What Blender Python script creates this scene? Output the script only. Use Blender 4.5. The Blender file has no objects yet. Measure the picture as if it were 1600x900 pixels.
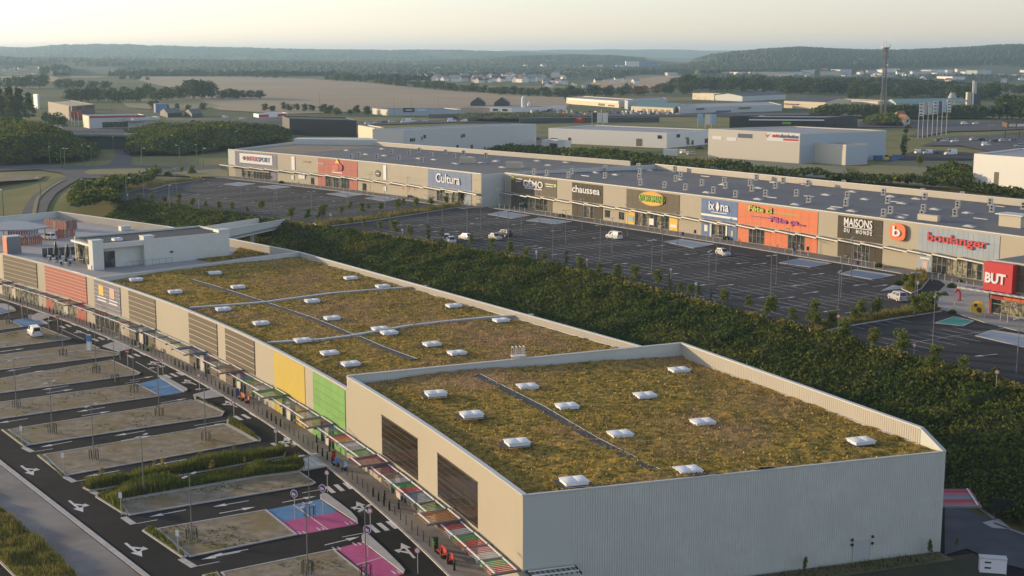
import bpy, math, random
import numpy as np
from mathutils import Matrix, Vector

random.seed(7)
RNG = np.random.default_rng(11)
S = bpy.context.scene
COL = S.collection
R = math.radians

# ------------------------------------------------------------------ camera, sky, sun, exposure
CAM_H = 50.0                      # height over the lower car park (z = 0); the upper terrace is z = 7
LENS = 48.0
FPX, HOR = 2133.0, 84.0           # the same camera in photo pixels (1600 wide): focal length and horizon row
PITCH = math.atan((450.0 - HOR) / FPX)
cam_d = bpy.data.cameras.new("camera")
cam_d.lens = LENS; cam_d.sensor_width = 36.0
cam_d.clip_start = 1.0; cam_d.clip_end = 40000.0
cam = bpy.data.objects.new("camera", cam_d); COL.objects.link(cam)
cam.location = (0, 0, CAM_H)
cam.rotation_euler = (math.pi / 2 - PITCH, 0, 0)
S.camera = cam

SUN_EL, SUN_AZ = R(8.0), R(-64.0)  # azimuth clockwise from +Y: low evening sun from the far left
world = bpy.data.worlds.new("World"); S.world = world; world.use_nodes = True
wn = world.node_tree.nodes; wl = world.node_tree.links
sky = wn.new("ShaderNodeTexSky"); sky.sky_type = 'NISHITA'; sky.sun_disc = False
sky.sun_elevation = SUN_EL; sky.sun_rotation = SUN_AZ
sky.air_density = 1.0; sky.dust_density = 0.4; sky.ozone_density = 2.6
bgn = wn["Background"]; bgn.inputs[1].default_value = 0.15
hsv = wn.new('ShaderNodeHueSaturation'); hsv.inputs['Saturation'].default_value = .58; hsv.inputs['Value'].default_value = .94
wl.new(sky.outputs[0], hsv.inputs['Color']); skt = wn.new('ShaderNodeMix'); skt.data_type = 'RGBA'; skt.blend_type = 'MULTIPLY'; skt.inputs[0].default_value = 1.0; skt.inputs[7].default_value = (1.0, .93, .985, 1)   # takes the green out of the low sky
wl.new(hsv.outputs[0], skt.inputs[6]); wl.new(skt.outputs[2], bgn.inputs[0])
sun_d = bpy.data.lights.new("sun", 'SUN'); sun_d.energy = 2.55; sun_d.angle = R(0.6); sun_d.color = (1.0, 0.75, 0.43)
sun = bpy.data.objects.new("sun", sun_d); COL.objects.link(sun)
sdir = Vector((math.sin(SUN_AZ) * math.cos(SUN_EL), math.cos(SUN_AZ) * math.cos(SUN_EL), math.sin(SUN_EL)))
sun.rotation_euler = sdir.to_track_quat('Z', 'Y').to_euler()
sun.location = sdir * 300
S.view_settings.view_transform = 'Standard'; S.view_settings.look = 'None'
S.view_settings.gamma = 1.0; S.view_settings.exposure = 1.1
S.view_settings.use_curve_mapping = False
S.render.engine = 'CYCLES'
S.cycles.max_bounces = 6; S.cycles.diffuse_bounces = 2; S.cycles.glossy_bounces = 2
S.cycles.transmission_bounces = 3; S.cycles.volume_bounces = 0; S.cycles.transparent_max_bounces = 8
try:
    S.cycles.use_denoising = True
except Exception:
    pass

# ------------------------------------------------------------------ survey: a photo pixel read as a point at height z
_t = math.tan(PITCH); _c = math.cos(PITCH)
def G(x, y, z=0.0):
    h = CAM_H - z; v = y - HOR
    return (h * (x - 800.0) / (v * _c), h * (FPX - (y - 450.0) * _t) / v)
def G3(x, y, z=0.0):
    a = G(x, y, z); return (a[0], a[1], z)
def PX(X, Y, Z):
    d = CAM_H - Z; f = Y * _c + d * _t * _c; dn = -Y * _t * _c + d * _c
    return (800 + FPX * X / f, 450 + FPX * dn / f)
def GL(pts, z=0.0): return [G(x, y, z) for x, y in pts]
def at_x(x, Y): # world X of image column x at range Y (level with the horizon)
    return (x - 800.0) / FPX * (Y * _c + CAM_H * _t * _c)

# ------------------------------------------------------------------ mesh helpers
class MB:
    def __init__(s): s.v = []; s.f = []; s.mi = []; s.m = 0
    def _add(s, vs, fs):
        b = len(s.v); s.v.extend(vs)
        for f in fs: s.f.append(tuple(b + i for i in f)); s.mi.append(s.m)
        return s
    def poly(s, pts): return s._add([tuple(p) for p in pts], [tuple(range(len(pts)))])
    def sheet(s, pts, z): return s.poly([(p[0], p[1], z) for p in pts])
    def prism(s, pts, z0, z1, bottom=False):
        a = sum(pts[i][0] * pts[(i + 1) % len(pts)][1] - pts[(i + 1) % len(pts)][0] * pts[i][1] for i in range(len(pts)))
        if a < 0: pts = pts[::-1]
        n = len(pts)
        z0 = z0 if hasattr(z0, '__len__') else [z0] * n
        z1 = z1 if hasattr(z1, '__len__') else [z1] * n
        vs = [(p[0], p[1], z0[i]) for i, p in enumerate(pts)] + [(p[0], p[1], z1[i]) for i, p in enumerate(pts)]
        fs = [tuple(range(n, 2 * n))] + [(i, (i + 1) % n, n + (i + 1) % n, n + i) for i in range(n)]
        if bottom: fs.append(tuple(range(n - 1, -1, -1)))
        return s._add(vs, fs)
    def box(s, c, d, rz=0.0):
        ca, sa = math.cos(rz), math.sin(rz); hx, hy, hz = d[0] / 2, d[1] / 2, d[2] / 2
        vs = []
        for z in (-hz, hz):
            for x, y in ((-hx, -hy), (hx, -hy), (hx, hy), (-hx, hy)):
                vs.append((c[0] + x * ca - y * sa, c[1] + x * sa + y * ca, c[2] + z))
        return s._add(vs, [(4, 5, 6, 7), (3, 2, 1, 0), (0, 1, 5, 4), (1, 2, 6, 5), (2, 3, 7, 6), (3, 0, 4, 7)])
    def bar(s, p, q, w, h=None, up=(0, 0, 1)):
        h = h or w; p = Vector(p); q = Vector(q); d = (q - p)
        if d.length < 1e-6: return s
        d.normalize(); u = Vector(up)
        if abs(d.dot(u)) > .99: u = Vector((1, 0, 0))
        a = d.cross(u).normalized(); b = a.cross(d).normalized()
        vs = []
        for e in (p, q):
            for x, y in ((-1, -1), (1, -1), (1, 1), (-1, 1)): vs.append(tuple(e + a * (x * w / 2) + b * (y * h / 2)))
        return s._add(vs, [(3, 2, 1, 0), (4, 5, 6, 7), (0, 1, 5, 4), (1, 2, 6, 5), (2, 3, 7, 6), (3, 0, 4, 7)])
    def tube(s, p, q, r0, r1=None, n=6):
        r1 = r0 if r1 is None else r1; p = Vector(p); q = Vector(q); d = (q - p).normalized()
        u = Vector((0, 0, 1)) if abs(d.z) < .95 else Vector((1, 0, 0))
        a = d.cross(u).normalized(); b = a.cross(d)
        vs = [tuple(p + (a * math.cos(2 * math.pi * i / n) + b * math.sin(2 * math.pi * i / n)) * r0) for i in range(n)]
        vs += [tuple(q + (a * math.cos(2 * math.pi * i / n) + b * math.sin(2 * math.pi * i / n)) * r1) for i in range(n)]
        return s._add(vs, [tuple(range(n - 1, -1, -1)), tuple(range(n, 2 * n))] + [(i, (i + 1) % n, n + (i + 1) % n, n + i) for i in range(n)])
    def disc(s, c, nrm, r, th=.03, n=14, rx=None):
        c = Vector(c); d = Vector(nrm).normalized()
        return s.tube(c - d * th / 2, c + d * th / 2, r, r, n)
    def lathe(s, c, prof, n=10):
        vs = []; fs = []
        for r, z in prof:
            for i in range(n): vs.append((c[0] + r * math.cos(2 * math.pi * i / n), c[1] + r * math.sin(2 * math.pi * i / n), c[2] + z))
        for k in range(len(prof) - 1):
            for i in range(n): fs.append((k * n + i, k * n + (i + 1) % n, (k + 1) * n + (i + 1) % n, (k + 1) * n + i))
        fs.append(tuple(range((len(prof) - 1) * n, len(prof) * n)))
        return s._add(vs, fs)
    def mesh(s, name, mats, org=(0, 0, 0), rz=0.0, smooth=False):
        me = bpy.data.meshes.new(name)
        ca, sa = math.cos(-rz), math.sin(-rz)
        vv = []
        for x, y, z in s.v:
            x -= org[0]; y -= org[1]; z -= org[2]
            vv.append((x * ca - y * sa, x * sa + y * ca, z) if rz else (x, y, z))
        me.from_pydata(vv, [], s.f)
        for m in (mats if isinstance(mats, (list, tuple)) else [mats]): me.materials.append(m)
        if any(s.mi): me.polygons.foreach_set('material_index', s.mi)
        if smooth: me.polygons.foreach_set('use_smooth', [True] * len(me.polygons))
        me.update()
        return me
    def build(s, name, mats, parent=None, kind=None, label=None, smooth=False, cat=None, group=None):
        loc, rz = XF.get(parent.as_pointer(), ((0, 0, 0), 0.0)) if parent else ((0, 0, 0), 0.0)
        org = loc
        if parent is None and (cat or label) and s.v and kind != 'structure':
            xs = [v[0] for v in s.v]; ys = [v[1] for v in s.v]
            org = ((min(xs) + max(xs)) / 2, (min(ys) + max(ys)) / 2, min(v[2] for v in s.v))
        o = bpy.data.objects.new(name, s.mesh(name, mats, org, rz, smooth)); COL.objects.link(o)
        if parent is not None: o.parent = parent; XF[o.as_pointer()] = (loc, rz)
        else: o.location = org; XF[o.as_pointer()] = (org, 0.0)
        if kind: o['kind'] = kind
        tag(o, label, cat, group)
        return o
XF = {}
def tag(o, label=None, cat=None, group=None):
    if label: o['label'] = label
    if cat: o['category'] = cat
    if group: o['group'] = group
    return o
def thing(name, label, cat, loc, rz=0.0, group=None):
    o = bpy.data.objects.new(name, None); COL.objects.link(o)
    o.empty_display_size = .5
    o.location = loc; o.rotation_euler = (0, 0, rz); XF[o.as_pointer()] = (tuple(loc), rz)
    return tag(o, label, cat, group)
def put(mesh, name, parent, loc=(0, 0, 0), rz=0.0, sc=(1, 1, 1), label=None):   # shared mesh as a child, local placement
    o = bpy.data.objects.new(name, mesh); COL.objects.link(o); o.parent = parent
    o.location = loc; o.rotation_euler = (0, 0, rz); o.scale = sc
    if label: o['label'] = label
    return o
def putw(mesh, name, parent, loc, rz=0.0, sc=(1, 1, 1)):                        # the same, placed by world coordinates under an unrotated thing
    l, r = XF[parent.as_pointer()]
    return put(mesh, name, parent, (loc[0] - l[0], loc[1] - l[1], loc[2] - l[2]), rz, sc)
def copy_tree(o, parent=None):
    kids = list(o.children); c = o.copy(); COL.objects.link(c); c.parent = parent
    for k in kids: copy_tree(k, c)
    return c
def clone(o, loc, rz, label, group=None, sc=None):
    c = copy_tree(o); c.location = loc; c.rotation_euler = (0, 0, rz); c['label'] = label
    if group: c['group'] = group
    if sc: c.scale = sc
    return c
def np_mesh(name, V, F, mats, smooth=False):   # V (n,3), F (m,k) arrays
    me = bpy.data.meshes.new(name)
    V = np.asarray(V, np.float32); F = np.asarray(F, np.int32); k = F.shape[1]
    me.vertices.add(len(V)); me.vertices.foreach_set('co', V.ravel())
    me.loops.add(F.size); me.loops.foreach_set('vertex_index', F.ravel())
    me.polygons.add(len(F)); me.polygons.foreach_set('loop_start', np.arange(0, F.size, k, dtype=np.int32))
    try: me.polygons.foreach_set('loop_total', np.full(len(F), k, np.int32))
    except Exception: pass
    if smooth: me.polygons.foreach_set('use_smooth', np.ones(len(F), bool))
    for m in (mats if isinstance(mats, (list, tuple)) else [mats]): me.materials.append(m)
    me.update(calc_edges=True); me.validate()
    return me
def np_obj(name, V, F, mats, parent=None, kind=None, label=None, cat=None, smooth=False, group=None):
    V = np.asarray(V, float); loc = XF.get(parent.as_pointer(), ((0, 0, 0), 0))[0] if parent else (0, 0, 0)
    o = bpy.data.objects.new(name, np_mesh(name, V - np.array(loc), F, mats, smooth)); COL.objects.link(o)
    if parent is not None: o.parent = parent
    XF[o.as_pointer()] = (loc, 0.0)
    if kind: o['kind'] = kind
    return tag(o, label, cat, group)
def grid_faces(nu, nv):
    i = np.arange(nu - 1)[:, None] * nv + np.arange(nv - 1)[None, :]
    i = i.ravel(); return np.stack([i, i + nv, i + nv + 1, i + 1], 1)
def leaf_quads(C, size, rng, flat=0.0, aspect=1.0):
    n = len(C); C = np.asarray(C); size = np.broadcast_to(size, (n,))
    a = rng.normal(size=(n, 3)); a[:, 2] *= (1 - flat); a /= np.linalg.norm(a, axis=1)[:, None]
    b = rng.normal(size=(n, 3)); b -= (b * a).sum(1)[:, None] * a; b /= np.linalg.norm(b, axis=1)[:, None]
    a = a * size[:, None] * .5 * aspect; b = b * size[:, None] * .5
    V = np.stack([C - a - b * .5, C + a * .2 - b, C + a + b * .5, C - a * .2 + b], 1).reshape(-1, 3)
    return V, np.arange(4 * n).reshape(n, 4)
def blades(P, z0, h, w, rng):     # upright grass blades, one triangle each
    n = len(P); a = rng.random(n) * 6.28; d = np.stack([np.cos(a), np.sin(a)], 1) * (w / 2)[:, None]; l = rng.normal(0, .22, (n, 2)) * h[:, None]
    V = np.stack([np.column_stack([P - d, np.full(n, z0)]), np.column_stack([P + d, np.full(n, z0)]), np.column_stack([P + l, z0 + h])], 1).reshape(-1, 3); return V, np.arange(3 * n).reshape(n, 3)
def in_poly(P, poly):
    x, y = P[:, 0], P[:, 1]; ins = np.zeros(len(P), bool); n = len(poly); j = n - 1
    for i in range(n):
        xi, yi = poly[i]; xj, yj = poly[j]
        c = ((yi > y) != (yj > y)) & (x < (xj - xi) * (y - yi) / ((yj - yi) or 1e-9) + xi)
        ins ^= c; j = i
    return ins
def scatter(poly, n, rng):
    poly = [(p[0], p[1]) for p in poly]; a = np.array(poly); lo, hi = a.min(0), a.max(0); out = []
    tot = 0
    while tot < n:
        P = lo + (hi - lo) * rng.random((n * 2, 2)); P = P[in_poly(P, poly)]
        if len(P) == 0: break
        out.append(P); tot += len(P)
    return np.concatenate(out)[:n]
def inset(poly, d):
    a = sum(poly[i][0] * poly[(i + 1) % len(poly)][1] - poly[(i + 1) % len(poly)][0] * poly[i][1] for i in range(len(poly)))
    if a < 0: poly = poly[::-1]
    n = len(poly); out = []
    for i in range(n):
        p0, p1, p2 = Vector(poly[i - 1]), Vector(poly[i]), Vector(poly[(i + 1) % n])
        d1 = (p1 - p0).normalized(); d2 = (p2 - p1).normalized()
        n1 = Vector((-d1.y, d1.x)); n2 = Vector((-d2.y, d2.x)); m = n1 + n2
        if m.length < 1e-4: m = n1
        m.normalize(); out.append(tuple(p1 + m * (d / max(.35, m.dot(n1)))))
    return poly, out
def vnoise(P, sc, seed=0):    # smooth value noise on (n,2) points, 0..1
    P = np.asarray(P, float) / sc; i = np.floor(P).astype(np.int64); f = P - i; f = f * f * (3 - 2 * f)
    def h(a, b):
        v = (a * 374761393 + b * 668265263 + seed * 974711) & 0x7fffffff
        v = ((v ^ (v >> 13)) * 1274126177) & 0x7fffffff
        return ((v ^ (v >> 16)) & 0xffff) / 65535.0
    x0, y0 = i[:, 0], i[:, 1]
    return (h(x0, y0) * (1 - f[:, 0]) + h(x0 + 1, y0) * f[:, 0]) * (1 - f[:, 1]) + (h(x0, y0 + 1) * (1 - f[:, 0]) + h(x0 + 1, y0 + 1) * f[:, 0]) * f[:, 1]
ORDS = ['first', 'second', 'third', 'fourth', 'fifth', 'sixth', 'seventh', 'eighth', 'ninth', 'tenth', 'eleventh', 'twelfth', 'thirteenth', 'fourteenth',
        'fifteenth', 'sixteenth', 'seventeenth', 'eighteenth', 'nineteenth', 'twentieth']
def ordinal(i):   # 0-based
    if i >= 99: return ('hundred and ' + ordinal(i - 100)) if i > 99 else 'hundredth'
    if i < 20: return ORDS[i]
    t = ['', '', 'twenty', 'thirty', 'forty', 'fifty', 'sixty', 'seventy', 'eighty', 'ninety'][min(9, (i + 1) // 10)]
    tt = ['', '', 'twentieth', 'thirtieth', 'fortieth', 'fiftieth', 'sixtieth', 'seventieth', 'eightieth', 'ninetieth'][min(9, (i + 1) // 10)]
    r = (i + 1) % 10
    return tt if r == 0 else t + '-' + ORDS[r - 1]

# ------------------------------------------------------------------ materials
MATS = {}
def mat(name, col, rough=.75, col2=None, scale=1.0, detail=4.0, bump=0.0, bscale=None, metal=0.0, spec=.4, lo=.35, hi=.65, island=0.0, objrand=0.0, col3=None, scale3=.1, lo3=.45, hi3=.6, emit=None, transl=0.0):
    if name in MATS: return MATS[name]
    m = bpy.data.materials.new(name); m.use_nodes = True; N = m.node_tree.nodes; L = m.node_tree.links
    b = N['Principled BSDF']; b.inputs['Base Color'].default_value = (*col, 1); b.inputs['Roughness'].default_value = rough
    b.inputs['Metallic'].default_value = metal; b.inputs['Specular IOR Level'].default_value = spec
    geo = N.new('ShaderNodeNewGeometry'); out = None
    if col2 is not None:
        nz = N.new('ShaderNodeTexNoise'); nz.inputs['Scale'].default_value = scale; nz.inputs['Detail'].default_value = detail; nz.inputs['Roughness'].default_value = .65
        L.new(geo.outputs['Position'], nz.inputs['Vector'])
        mr = N.new('ShaderNodeMapRange'); mr.inputs[1].default_value = lo; mr.inputs[2].default_value = hi; L.new(nz.outputs[0], mr.inputs[0])
        mx = N.new('ShaderNodeMix'); mx.data_type = 'RGBA'; mx.inputs[6].default_value = (*col, 1); mx.inputs[7].default_value = (*col2, 1)
        L.new(mr.outputs[0], mx.inputs[0]); out = mx.outputs[2]
    if col3 is not None:
        nz = N.new('ShaderNodeTexNoise'); nz.inputs['Scale'].default_value = scale3; nz.inputs['Detail'].default_value = 5; nz.inputs['Roughness'].default_value = .6
        L.new(geo.outputs['Position'], nz.inputs['Vector'])
        mr = N.new('ShaderNodeMapRange'); mr.inputs[1].default_value = lo3; mr.inputs[2].default_value = hi3; L.new(nz.outputs[0], mr.inputs[0])
        mx = N.new('ShaderNodeMix'); mx.data_type = 'RGBA'; mx.inputs[7].default_value = (*col3, 1)
        if out: L.new(out, mx.inputs[6])
        else: mx.inputs[6].default_value = (*col, 1)
        L.new(mr.outputs[0], mx.inputs[0]); out = mx.outputs[2]
    if island or objrand:
        src = geo.outputs['Random Per Island'] if island else N.new('ShaderNodeObjectInfo').outputs['Random']
        amt = island or objrand
        mr = N.new('ShaderNodeMapRange'); mr.inputs[3].default_value = 1 - amt; mr.inputs[4].default_value = 1 + amt; L.new(src, mr.inputs[0])
        mx = N.new('ShaderNodeMix'); mx.data_type = 'RGBA'; mx.blend_type = 'MULTIPLY'; mx.inputs[0].default_value = 1
        if out: L.new(out, mx.inputs[6])
        else: mx.inputs[6].default_value = (*col, 1)
        L.new(mr.outputs[0], mx.inputs[7]); out = mx.outputs[2]
    if out: L.new(out, b.inputs['Base Color'])
    if bump:
        nb = N.new('ShaderNodeTexNoise'); nb.inputs['Scale'].default_value = bscale or scale * 3; nb.inputs['Detail'].default_value = 4
        L.new(geo.outputs['Position'], nb.inputs['Vector'])
        bp = N.new('ShaderNodeBump'); bp.inputs['Strength'].default_value = min(1, bump); bp.inputs['Distance'].default_value = max(.02, bump * .2)
        L.new(nb.outputs[0], bp.inputs['Height']); L.new(bp.outputs[0], b.inputs['Normal'])
    if emit: b.inputs['Emission Color'].default_value = (*emit[0], 1); b.inputs['Emission Strength'].default_value = emit[1]
    if transl:          # thin leaves let some of the low sun through
        tr = N.new('ShaderNodeBsdfTranslucent'); ms = N.new('ShaderNodeMixShader'); ms.inputs[0].default_value = transl
        if out: L.new(out, tr.inputs[0])
        else: tr.inputs[0].default_value = (*col, 1)
        L.new(b.outputs[0], ms.inputs[1]); L.new(tr.outputs[0], ms.inputs[2]); L.new(ms.outputs[0], N['Material Output'].inputs['Surface'])
    MATS[name] = m
    return m
M_ASPH = mat('asphalt', (.022, .021, .020), .95, (.034, .032, .030), .35, 6, .15, 12, spec=.15, col3=(.018, .0175, .017), scale3=.05)
M_ASPH_UP = mat('worn_asphalt', (.050, .049, .048), .95, (.072, .069, .066), .12, 6, .12, 10, spec=.15, col3=(.043, .042, .042), scale3=.04)
M_ROAD_FAR = mat('far_road', (.095, .095, .095), .9, (.125, .12, .118), .05, spec=.15)
M_GRAVEL = mat('gravel', (.19, .155, .105), .95, (.34, .29, .215), .7, 10, .6, 9, spec=.15, col3=(.235, .18, .08), scale3=.17, lo3=.45, hi3=.68)
M_KERB = mat('kerb_concrete', (.50, .48, .45), .85, (.38, .36, .33), .9)
M_PAVE = mat('pavement_concrete', (.24, .22, .195), .92, (.30, .275, .245), .45, 8, .1, 8, spec=.2, col3=(.20, .185, .165), scale3=.09)
M_PAVE_L = mat('pale_concrete', (.40, .385, .365), .9, (.46, .45, .43), .5, 6)
M_WHITE = mat('road_paint', (.72, .71, .68), .7, (.52, .51, .49), 2.2)
M_LINE = mat('bay_line_paint', (.46, .46, .45), .75, (.26, .26, .255), .8)
M_BLUE_P = mat('blue_bay_paint', (.06, .19, .38), .75, (.11, .25, .42), .5)
M_BLUE_W = mat('worn_blue_paint', (.10, .18, .30), .8, (.17, .23, .32), .35, 6)
M_PINK_P = mat('pink_bay_paint', (.46, .060, .19), .75, (.52, .10, .24), .5)
M_BLUE_PALE = mat('faded_blue_paint', (.20, .28, .36), .8, (.30, .34, .38), .4)
M_TEAL_P = mat('teal_bay_paint', (.03, .24, .20), .75, (.04, .30, .24), .5)
M_TAN = mat('tan_cladding', (.41, .36, .265), .6, (.385, .34, .25), .12, 3)
M_TAN2 = mat('tan_cladding_lower', (.36, .315, .23), .6, (.33, .29, .21), .3, 3)
M_GREYW = mat('grey_ribbed_cladding', (.60, .62, .56), .5, (.54, .56, .51), .22, 7, col3=(.56, .57, .51), scale3=.9)
M_CAP = mat('parapet_capping', (.56, .56, .53), .45, metal=.3)
M_TANROOF = mat('parapet_lining', (.50, .455, .375), .6, (.47, .425, .345), .2)
M_DARKP = mat('brown_plank', (.078, .055, .032), .45, (.098, .07, .042), 3.0, objrand=.10)
M_TRIM = mat('pale_trim', (.52, .45, .34), .5)
M_DARKG = mat('brown_glazing', (.030, .022, .016), .10, (.045, .033, .024), .7, spec=.5)
M_YEL = mat('yellow_panel', (.52, .37, .022), .55, (.48, .34, .03), .5, objrand=.05)
M_GRN = mat('green_panel', (.13, .335, .06), .55, objrand=.10)
M_RED = mat('red_panel', (.40, .036, .03), .5, objrand=.06)
M_ORANGE = mat('orange_panel', (.68, .155, .05), .5, objrand=.04)
M_BLUE = mat('blue_panel', (.075, .12, .26), .5, objrand=.06)
M_BLUE2 = mat('royal_blue_panel', (.055, .14, .32), .5, objrand=.06)
M_NAVY = mat('slate_blue_panel', (.10, .11, .19), .5)
M_OLIVE = mat('olive_brown_panel', (.115, .092, .056), .7, (.135, .11, .068), 1.2, objrand=.06)
M_DKBR = mat('dark_brown_panel', (.038, .028, .015), .7, (.05, .038, .02), 1.5, objrand=.08)
M_LBLUE = mat('pale_blue_panel', (.33, .38, .42), .35, objrand=.05)
M_GLASS = mat('shop_glass', (.03, .035, .036), .08, (.10, .10, .085), .9, 3, spec=.7, lo=.45, hi=.6)
M_GLASSL = mat('display_glass', (.10, .095, .07), .12, (.42, .38, .25), 1.3, 3, spec=.6, lo=.42, hi=.58)
M_DOORL = mat('pale_door', (.55, .50, .40), .5)
M_DARKM = mat('dark_metal', (.03, .031, .032), .5, metal=.2)
M_GREYM = mat('grey_metal', (.19, .20, .21), .5, metal=.3)
M_STEEL = mat('light_steel', (.48, .47, .45), .45, metal=.4)
M_WHITEM = mat('white_metal', (.72, .71, .69), .45)
M_WHITEP = mat('white_plastic', (.78, .78, .77), .5)
M_SKYL = mat('skylight_dome', (.80, .81, .80), .4, (.72, .74, .74), 1.2)
M_BLACKP = mat('black_powdercoat', (.012, .012, .013), .45)
M_ROOFG = mat('grey_roof_membrane', (.105, .11, .118), .8, (.135, .14, .145), .11, 6, col3=(.16, .155, .145), scale3=.03)
M_ROOFB = mat('brown_roof_membrane', (.21, .165, .115), .85, (.27, .215, .15), .10, 6)
M_ROOFD = mat('dark_roof_membrane', (.045, .047, .05), .8, (.06, .062, .065), .3)
M_DECK = mat('deck_concrete', (.40, .385, .375), .85, (.34, .325, .315), .12, 6)
M_SEDUM = mat('sedum', (.44, .285, .06), .95, (.115, .105, .025), 1.1, 10, .9, 3.2, lo=.42, hi=.60, spec=.1, col3=(.36, .225, .11), scale3=.06, lo3=.48, hi3=.72)
M_SEDUM2 = mat('sedum_tuft', (.50, .345, .09), .95, (.20, .185, .04), .9, 9, island=.5, lo=.42, hi=.60, spec=.1, col3=(.43, .27, .14), scale3=.06, lo3=.48, hi3=.72, transl=0.25)
M_SOIL = mat('grassy_soil', (.11, .10, .05), .95, (.16, .13, .07), .3, 6, .4, 4)
M_GRASS = mat('dry_grass_blade', (.23, .215, .05), .9, (.09, .14, .028), .25, 5, island=.45, spec=.15, transl=0.4)
M_GRASSF = mat('mown_grass', (.15, .165, .05), .95, (.26, .22, .10), .035, 8, .3, 3, spec=.1)
M_SHRUB = mat('shrub_leaf', (.06, .097, .018), .8, (.185, .175, .032), .13, 8, island=.7, spec=.12, lo=.42, hi=.72, col3=(.10, .135, .024), scale3=.05, lo3=.55, hi3=.7, transl=0.35)
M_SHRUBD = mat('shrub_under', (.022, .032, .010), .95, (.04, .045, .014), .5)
M_LEAF = mat('tree_leaf', (.13, .18, .03), .75, (.18, .19, .04), .3, 3, island=.5, spec=.2, transl=0.45)
M_LEAFD = mat('dark_leaf', (.058, .092, .028), .85, (.10, .125, .038), .05, 3, island=.45, spec=.15, transl=0.25)
M_LEAFY = mat('dry_leaf', (.30, .235, .08), .85, (.19, .19, .05), .4, 4, island=.45, spec=.15, transl=0.4)
M_BARK = mat('bark', (.10, .078, .055), .9, (.07, .055, .04), 6)
M_WOOD = mat('stake_wood', (.30, .22, .14), .85)
M_TYRE = mat('tyre_rubber', (.012, .012, .012), .85)
M_CARGL = mat('car_glass', (.012, .014, .016), .05, spec=.8)
M_LAMPR = mat('tail_light', (.40, .015, .01), .25)
M_LAMPW = mat('head_light', (.70, .70, .68), .15)
def paint(name, c): return mat(name, c, .28, spec=.6)
M_CW = paint('white_car_paint', (.70, .69, .67)); M_CG = paint('silver_car_paint', (.42, .42, .42)); M_CD = paint('dark_car_paint', (.03, .03, .035))
M_CB = paint('blue_car_paint', (.05, .09, .17)); M_CR = paint('red_car_paint', (.38, .03, .03)); M_CBG = paint('beige_car_paint', (.40, .36, .29))
M_SIGNR = mat('sign_red', (.60, .04, .045), .5); M_SIGNB = mat('sign_blue', (.06, .16, .42), .5); M_SIGNW = mat('sign_white', (.80, .79, .77), .5)
M_SIGNP = mat('sign_purple', (.20, .04, .20), .5); M_SIGNO = mat('sign_orange', (.74, .16, .04), .5); M_SIGNY = mat('sign_yellow', (.80, .50, .04), .5)
M_SIGNG = mat('sign_green', (.22, .46, .05), .5); M_SIGNK = mat('sign_black', (.015, .015, .016), .5)
M_SIGNLG = mat('sign_lime', (.45, .60, .05), .5)
# ------------------------------------------------------------------ terrain
ZU = 7.0
TOP = [(-900, 640), (-400, 600), (-230, 520), (-165, 480), (-135, 440), (-110, 400), (-85, 372), (-59, 347.6), (-30.3, 320.5), (-1.8, 289.5), (20.1, 256.4),
       (33.2, 232.3), (47.3, 208.2), (55.2, 191.8), (66.1, 171.4), (82, 138), (104, 92), (150, 10)]
TOE = [(-900, 470), (-400, 430), (-230, 418), (-165, 395), (-125, 372), (-108, 358), (-72, 322), (-40, 284), (-7, 236), (26, 186), (45, 157), (50.5, 147), (54, 137), (62, 118), (78, 80), (110, 0)]
def side_dist(P, line):
    best = np.full(len(P), 1e18); sg = np.zeros(len(P))
    for a, b in zip(line[:-1], line[1:]):
        ax, ay = a; dx, dy = b[0] - ax, b[1] - ay; L2 = dx * dx + dy * dy
        t = np.clip(((P[:, 0] - ax) * dx + (P[:, 1] - ay) * dy) / L2, 0, 1)
        ex = P[:, 0] - ax - t * dx; ey = P[:, 1] - ay - t * dy; d = ex * ex + ey * ey
        cr = dx * (P[:, 1] - ay) - dy * (P[:, 0] - ax)
        m = d < best; best[m] = d[m]; sg[m] = np.sign(cr[m])
    return np.sqrt(best) * sg
def slope_z(P):     # 0 below the bank, 7 on the terrace
    dt = side_dist(P, TOP); db = side_dist(P, TOE)
    t = np.where(dt >= 0, 1.0, np.where(db <= 0, 0.0, np.abs(db) / (np.abs(db) + np.abs(dt) + 1e-9)))
    return ZU * t
RIDGES = [  # range of foot, range of crest, [(photo column, photo row of the crest)]
    (2500, 4300, [(-900, 80), (980, 108), (1060, 100), (1110, 90), (1200, 81), (1250, 79), (1300, 82), (1400, 83), (1480, 80), (1540, 77), (1620, 74), (1900, 66), (2600, 70)]),
    (5200, 8600, [(-1500, 84), (-200, 80), (0, 76), (100, 72), (200, 71), (300, 75), (450, 78), (600, 80), (700, 81), (800, 83), (1000, 90), (2600, 95)]),
    (8800, 12200, [(-1500, 90), (500, 84), (750, 80), (860, 77.5), (1000, 77), (1120, 79), (1300, 80), (2600, 84)]),
    (3600, 5000, [(-1500, 99), (640, 99), (760, 96), (800, 92), (900, 89), (985, 92), (1060, 97), (1100, 99), (2600, 99)]),
    (3000, 6000, [(-1500, 90), (0, 93), (90, 89), (180, 90), (300, 96), (420, 97), (560, 99), (700, 98), (2600, 99)]),
]
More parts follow.
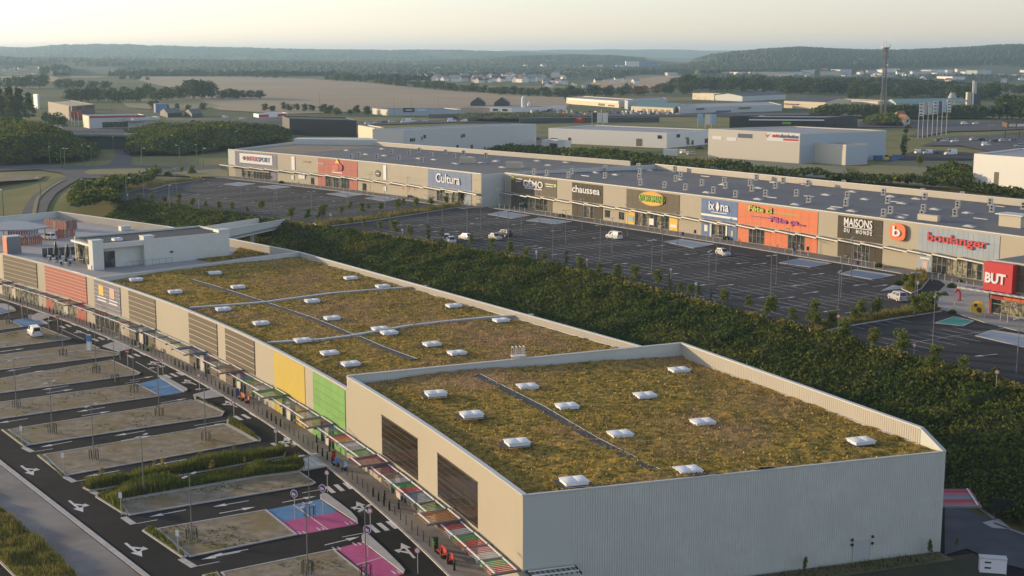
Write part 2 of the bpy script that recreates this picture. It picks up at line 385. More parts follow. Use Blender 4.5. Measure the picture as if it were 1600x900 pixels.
def hill_z(P):
    D = np.maximum(P[:, 1], 1.0); u = 800 + FPX * P[:, 0] / (D * _c + CAM_H * _t * _c); z = np.full(len(P), -5.0)
    for k, (d0, d1, prof) in enumerate(RIDGES):
        y = np.interp(u, [p[0] for p in prof], [p[1] for p in prof])
        y = y + (vnoise(np.stack([u, u * 0], 1), 38, k) - .5) * 1.6
        crest = CAM_H + (HOR - y) * d1 / FPX
        t = np.clip((D - d0) / (d1 - d0), 0, 1); t2 = np.clip((D - d1) / (d1 * .5), 0, 1)
        s = (t * t * (3 - 2 * t)) * (1 - .55 * t2)
        z = np.maximum(z, ZU + (crest - ZU) * s * (.9 + .1 * s) - .01)
    return z
def zt(P):
    P = np.atleast_2d(np.asarray(P, float)); return np.where(P[:, 1] > 2400, np.maximum(ZU, hill_z(P)), slope_z(P))
def zt1(x, y): return float(zt([(x, y)])[0])
M_EARTH = mat('open_country', (.09, .112, .04), .95, (.15, .145, .06), .006, 8, spec=.1, col3=(.24, .19, .10), scale3=.0021, lo3=.54, hi3=.58)
M_WOODED = mat('wooded_hillside', (.045, .06, .026), .95, (.065, .08, .033), .012, 8, col3=(.15, .125, .065), scale3=.0016, lo3=.60, hi3=.64)
angs = np.concatenate([np.linspace(-62, -26, 37)[:-1], np.linspace(-26, 26, 174), np.linspace(26, 62, 37)[1:]])
rads = np.concatenate([np.arange(36, 480, 3.2), 480 * (14500 / 480) ** np.linspace(0, 1, 125)])
AA, RR = np.meshgrid(np.radians(angs), rads, indexing='ij')
P = np.stack([(RR * np.sin(AA)).ravel(), (RR * np.cos(AA)).ravel()], 1)
Z = zt(P) - .3
F = grid_faces(len(angs), len(rads))
ground = np_obj('ground', np.column_stack([P, Z]), F, [M_GRASSF, M_EARTH, M_WOODED], kind='structure')
fc = P[F].mean(1); fz = Z[F].mean(1)
mi = np.where(fc[:, 1] < 950, 0, np.where((fc[:, 1] > 2500) & (fz > 9.0), 2, 1)).astype(np.int32)
ground.data.polygons.foreach_set('material_index', mi)

SHEETS = [0]
def flat(name, pts, z, m, parent=None, kind='structure'):
    if name not in ('car_park_asphalt', 'upper_car_park'): SHEETS[0] += 1; z += .012 * SHEETS[0]     # never two sheets in one plane
    return MB().sheet(pts, z).build(name, m, parent, kind if parent is None else None)
M_WHEAT = mat('stubble_field', (.36, .265, .155), .95, (.31, .225, .13), .012, 5, col3=(.29, .225, .145), scale3=.004)
M_WHEAT2 = mat('ripe_field', (.42, .28, .135), .95, (.36, .25, .13), .01, 5)
M_MEADOW = mat('meadow', (.17, .17, .06), .95, (.24, .20, .09), .02, 5)
FIELDS = [(M_WHEAT, [(190, 119), (330, 119.5), (440, 121), (560, 128), (690, 141), (880, 151.5), (890, 166), (800, 170), (640, 172), (450, 178), (345, 172), (300, 160), (280, 141)]),
          (M_WHEAT2, [(905, 133), (960, 121), (1005, 116.5), (1085, 117), (1094, 120), (1070, 130), (1000, 139), (920, 137)]),
          (M_WHEAT, [(-40, 113), (40, 112.5), (75, 116), (98, 125), (60, 131), (-40, 127)]),
          (M_WHEAT2, [(105, 114), (178, 112.5), (186, 117), (150, 121), (112, 121)]),
          (M_MEADOW, [(185, 156), (300, 153), (345, 166), (280, 174), (200, 168)]),
          (M_WHEAT, [(1180, 119), (1330, 117), (1500, 113), (1640, 115), (1640, 121), (1400, 124), (1200, 125)])]
for m, pts in FIELDS: flat("field", GL(pts, ZU + .05), ZU + .05, m)

# ------------------------------------------------------------------ evening haze over the valley
hz = MB().box((0, 7400, 62), (30400, 16000, 126.6)).build('haze', mat('haze_air', (1, 1, 1)))
hz['kind'] = 'stuff'
hm = hz.data.materials[0]; hN = hm.node_tree.nodes
for n in list(hN):
    if n.type == 'BSDF_PRINCIPLED': hN.remove(n)
pv = hN.new('ShaderNodeVolumePrincipled'); pv.inputs['Color'].default_value = (.54, .80, 1.0, 1); pv.inputs['Density'].default_value = 0.95e-4
pv.inputs['Anisotropy'].default_value = .25
hm.node_tree.links.new(pv.outputs[0], hN['Material Output'].inputs['Volume'])
# ------------------------------------------------------------------ lower car park (z = 0)
asphalt = flat('car_park_asphalt', [(-200, 40), (110, 40), (76, 80), (60.5, 118), (53, 137), (49.8, 147), (44, 157), (25, 186), (-8, 236), (-41, 283), (-73, 321), (-109, 357), (-150, 335), (-210, 290)], 0.0, M_ASPH)
def strip_along(mb, line, w, z0, z1, off=0.0):     # a kerb-like strip left of a polyline
    L = [Vector(p[:2]) for p in line]; n = len(L); Ns = []
    for i in range(n):
        d = (L[min(i + 1, n - 1)] - L[max(i - 1, 0)]).normalized(); Ns.append(Vector((-d.y, d.x)))
    for i in range(n - 1):
        a, b = L[i] + Ns[i] * off, L[i + 1] + Ns[i + 1] * off
        c, d = L[i + 1] + Ns[i + 1] * (off + w), L[i] + Ns[i] * (off + w)
        mb.prism([tuple(a), tuple(b), tuple(c), tuple(d)], z0, z1)
    return mb
def island(name, px, top_mat, h=.12, kw=.22, kind='structure'):
    pts = GL(px); outer, inner = inset(pts, kw)
    o = MB().prism(inner, 0, h - .03).build(name, top_mat, None, kind)
    k = MB(); n = len(outer)
    for i in range(n):
        j = (i + 1) % n
        k.prism([outer[i], outer[j], inner[j], inner[i]], 0, h)
    k.build('kerb', M_KERB, o)
    return o, inner
ISL = {}
def gi(key, px, m=M_GRAVEL, name='gravel_bay'): ISL[key] = island(name, px, m); return ISL[key]
gi('n0', [(-60, 486), (0, 479), (12, 480), (26, 486), (-2, 492.5), (-60, 499)])
gi('n1', [(-60, 507), (15, 500), (37, 511), (-60, 524)])
gi('n2', [(-60, 532), (42, 515), (67, 512), (112, 529.5), (108, 531), (-60, 552)])
gi('n3a', [(-60, 562), (0, 555), (140, 537), (157, 545), (-60, 572)])
gi('n3b', [(-60, 574), (156, 546.3), (186, 552), (185, 555.5), (-60, 586)])
gi('n4', [(-60, 599), (0, 592), (175, 563), (220, 583), (216, 586), (-60, 623)])
gi('n5', [(-60, 637), (215, 600), (252, 619), (-60, 664)])
gi('n6', [(12, 672), (302, 626), (308, 626), (350, 645), (347, 650.5), (46, 696)])
gi('n7', [(67, 711), (352, 663), (401, 690), (102, 744)])
gi('n8', [(185, 784), (400, 747), (469, 738), (494, 755), (488, 758), (201, 806)])
gi('n9', [(244, 827), (416, 797), (465, 836), (296, 871)])
gi('n10', [(345, 895), (522, 859), (588, 912), (380, 950)])
# coloured bays with their pale pavement noses
def bays(px, m, name, z=.006): return MB().sheet(GL(px), z).build(name, m, asphalt)
def dividers(a, b, c, d, n, w=.12, z=.012):      # lines across a strip a-b / d-c
    a, b, c, d = [Vector(G(*p)) for p in (a, b, c, d)]
    for i in range(1, n):
        t = i / n; p, q = a.lerp(b, t), d.lerp(c, t)
        MB().bar((*p, z), (*q, z), w, .006).build('bay_line', M_WHITE, asphalt)
bays([(215, 600), (250, 591), (286, 613), (252, 619)], M_BLUE_P, 'blue_bay'); dividers((215, 600), (252, 619), (286, 613), (250, 591), 2)
bays([(15, 501), (45, 496), (72, 506), (37, 511)], M_BLUE_P, 'blue_bay'); dividers((15, 501), (37, 511), (72, 506), (45, 496), 2)
bays([(-20, 485), (0, 481), (14, 486), (-6, 491)], M_BLUE_P, 'blue_bay', .10)
A_, B_, C_, D_, E_, F_ = (416, 797), (500, 780), (527.5, 800), (441, 815), (559, 819), (465, 836)
bays([A_, B_, C_, D_], M_BLUE_P, 'blue_bay'); bays([D_, C_, E_, F_], M_PINK_P, 'pink_bay')
dividers(A_, B_, E_, F_, 2, .14)
bays([(525, 857), (565, 847), (630, 897), (590, 910)], M_PINK_P, 'pink_bay'); dividers((525, 857), (590, 910), (630, 897), (565, 847), 2, .14)
# wheelchair and family pictograms and small white feet of the bays
def icon(px, s, kind_):
    x, y = G(*px); mb = MB(); a = R(30)
    def T(u, v): return (x + (u * math.cos(a) - v * math.sin(a)) * s, y + (u * math.sin(a) + v * math.cos(a)) * s, .016)
    if kind_ == 'chair':
        for i in range(10):
            t0, t1 = i / 10 * 5.0 + 2.2, (i + 1) / 10 * 5.0 + 2.2
            mb.poly([T(.42 * math.cos(t0), .42 * math.sin(t0)), T(.42 * math.cos(t1), .42 * math.sin(t1)), T(.3 * math.cos(t1), .3 * math.sin(t1)), T(.3 * math.cos(t0), .3 * math.sin(t0))])
        mb.poly([T(-.08, .1), T(.08, .1), T(.08, .8), T(-.08, .8)]); mb.poly([T(.0, .1), T(.45, .1), T(.45, .24), T(.0, .24)])
        mb.poly([T(.11 * math.cos(k), .98 + .11 * math.sin(k)) for k in np.linspace(0, 6.28, 9)[:-1]])
    else:
        for dx, h in ((-.3, .8), (.25, .55)):
            mb.poly([T(dx - .14, 0), T(dx + .14, 0), T(dx + .09, h), T(dx - .09, h)])
            mb.poly([T(dx + .13 * math.cos(k), h + .2 + .13 * math.sin(k)) for k in np.linspace(0, 6.28, 9)[:-1]])
    mb.build('bay_pictogram', M_WHITE, asphalt)
for p in ((548, 819), (504, 828), (474, 834)): icon(p, .9, 'family')
for p in ((561, 852), (529, 859), (622, 896)): icon(p, .9, 'family')
icon((477, 788), .0001 + .8, 'chair')
def nose(px): MB().prism(GL(px), 0, .13).build('pavement_nose', M_PAVE_L, None, 'structure')
nose([(250, 590.5), (247, 587), (256, 588), (275, 598), (293, 608), (293, 610.5), (287, 613)])
nose([(45, 495.5), (44, 492), (52, 493), (66, 500), (75, 505), (74, 507), (72.5, 506)])
nose([(500.5, 779.5), (500, 774), (506, 771), (512, 773), (531, 787), (549, 801), (558, 811), (559.5, 818.5)])
nose([(566, 846.5), (565, 838), (571, 834), (578, 838), (602, 860), (624, 882), (633, 892), (630.5, 896.5)])
nose([(0, 480.5), (-2, 475), (8, 475), (20, 480), (25, 484), (14, 485.5)])
# planted islands and hedged strips
PLANT = {}
def plant(key, px, h=.14):
    o, inner = island('planted_strip', px, M_SOIL, h); PLANT[key] = (o, inner); return o
plant('tip7', [(354, 663), (355, 656), (362, 655), (376, 662), (408, 687), (407, 690), (402, 690)])
plant('tip6', [(304, 625.5), (306, 622), (318, 627), (351, 643), (350.5, 645), (309, 626)])
plant('hedge1', [(129, 763), (146, 756), (250, 738), (350, 721), (440, 704), (447, 708), (444, 714), (350, 732), (250, 749), (160, 765), (140, 768)])
plant('hedge2', [(149, 777), (180, 766), (270, 752), (380, 734), (472, 722), (478, 729), (469, 737), (400, 746), (280, 766), (184, 783), (199, 805), (191, 803)])
plant('tri9', [(222, 830), (231, 825), (243, 826), (293, 870), (284, 872)])
plant('tri7', [(58, 712), (65, 711), (100, 744), (101, 746)], .12)
plant('tri6', [(2, 672), (11, 672), (45, 696), (38, 699)], .12)
plant('tri8', [(316, 900), (340, 895), (378, 948), (350, 960)])
MB().sheet(GL([(160, 768), (250, 751), (350, 734), (444, 715.5), (470, 721.5), (380, 733), (270, 751), (180, 765)]), .01).build('footpath', M_PAVE, None, 'structure')
# the pale footway and grass verge in the near left corner
white_l = GL([(-60, 676), (0, 726), (222, 900), (300, 962)])
k = MB(); strip_along(k, white_l, .55, 0, .13, 0.0); k.build('kerb_band', M_KERB, None, 'structure')
MB().prism(GL([(-62, 678), (0, 728), (220, 901.5), (300, 966), (180, 966), (118, 899), (60, 847), (16, 810), (0, 796), (-60, 745)]), 0, .11).build('footway', M_PAVE, None, 'structure')
vg = GL([(-60, 747), (0, 797.5), (16, 812), (60, 849), (117, 900), (178, 966), (90, 966), (25, 902), (0, 877), (-60, 826)])
verge = MB().prism(vg, 0, .25).build('grass_verge', M_SOIL, None, 'structure')
k = MB(); strip_along(k, GL([(-60, 830), (0, 880), (24, 904), (90, 970)]), .25, 0, .14); k.build('kerb_band', M_KERB, None, 'structure')
# pale lips at the lane mouths
for a, b in (((37, 699), (51, 706)), ((102, 745), (117, 753)), ((193, 808), (209, 819)), ((283, 873), (304, 886)), ((144, 768), (157, 774))):
    a3, b3 = G3(*a, .02), G3(*b, .02); MB().bar(a3, b3, .7, .05).build('lane_mouth_slab', M_KERB, asphalt)

# ------------------------------------------------------------------ painted arrows, crossings, lane lines
def arrow_mesh(name, turn, L=4.2):
    mb = MB(); z = 0
    if turn == 0:
        mb.poly([(-L / 2, -.09, z), (L / 2 - 1.3, -.09, z), (L / 2 - 1.3, .09, z), (-L / 2, .09, z)])
        mb.poly([(L / 2 - 1.5, -.42, z), (L / 2, 0, z), (L / 2 - 1.5, .42, z)])
    else:
        mb.poly([(-L / 2, -.13, z), (L / 2 - 1.3, -.13, z), (L / 2 - 1.3, .13, z), (-L / 2, .13, z)])
        mb.poly([(L / 2 - 1.5, -.5, z), (L / 2, 0, z), (L / 2 - 1.5, .5, z)])
        s = turn
        mb.poly([(-.9, .1 * s, z), (-.3, .1 * s, z), (.35, .75 * s, z), (.05, .9 * s, z)])
        mb.poly([(-.35, .95 * s, z), (.55, 1.15 * s, z), (.65, .35 * s, z)])
    return mb.mesh(name, M_WHITE)
ARW = {t: arrow_mesh('road_arrow', t) for t in (0, 1, -1)}
def arrow(px, to, turn=0, sc=1.0, z=0.0):
    x, y = G(*px, z); tx, ty = G(*to, z)
    return put(ARW[turn], 'road_arrow', asphalt, (x, y, z + .008), math.atan2(ty - y, tx - x), (sc, sc, 1))
for cx, cy, tx, ty in [(85, 500, 0, 512), (20, 547, 60, 541), (2, 549, -40, 554), (29, 577, 0, 582), (50, 582, 100, 574), (146, 570, 180, 564), (86, 606, 60, 610), (94, 611, 140, 604), (222, 591, 250, 586),
                       (142, 640, 100, 647), (151, 646, 190, 640), (20, 657.5, -40, 667), (272, 626, 300, 621), (203, 677, 160, 684), (213, 684.5, 250, 678), (88, 694, 50, 701), (330, 665, 360, 660),
                       (266, 722, 220, 730), (279, 729, 320, 722), (160, 740, 100, 751), (391, 709, 420, 704), (361, 787, 320, 794), (371, 797, 410, 790), (262, 802, 220, 810), (468, 780, 500, 774), (357, 864, 320, 871), (535, 845, 560, 839), (345, 868, 300, 877)]:
    arrow((cx, cy), (tx, ty))
for p, to in (((43, 735), (60, 748)), ((119, 791), (135, 804)), ((209, 859), (225, 872))): arrow(p, to, 1, 1.15)
for p, to in (((567, 793), (557, 784)), ((637, 860), (628, 850)), ((361, 631), (350, 625)), ((297, 597), (286, 592)), ((243, 568), (232, 563)), ((127, 519), (116, 515)), ((452, 690), (441, 681))): arrow(p, to, 1, 1.1)
for p, to in (((208, 865), (190, 850)),): pass
def crossing(px0, px1, n, px_dir, w=.55, L=2.6):
    a, b = Vector(G(*px0)), Vector(G(*px1)); d = Vector(G(*px_dir)) - a; d.normalize()
    for i in range(n):
        c = a.lerp(b, i / max(1, n - 1)); MB().bar((*(c - d * L / 2), .008), (*(c + d * L / 2), .008), w, .006).build('crossing_stripe', M_WHITE, asphalt)
crossing((516, 765), (544, 759), 3, (532, 779)); crossing((584, 826), (613, 820), 3, (602, 841))
crossing((431, 696), (456, 691.5), 3, (446, 706)); crossing((372, 653), (397, 648.5), 3, (384, 660)); crossing((262, 588), (281.5, 584), 3, (274, 594)); crossing((204, 557), (224, 553), 3, (214, 562))
crossing((149, 531), (168, 527), 3, (160, 536)); crossing((98, 511), (116, 507), 3, (108, 516))
for px in ([(302, 617), (332, 609), (354, 619), (305, 626)], [(455, 720), (490, 712), (514.5, 729), (474, 736)], [(160, 541), (181, 533.5), (206.5, 545), (186, 550)], [(43, 497), (60, 489), (82, 494), (60, 502)]):
    pl = MB().prism(GL(px), 0, .10).build('raised_crossing', M_PAVE_L, None, 'structure')
for t in (.25, .5, .75):
    a = Vector(G(455, 720)).lerp(Vector(G(490, 712)), t); b = Vector(G(474, 736)).lerp(Vector(G(514, 729)), t)
    MB().bar((*a.lerp(b, .12), .104), (*a.lerp(b, .88), .104), .7, .006).build('crossing_stripe', M_WHITE, asphalt)
for a, b in (((208, 565), (242, 583)), ((92, 512), (130, 529)), ((38, 697), (2, 673))): pass
MB().bar(G3(212, 565, .008), G3(245, 583, .008), .13, .006).build('lane_line', M_WHITE, asphalt)
MB().bar(G3(97, 515, .008), G3(131, 530, .008), .13, .006).build('lane_line', M_WHITE, asphalt)
for a, b in (((96, 745), (150, 736)),): pass
for a, b in (((51, 706), (83, 701)), ((118, 752), (150, 746.5)), ((208, 819), (246, 812)), ((305, 885), (343, 877.5)), ((303, 665), (358, 656)), ((250, 632), (300, 624)), ((472, 770), (500, 765)), ((535, 839), (572, 832)), ((195, 599), (218, 595))):
    MB().bar(G3(*a, .008), G3(*b, .008), .13, .006).build('lane_line', M_WHITE, asphalt)
for i in range(7):       # slots cut into the footpath kerb
    pass

# ------------------------------------------------------------------ curves: the long bowed shop fronts
class Curve:
    def __init__(s, pts, deg=3, ext=(0, 0)):
        P = np.array(pts, float); s.o = P[0]; d = P[-1] - P[0]; s.Lc = np.hypot(*d); s.e = d / s.Lc; s.nn = np.array([-s.e[1], s.e[0]])
        u = (P - s.o) @ s.e; v = (P - s.o) @ s.nn; s.k = np.polyfit(u, v, deg)
        s.u0, s.u1 = ext[0], s.Lc + ext[1]
    def p(s, u, off=0.0):      # off: outwards (to the right of travel is the outside)
        q = s.o + s.e * u + s.nn * np.polyval(s.k, u)
        if off: q = q - s.nv(u) * off * 1.0
        return q
    def nv(s, u):              # left normal
        dv = np.polyval(np.polyder(s.k), u); t = s.e + s.nn * dv; t /= np.hypot(*t); return np.array([-t[1], t[0]])
    def tan(s, u):
        n = s.nv(u); return np.array([n[1], -n[0]])
    def at_px(s, x, z):        # chord parameter seen at photo column x
        U = np.linspace(s.u0 - 30, s.u1 + 30, 1400); q = s.o + U[:, None] * s.e + np.polyval(s.k, U)[:, None] * s.nn
        d = CAM_H - z; f = q[:, 1] * _c + d * _t * _c; return float(np.interp(x, 800 + FPX * q[:, 0] / f, U))
    def near(s, pt):
        return float((np.array(pt[:2]) - s.o) @ s.e)
def wall_strip(mb, cv, u0, u1, z0, z1, o0, o1, step=3.0):    # block along the curve; offsets o0 < o1 measured outwards; z1 may be (za, zb)
    n = max(1, int(math.ceil((u1 - u0) / step))); us = np.linspace(u0, u1, n + 1)
    z1 = z1 if isinstance(z1, tuple) else (z1, z1); z0 = z0 if isinstance(z0, tuple) else (z0, z0)
    for i in range(n):
        a, b = us[i], us[i + 1]; ta, tb = (a - u0) / (u1 - u0), (b - u0) / (u1 - u0)
        pa0, pb0, pa1, pb1 = cv.p(a, o0), cv.p(b, o0), cv.p(a, o1), cv.p(b, o1)
        za, zb = z1[0] + (z1[1] - z1[0]) * ta, z1[0] + (z1[1] - z1[0]) * tb
        ya, yb = z0[0] + (z0[1] - z0[0]) * ta, z0[0] + (z0[1] - z0[0]) * tb
        base = len(mb.v)
        mb.v += [(*pa1, ya), (*pb1, yb), (*pb0, yb), (*pa0, ya), (*pa1, za), (*pb1, zb), (*pb0, zb), (*pa0, za)]
        fs = [(0, 1, 5, 4), (2, 3, 7, 6), (4, 5, 6, 7), (3, 2, 1, 0)]
        if i == 0: fs.append((3, 0, 4, 7))
        if i == n - 1: fs.append((1, 2, 6, 5))
        for f in fs: mb.f.append(tuple(base + q for q in f)); mb.mi.append(mb.m)
    return mb
FRONT = Curve([G(*p) for p in [(5, 464), (60, 477), (135, 502), (190, 527), (245, 547), (297, 571), (355, 600), (399, 620), (442, 652), (477, 672), (490, 681), (539, 716), (567, 735), (597, 757), (652, 805), (682, 835), (746, 887), (818, 953)]]
              + [G(*p, 9.0) for p in [(3, 395), (57, 409), (135, 430), (187, 447), (242, 465), (295, 487), (350, 505), (400, 530), (427, 547), (475, 572), (540, 604)]]
              + [G(*p, 10.6) for p in [(545, 588), (650, 647), (760, 725)]], 3) if False else None
def sorted_curve(pts, deg):
    pts = sorted(pts, key=lambda p: p[0]); return Curve(pts, deg)
fp = [G(*p) for p in [(5, 464), (60, 477), (135, 502), (190, 527), (245, 547), (297, 571), (355, 600), (399, 620), (442, 652), (477, 672), (490, 681), (539, 716), (567, 735), (597, 757), (652, 805), (682, 835), (746, 887)]]
fp += [G(*p, 9.0) for p in [(3, 395), (57, 409), (135, 430), (187, 447), (242, 465), (295, 487), (350, 505), (400, 530), (427, 547), (475, 572), (540, 604)]]
fp += [G(*p, 10.6) for p in [(545, 588), (650, 647), (760, 725)]]
FC = sorted_curve(fp + [(1.0, 118.6)] * 3 + [(-106.4, 281.8)] * 2, 4)
U_JOIN = FC.at_px(543, 9.5)             # where the tall near block starts
U_END = FC.near((1.0, 118.6)); U_LEFT = FC.near((-106.4, 281.8))
# pavement along the shop front
kerbpts = [G(*p) for p in [(-60, 446), (0, 467), (75, 491), (149, 515), (207, 545), (275, 585), (332, 607), (400, 645), (442, 675), (517, 730), (575, 782), (650, 850), (705, 900), (760, 955)]]
KC = sorted_curve([kerbpts[1], *kerbpts[2:-1]], 3)
k0, k1 = KC.near(kerbpts[0]), KC.near(kerbpts[-1])
us = np.linspace(k0, k1, 60)
edge = [tuple(KC.p(u, 0)) for u in us]
inn = [tuple(KC.p(u, -16.0)) for u in us][::-1]
pave = MB()
for i in range(59): pave.prism([edge[i], edge[i + 1], tuple(KC.p(us[i + 1], -9.0)), tuple(KC.p(us[i], -9.0))], 0, .13)
pavement = pave.build('shopfront_pavement', M_PAVE, None, 'structure')
kb = MB(); wall_strip(kb, KC, k0, k1, 0, .15, 0.003, .28); kb.build('kerb', M_KERB, pavement)

flat('service_road', GL([(1476, 800), (1479, 782), (1500, 790), (1560, 818), (1640, 852), (1660, 905), (1560, 880), (1510, 858), (1476, 868)]), .0, mat('sky_tinted_asphalt', (.075, .08, .088), .85, (.10, .105, .112), .3, 6, spec=.2))  # paler asphalt; its blue-grey carries the sky light in the colour
flat('rough_ground', GL([(1250, 905), (1476, 872), (1520, 866), (1556, 886), (1600, 925), (1300, 960)]), .0, mat('shade_toned_soil', (.038, .04, .022), .95, (.06, .058, .03), .4, 8, .4, 4))  # soil colour darkened to hold the shade before the end wall
# ------------------------------------------------------------------ the two green-roofed blocks in front
C0 = (1.0, 118.6); C1 = (43.6, 132.5)                # foot of the near end wall
K0 = tuple(FC.p(U_JOIN)); K1 = (22.7, 177.1)         # cross wall between the blocks
L0u = FC.at_px(150, 9.0); L0 = tuple(FC.p(L0u)); L1 = (-43.1, 276.0)   # cross wall at the far end of the long roof
M1 = (20.2, 181.8)                                   # where the long back wall meets the near block
CANOPY_COL = {'red': mat('slat_red', (.50, .05, .07), .5), 'crimson': mat('slat_crimson', (.27, .05, .085), .5), 'green': mat('slat_green', (.06, .27, .09), .5),
              'blue': mat('slat_blue', (.10, .19, .33), .5), 'white': mat('slat_pale', (.44, .48, .54), .5), 'gray': mat('slat_grey', (.27, .29, .32), .5),
              'orange': mat('slat_orange', (.48, .20, .07), .5), 'brown': mat('slat_brown', (.30, .19, .12), .5), 'pink': mat('slat_pink', (.45, .17, .22), .5), 'dgreen': mat('slat_dark_green', (.02, .11, .05), .5), 'navy': mat('slat_navy', (.03, .06, .14), .5)}
near_b = thing('green_roof_warehouse', 'tall near block with green roof, beige front and pale grey ribbed end wall', 'building', (*C0, 0))
long_b = thing('green_roof_shop_row', 'long low shop row with planted roof and brown, yellow and green front panels', 'building', (*K0, 0))

def ribbed(mb, a, b, z0, z1, pitch=.26, depth=.05, za=None):
    a = Vector(a); b = Vector(b); d = b - a; L = d.length; d.normalize(); n = Vector((d.y, -d.x)); k = int(L / pitch); st = L / k
    z1a, z1b = z1 if isinstance(z1, tuple) else (z1, z1)
    prof = []
    for i in range(k):
        u = i * st; prof += [(u, 0), (u + st * .45, 0), (u + st * .55, depth), (u + st * .90, depth)]
    prof.append((L, 0)); base = len(mb.v)
    for u, o in prof:
        q = a + d * u + n * o; zz = z1a + (z1b - z1a) * u / L
        mb.v += [(q.x, q.y, z0), (q.x, q.y, zz)]
    for i in range(len(prof) - 1):
        mb.f.append((base + 2 * i, base + 2 * i + 2, base + 2 * i + 3, base + 2 * i + 1)); mb.mi.append(mb.m)
    return mb
def off_line(a, b, o):
    a = Vector(a); b = Vector(b); d = (b - a).normalized(); n = Vector((d.y, -d.x)); return tuple(a + n * o), tuple(b + n * o)
def wall_box(mb, a, b, z0, z1, th, o=0.0):     # straight wall, outside to the right of travel; z1 may be a pair
    a2, b2 = off_line(a, b, o); c2, d2 = off_line(a, b, o - th)
    z1a, z1b = z1 if isinstance(z1, tuple) else (z1, z1); z0a, z0b = z0 if isinstance(z0, tuple) else (z0, z0)
    return mb.prism([a2, b2, d2, c2], [z0a, z0b, z0b, z0a], [z1a, z1b, z1b, z1a])
def prism_safe(mb, pts, z0, z1): return mb.prism(pts, z0, z1)
# --- end wall
w = Vector(C1) - Vector(C0); ew = w.length; wd = w.normalized()
p46 = tuple(Vector(C0) + wd * 4.7)
m = MB(); wall_box(m, C0, p46, 0, 10.55, .25, .03); m.build('flat_wall_panel', mat('grey_flat_cladding', (.49, .515, .465), .5), near_b)
m = MB(); ribbed(m, p46, C1, 0, 10.55, .245, .055); m.build('ribbed_wall', M_GREYW, near_b)
m = MB(); wall_box(m, C0, C1, 10.55, 10.66, .30, .10); m.build('parapet_cap', M_CAP, near_b)
m = MB(); wall_box(m, p46, C1, 0, 10.4, .2, -.06); m.build('wall_core', M_TAN, near_b)
dd = lambda u, o=0.0: tuple(Vector(C0) + wd * u + Vector((wd.y, -wd.x)) * o)
m = MB(); wall_box(m, dd(34.6), dd(36.4), .1, 2.35, .1, .09); door = m.build('service_door', mat('pale_service_door', (.46, .48, .45), .5), near_b)
m = MB(); m.bar((*dd(34.55, .1), .1), (*dd(34.55, .1), 2.4), .07); m.bar((*dd(36.45, .1), .1), (*dd(36.45, .1), 2.4), .07); m.bar((*dd(34.5, .1), 2.4), (*dd(36.5, .1), 2.4), .07); m.build('door_frame', M_GREYW, door)
for u, z in ((34.4, 2.5), (34.4, 2.0), (36.7, 2.6), (36.7, 1.9)):
    m = MB(); m.box((*dd(u, .14), z), (.22, .18, .22)); m.build('wall_lamp', M_DARKM, near_b)
# --- front wall of the near block (bowed)
m = MB(); wall_strip(m, FC, U_JOIN, U_END, 0, 10.55, -.3, 0.0, 2.5); m.build('front_wall', M_TAN, near_b)
m = MB(); wall_strip(m, FC, U_JOIN - .12, U_END, 10.55, 10.68, -.42, .07, 2.5); m.build('parapet_cap', M_CAP, near_b)
# --- cross wall and back wall, rising towards the back
zk = (10.66, 12.15)
m = MB(); m2 = MB()
# cross wall: inside face looks at the camera
m.prism([K0, K1, off_line(K0, K1, -.35)[1], off_line(K0, K1, -.35)[0]], [8, 8, 8, 8], [zk[0], zk[1], zk[1], zk[0]]); m.build('cross_parapet', M_GREYW, near_b)
a, b = off_line(K0, K1, .08); c, d = off_line(K0, K1, -.42)
m = MB(); m.prism([a, b, d, c], [zk[0], zk[1], zk[1], zk[0]], [zk[0] + .12, zk[1] + .12, zk[1] + .12, zk[0] + .12]); m.build('parapet_cap', M_CAP, near_b)
B2 = tuple(Vector(C1) + (Vector(K1) - Vector(C1)).normalized() * 3.4)
m = MB(); n_in = off_line(K1, B2, .3)
m.prism([K1, B2, n_in[1], n_in[0]], 0, 12.15)
m.prism([B2, C1, off_line(B2, C1, .3)[1], off_line(B2, C1, .3)[0]], [0, 0, 0, 0], [12.15, 10.6, 10.6, 12.15])
m.build('back_wall', M_GREYW, near_b)
m = MB(); ribbed(m, off_line(K1, B2, .305)[0], off_line(K1, B2, .305)[1], 10, 12.1, .34, .03); m.build('parapet_lining', M_TANROOF, near_b)
m = MB(); a, b = off_line(K1, B2, .40); c, d = off_line(K1, B2, -.08); m.prism([a, b, d, c], 12.15, 12.27)
a, b = off_line(B2, C1, .40); c, d = off_line(B2, C1, -.08); m.prism([a, b, d, c], [12.15, 10.62, 10.62, 12.15], [12.27, 10.70, 10.70, 12.27]); m.build('parapet_cap', M_CAP, near_b)
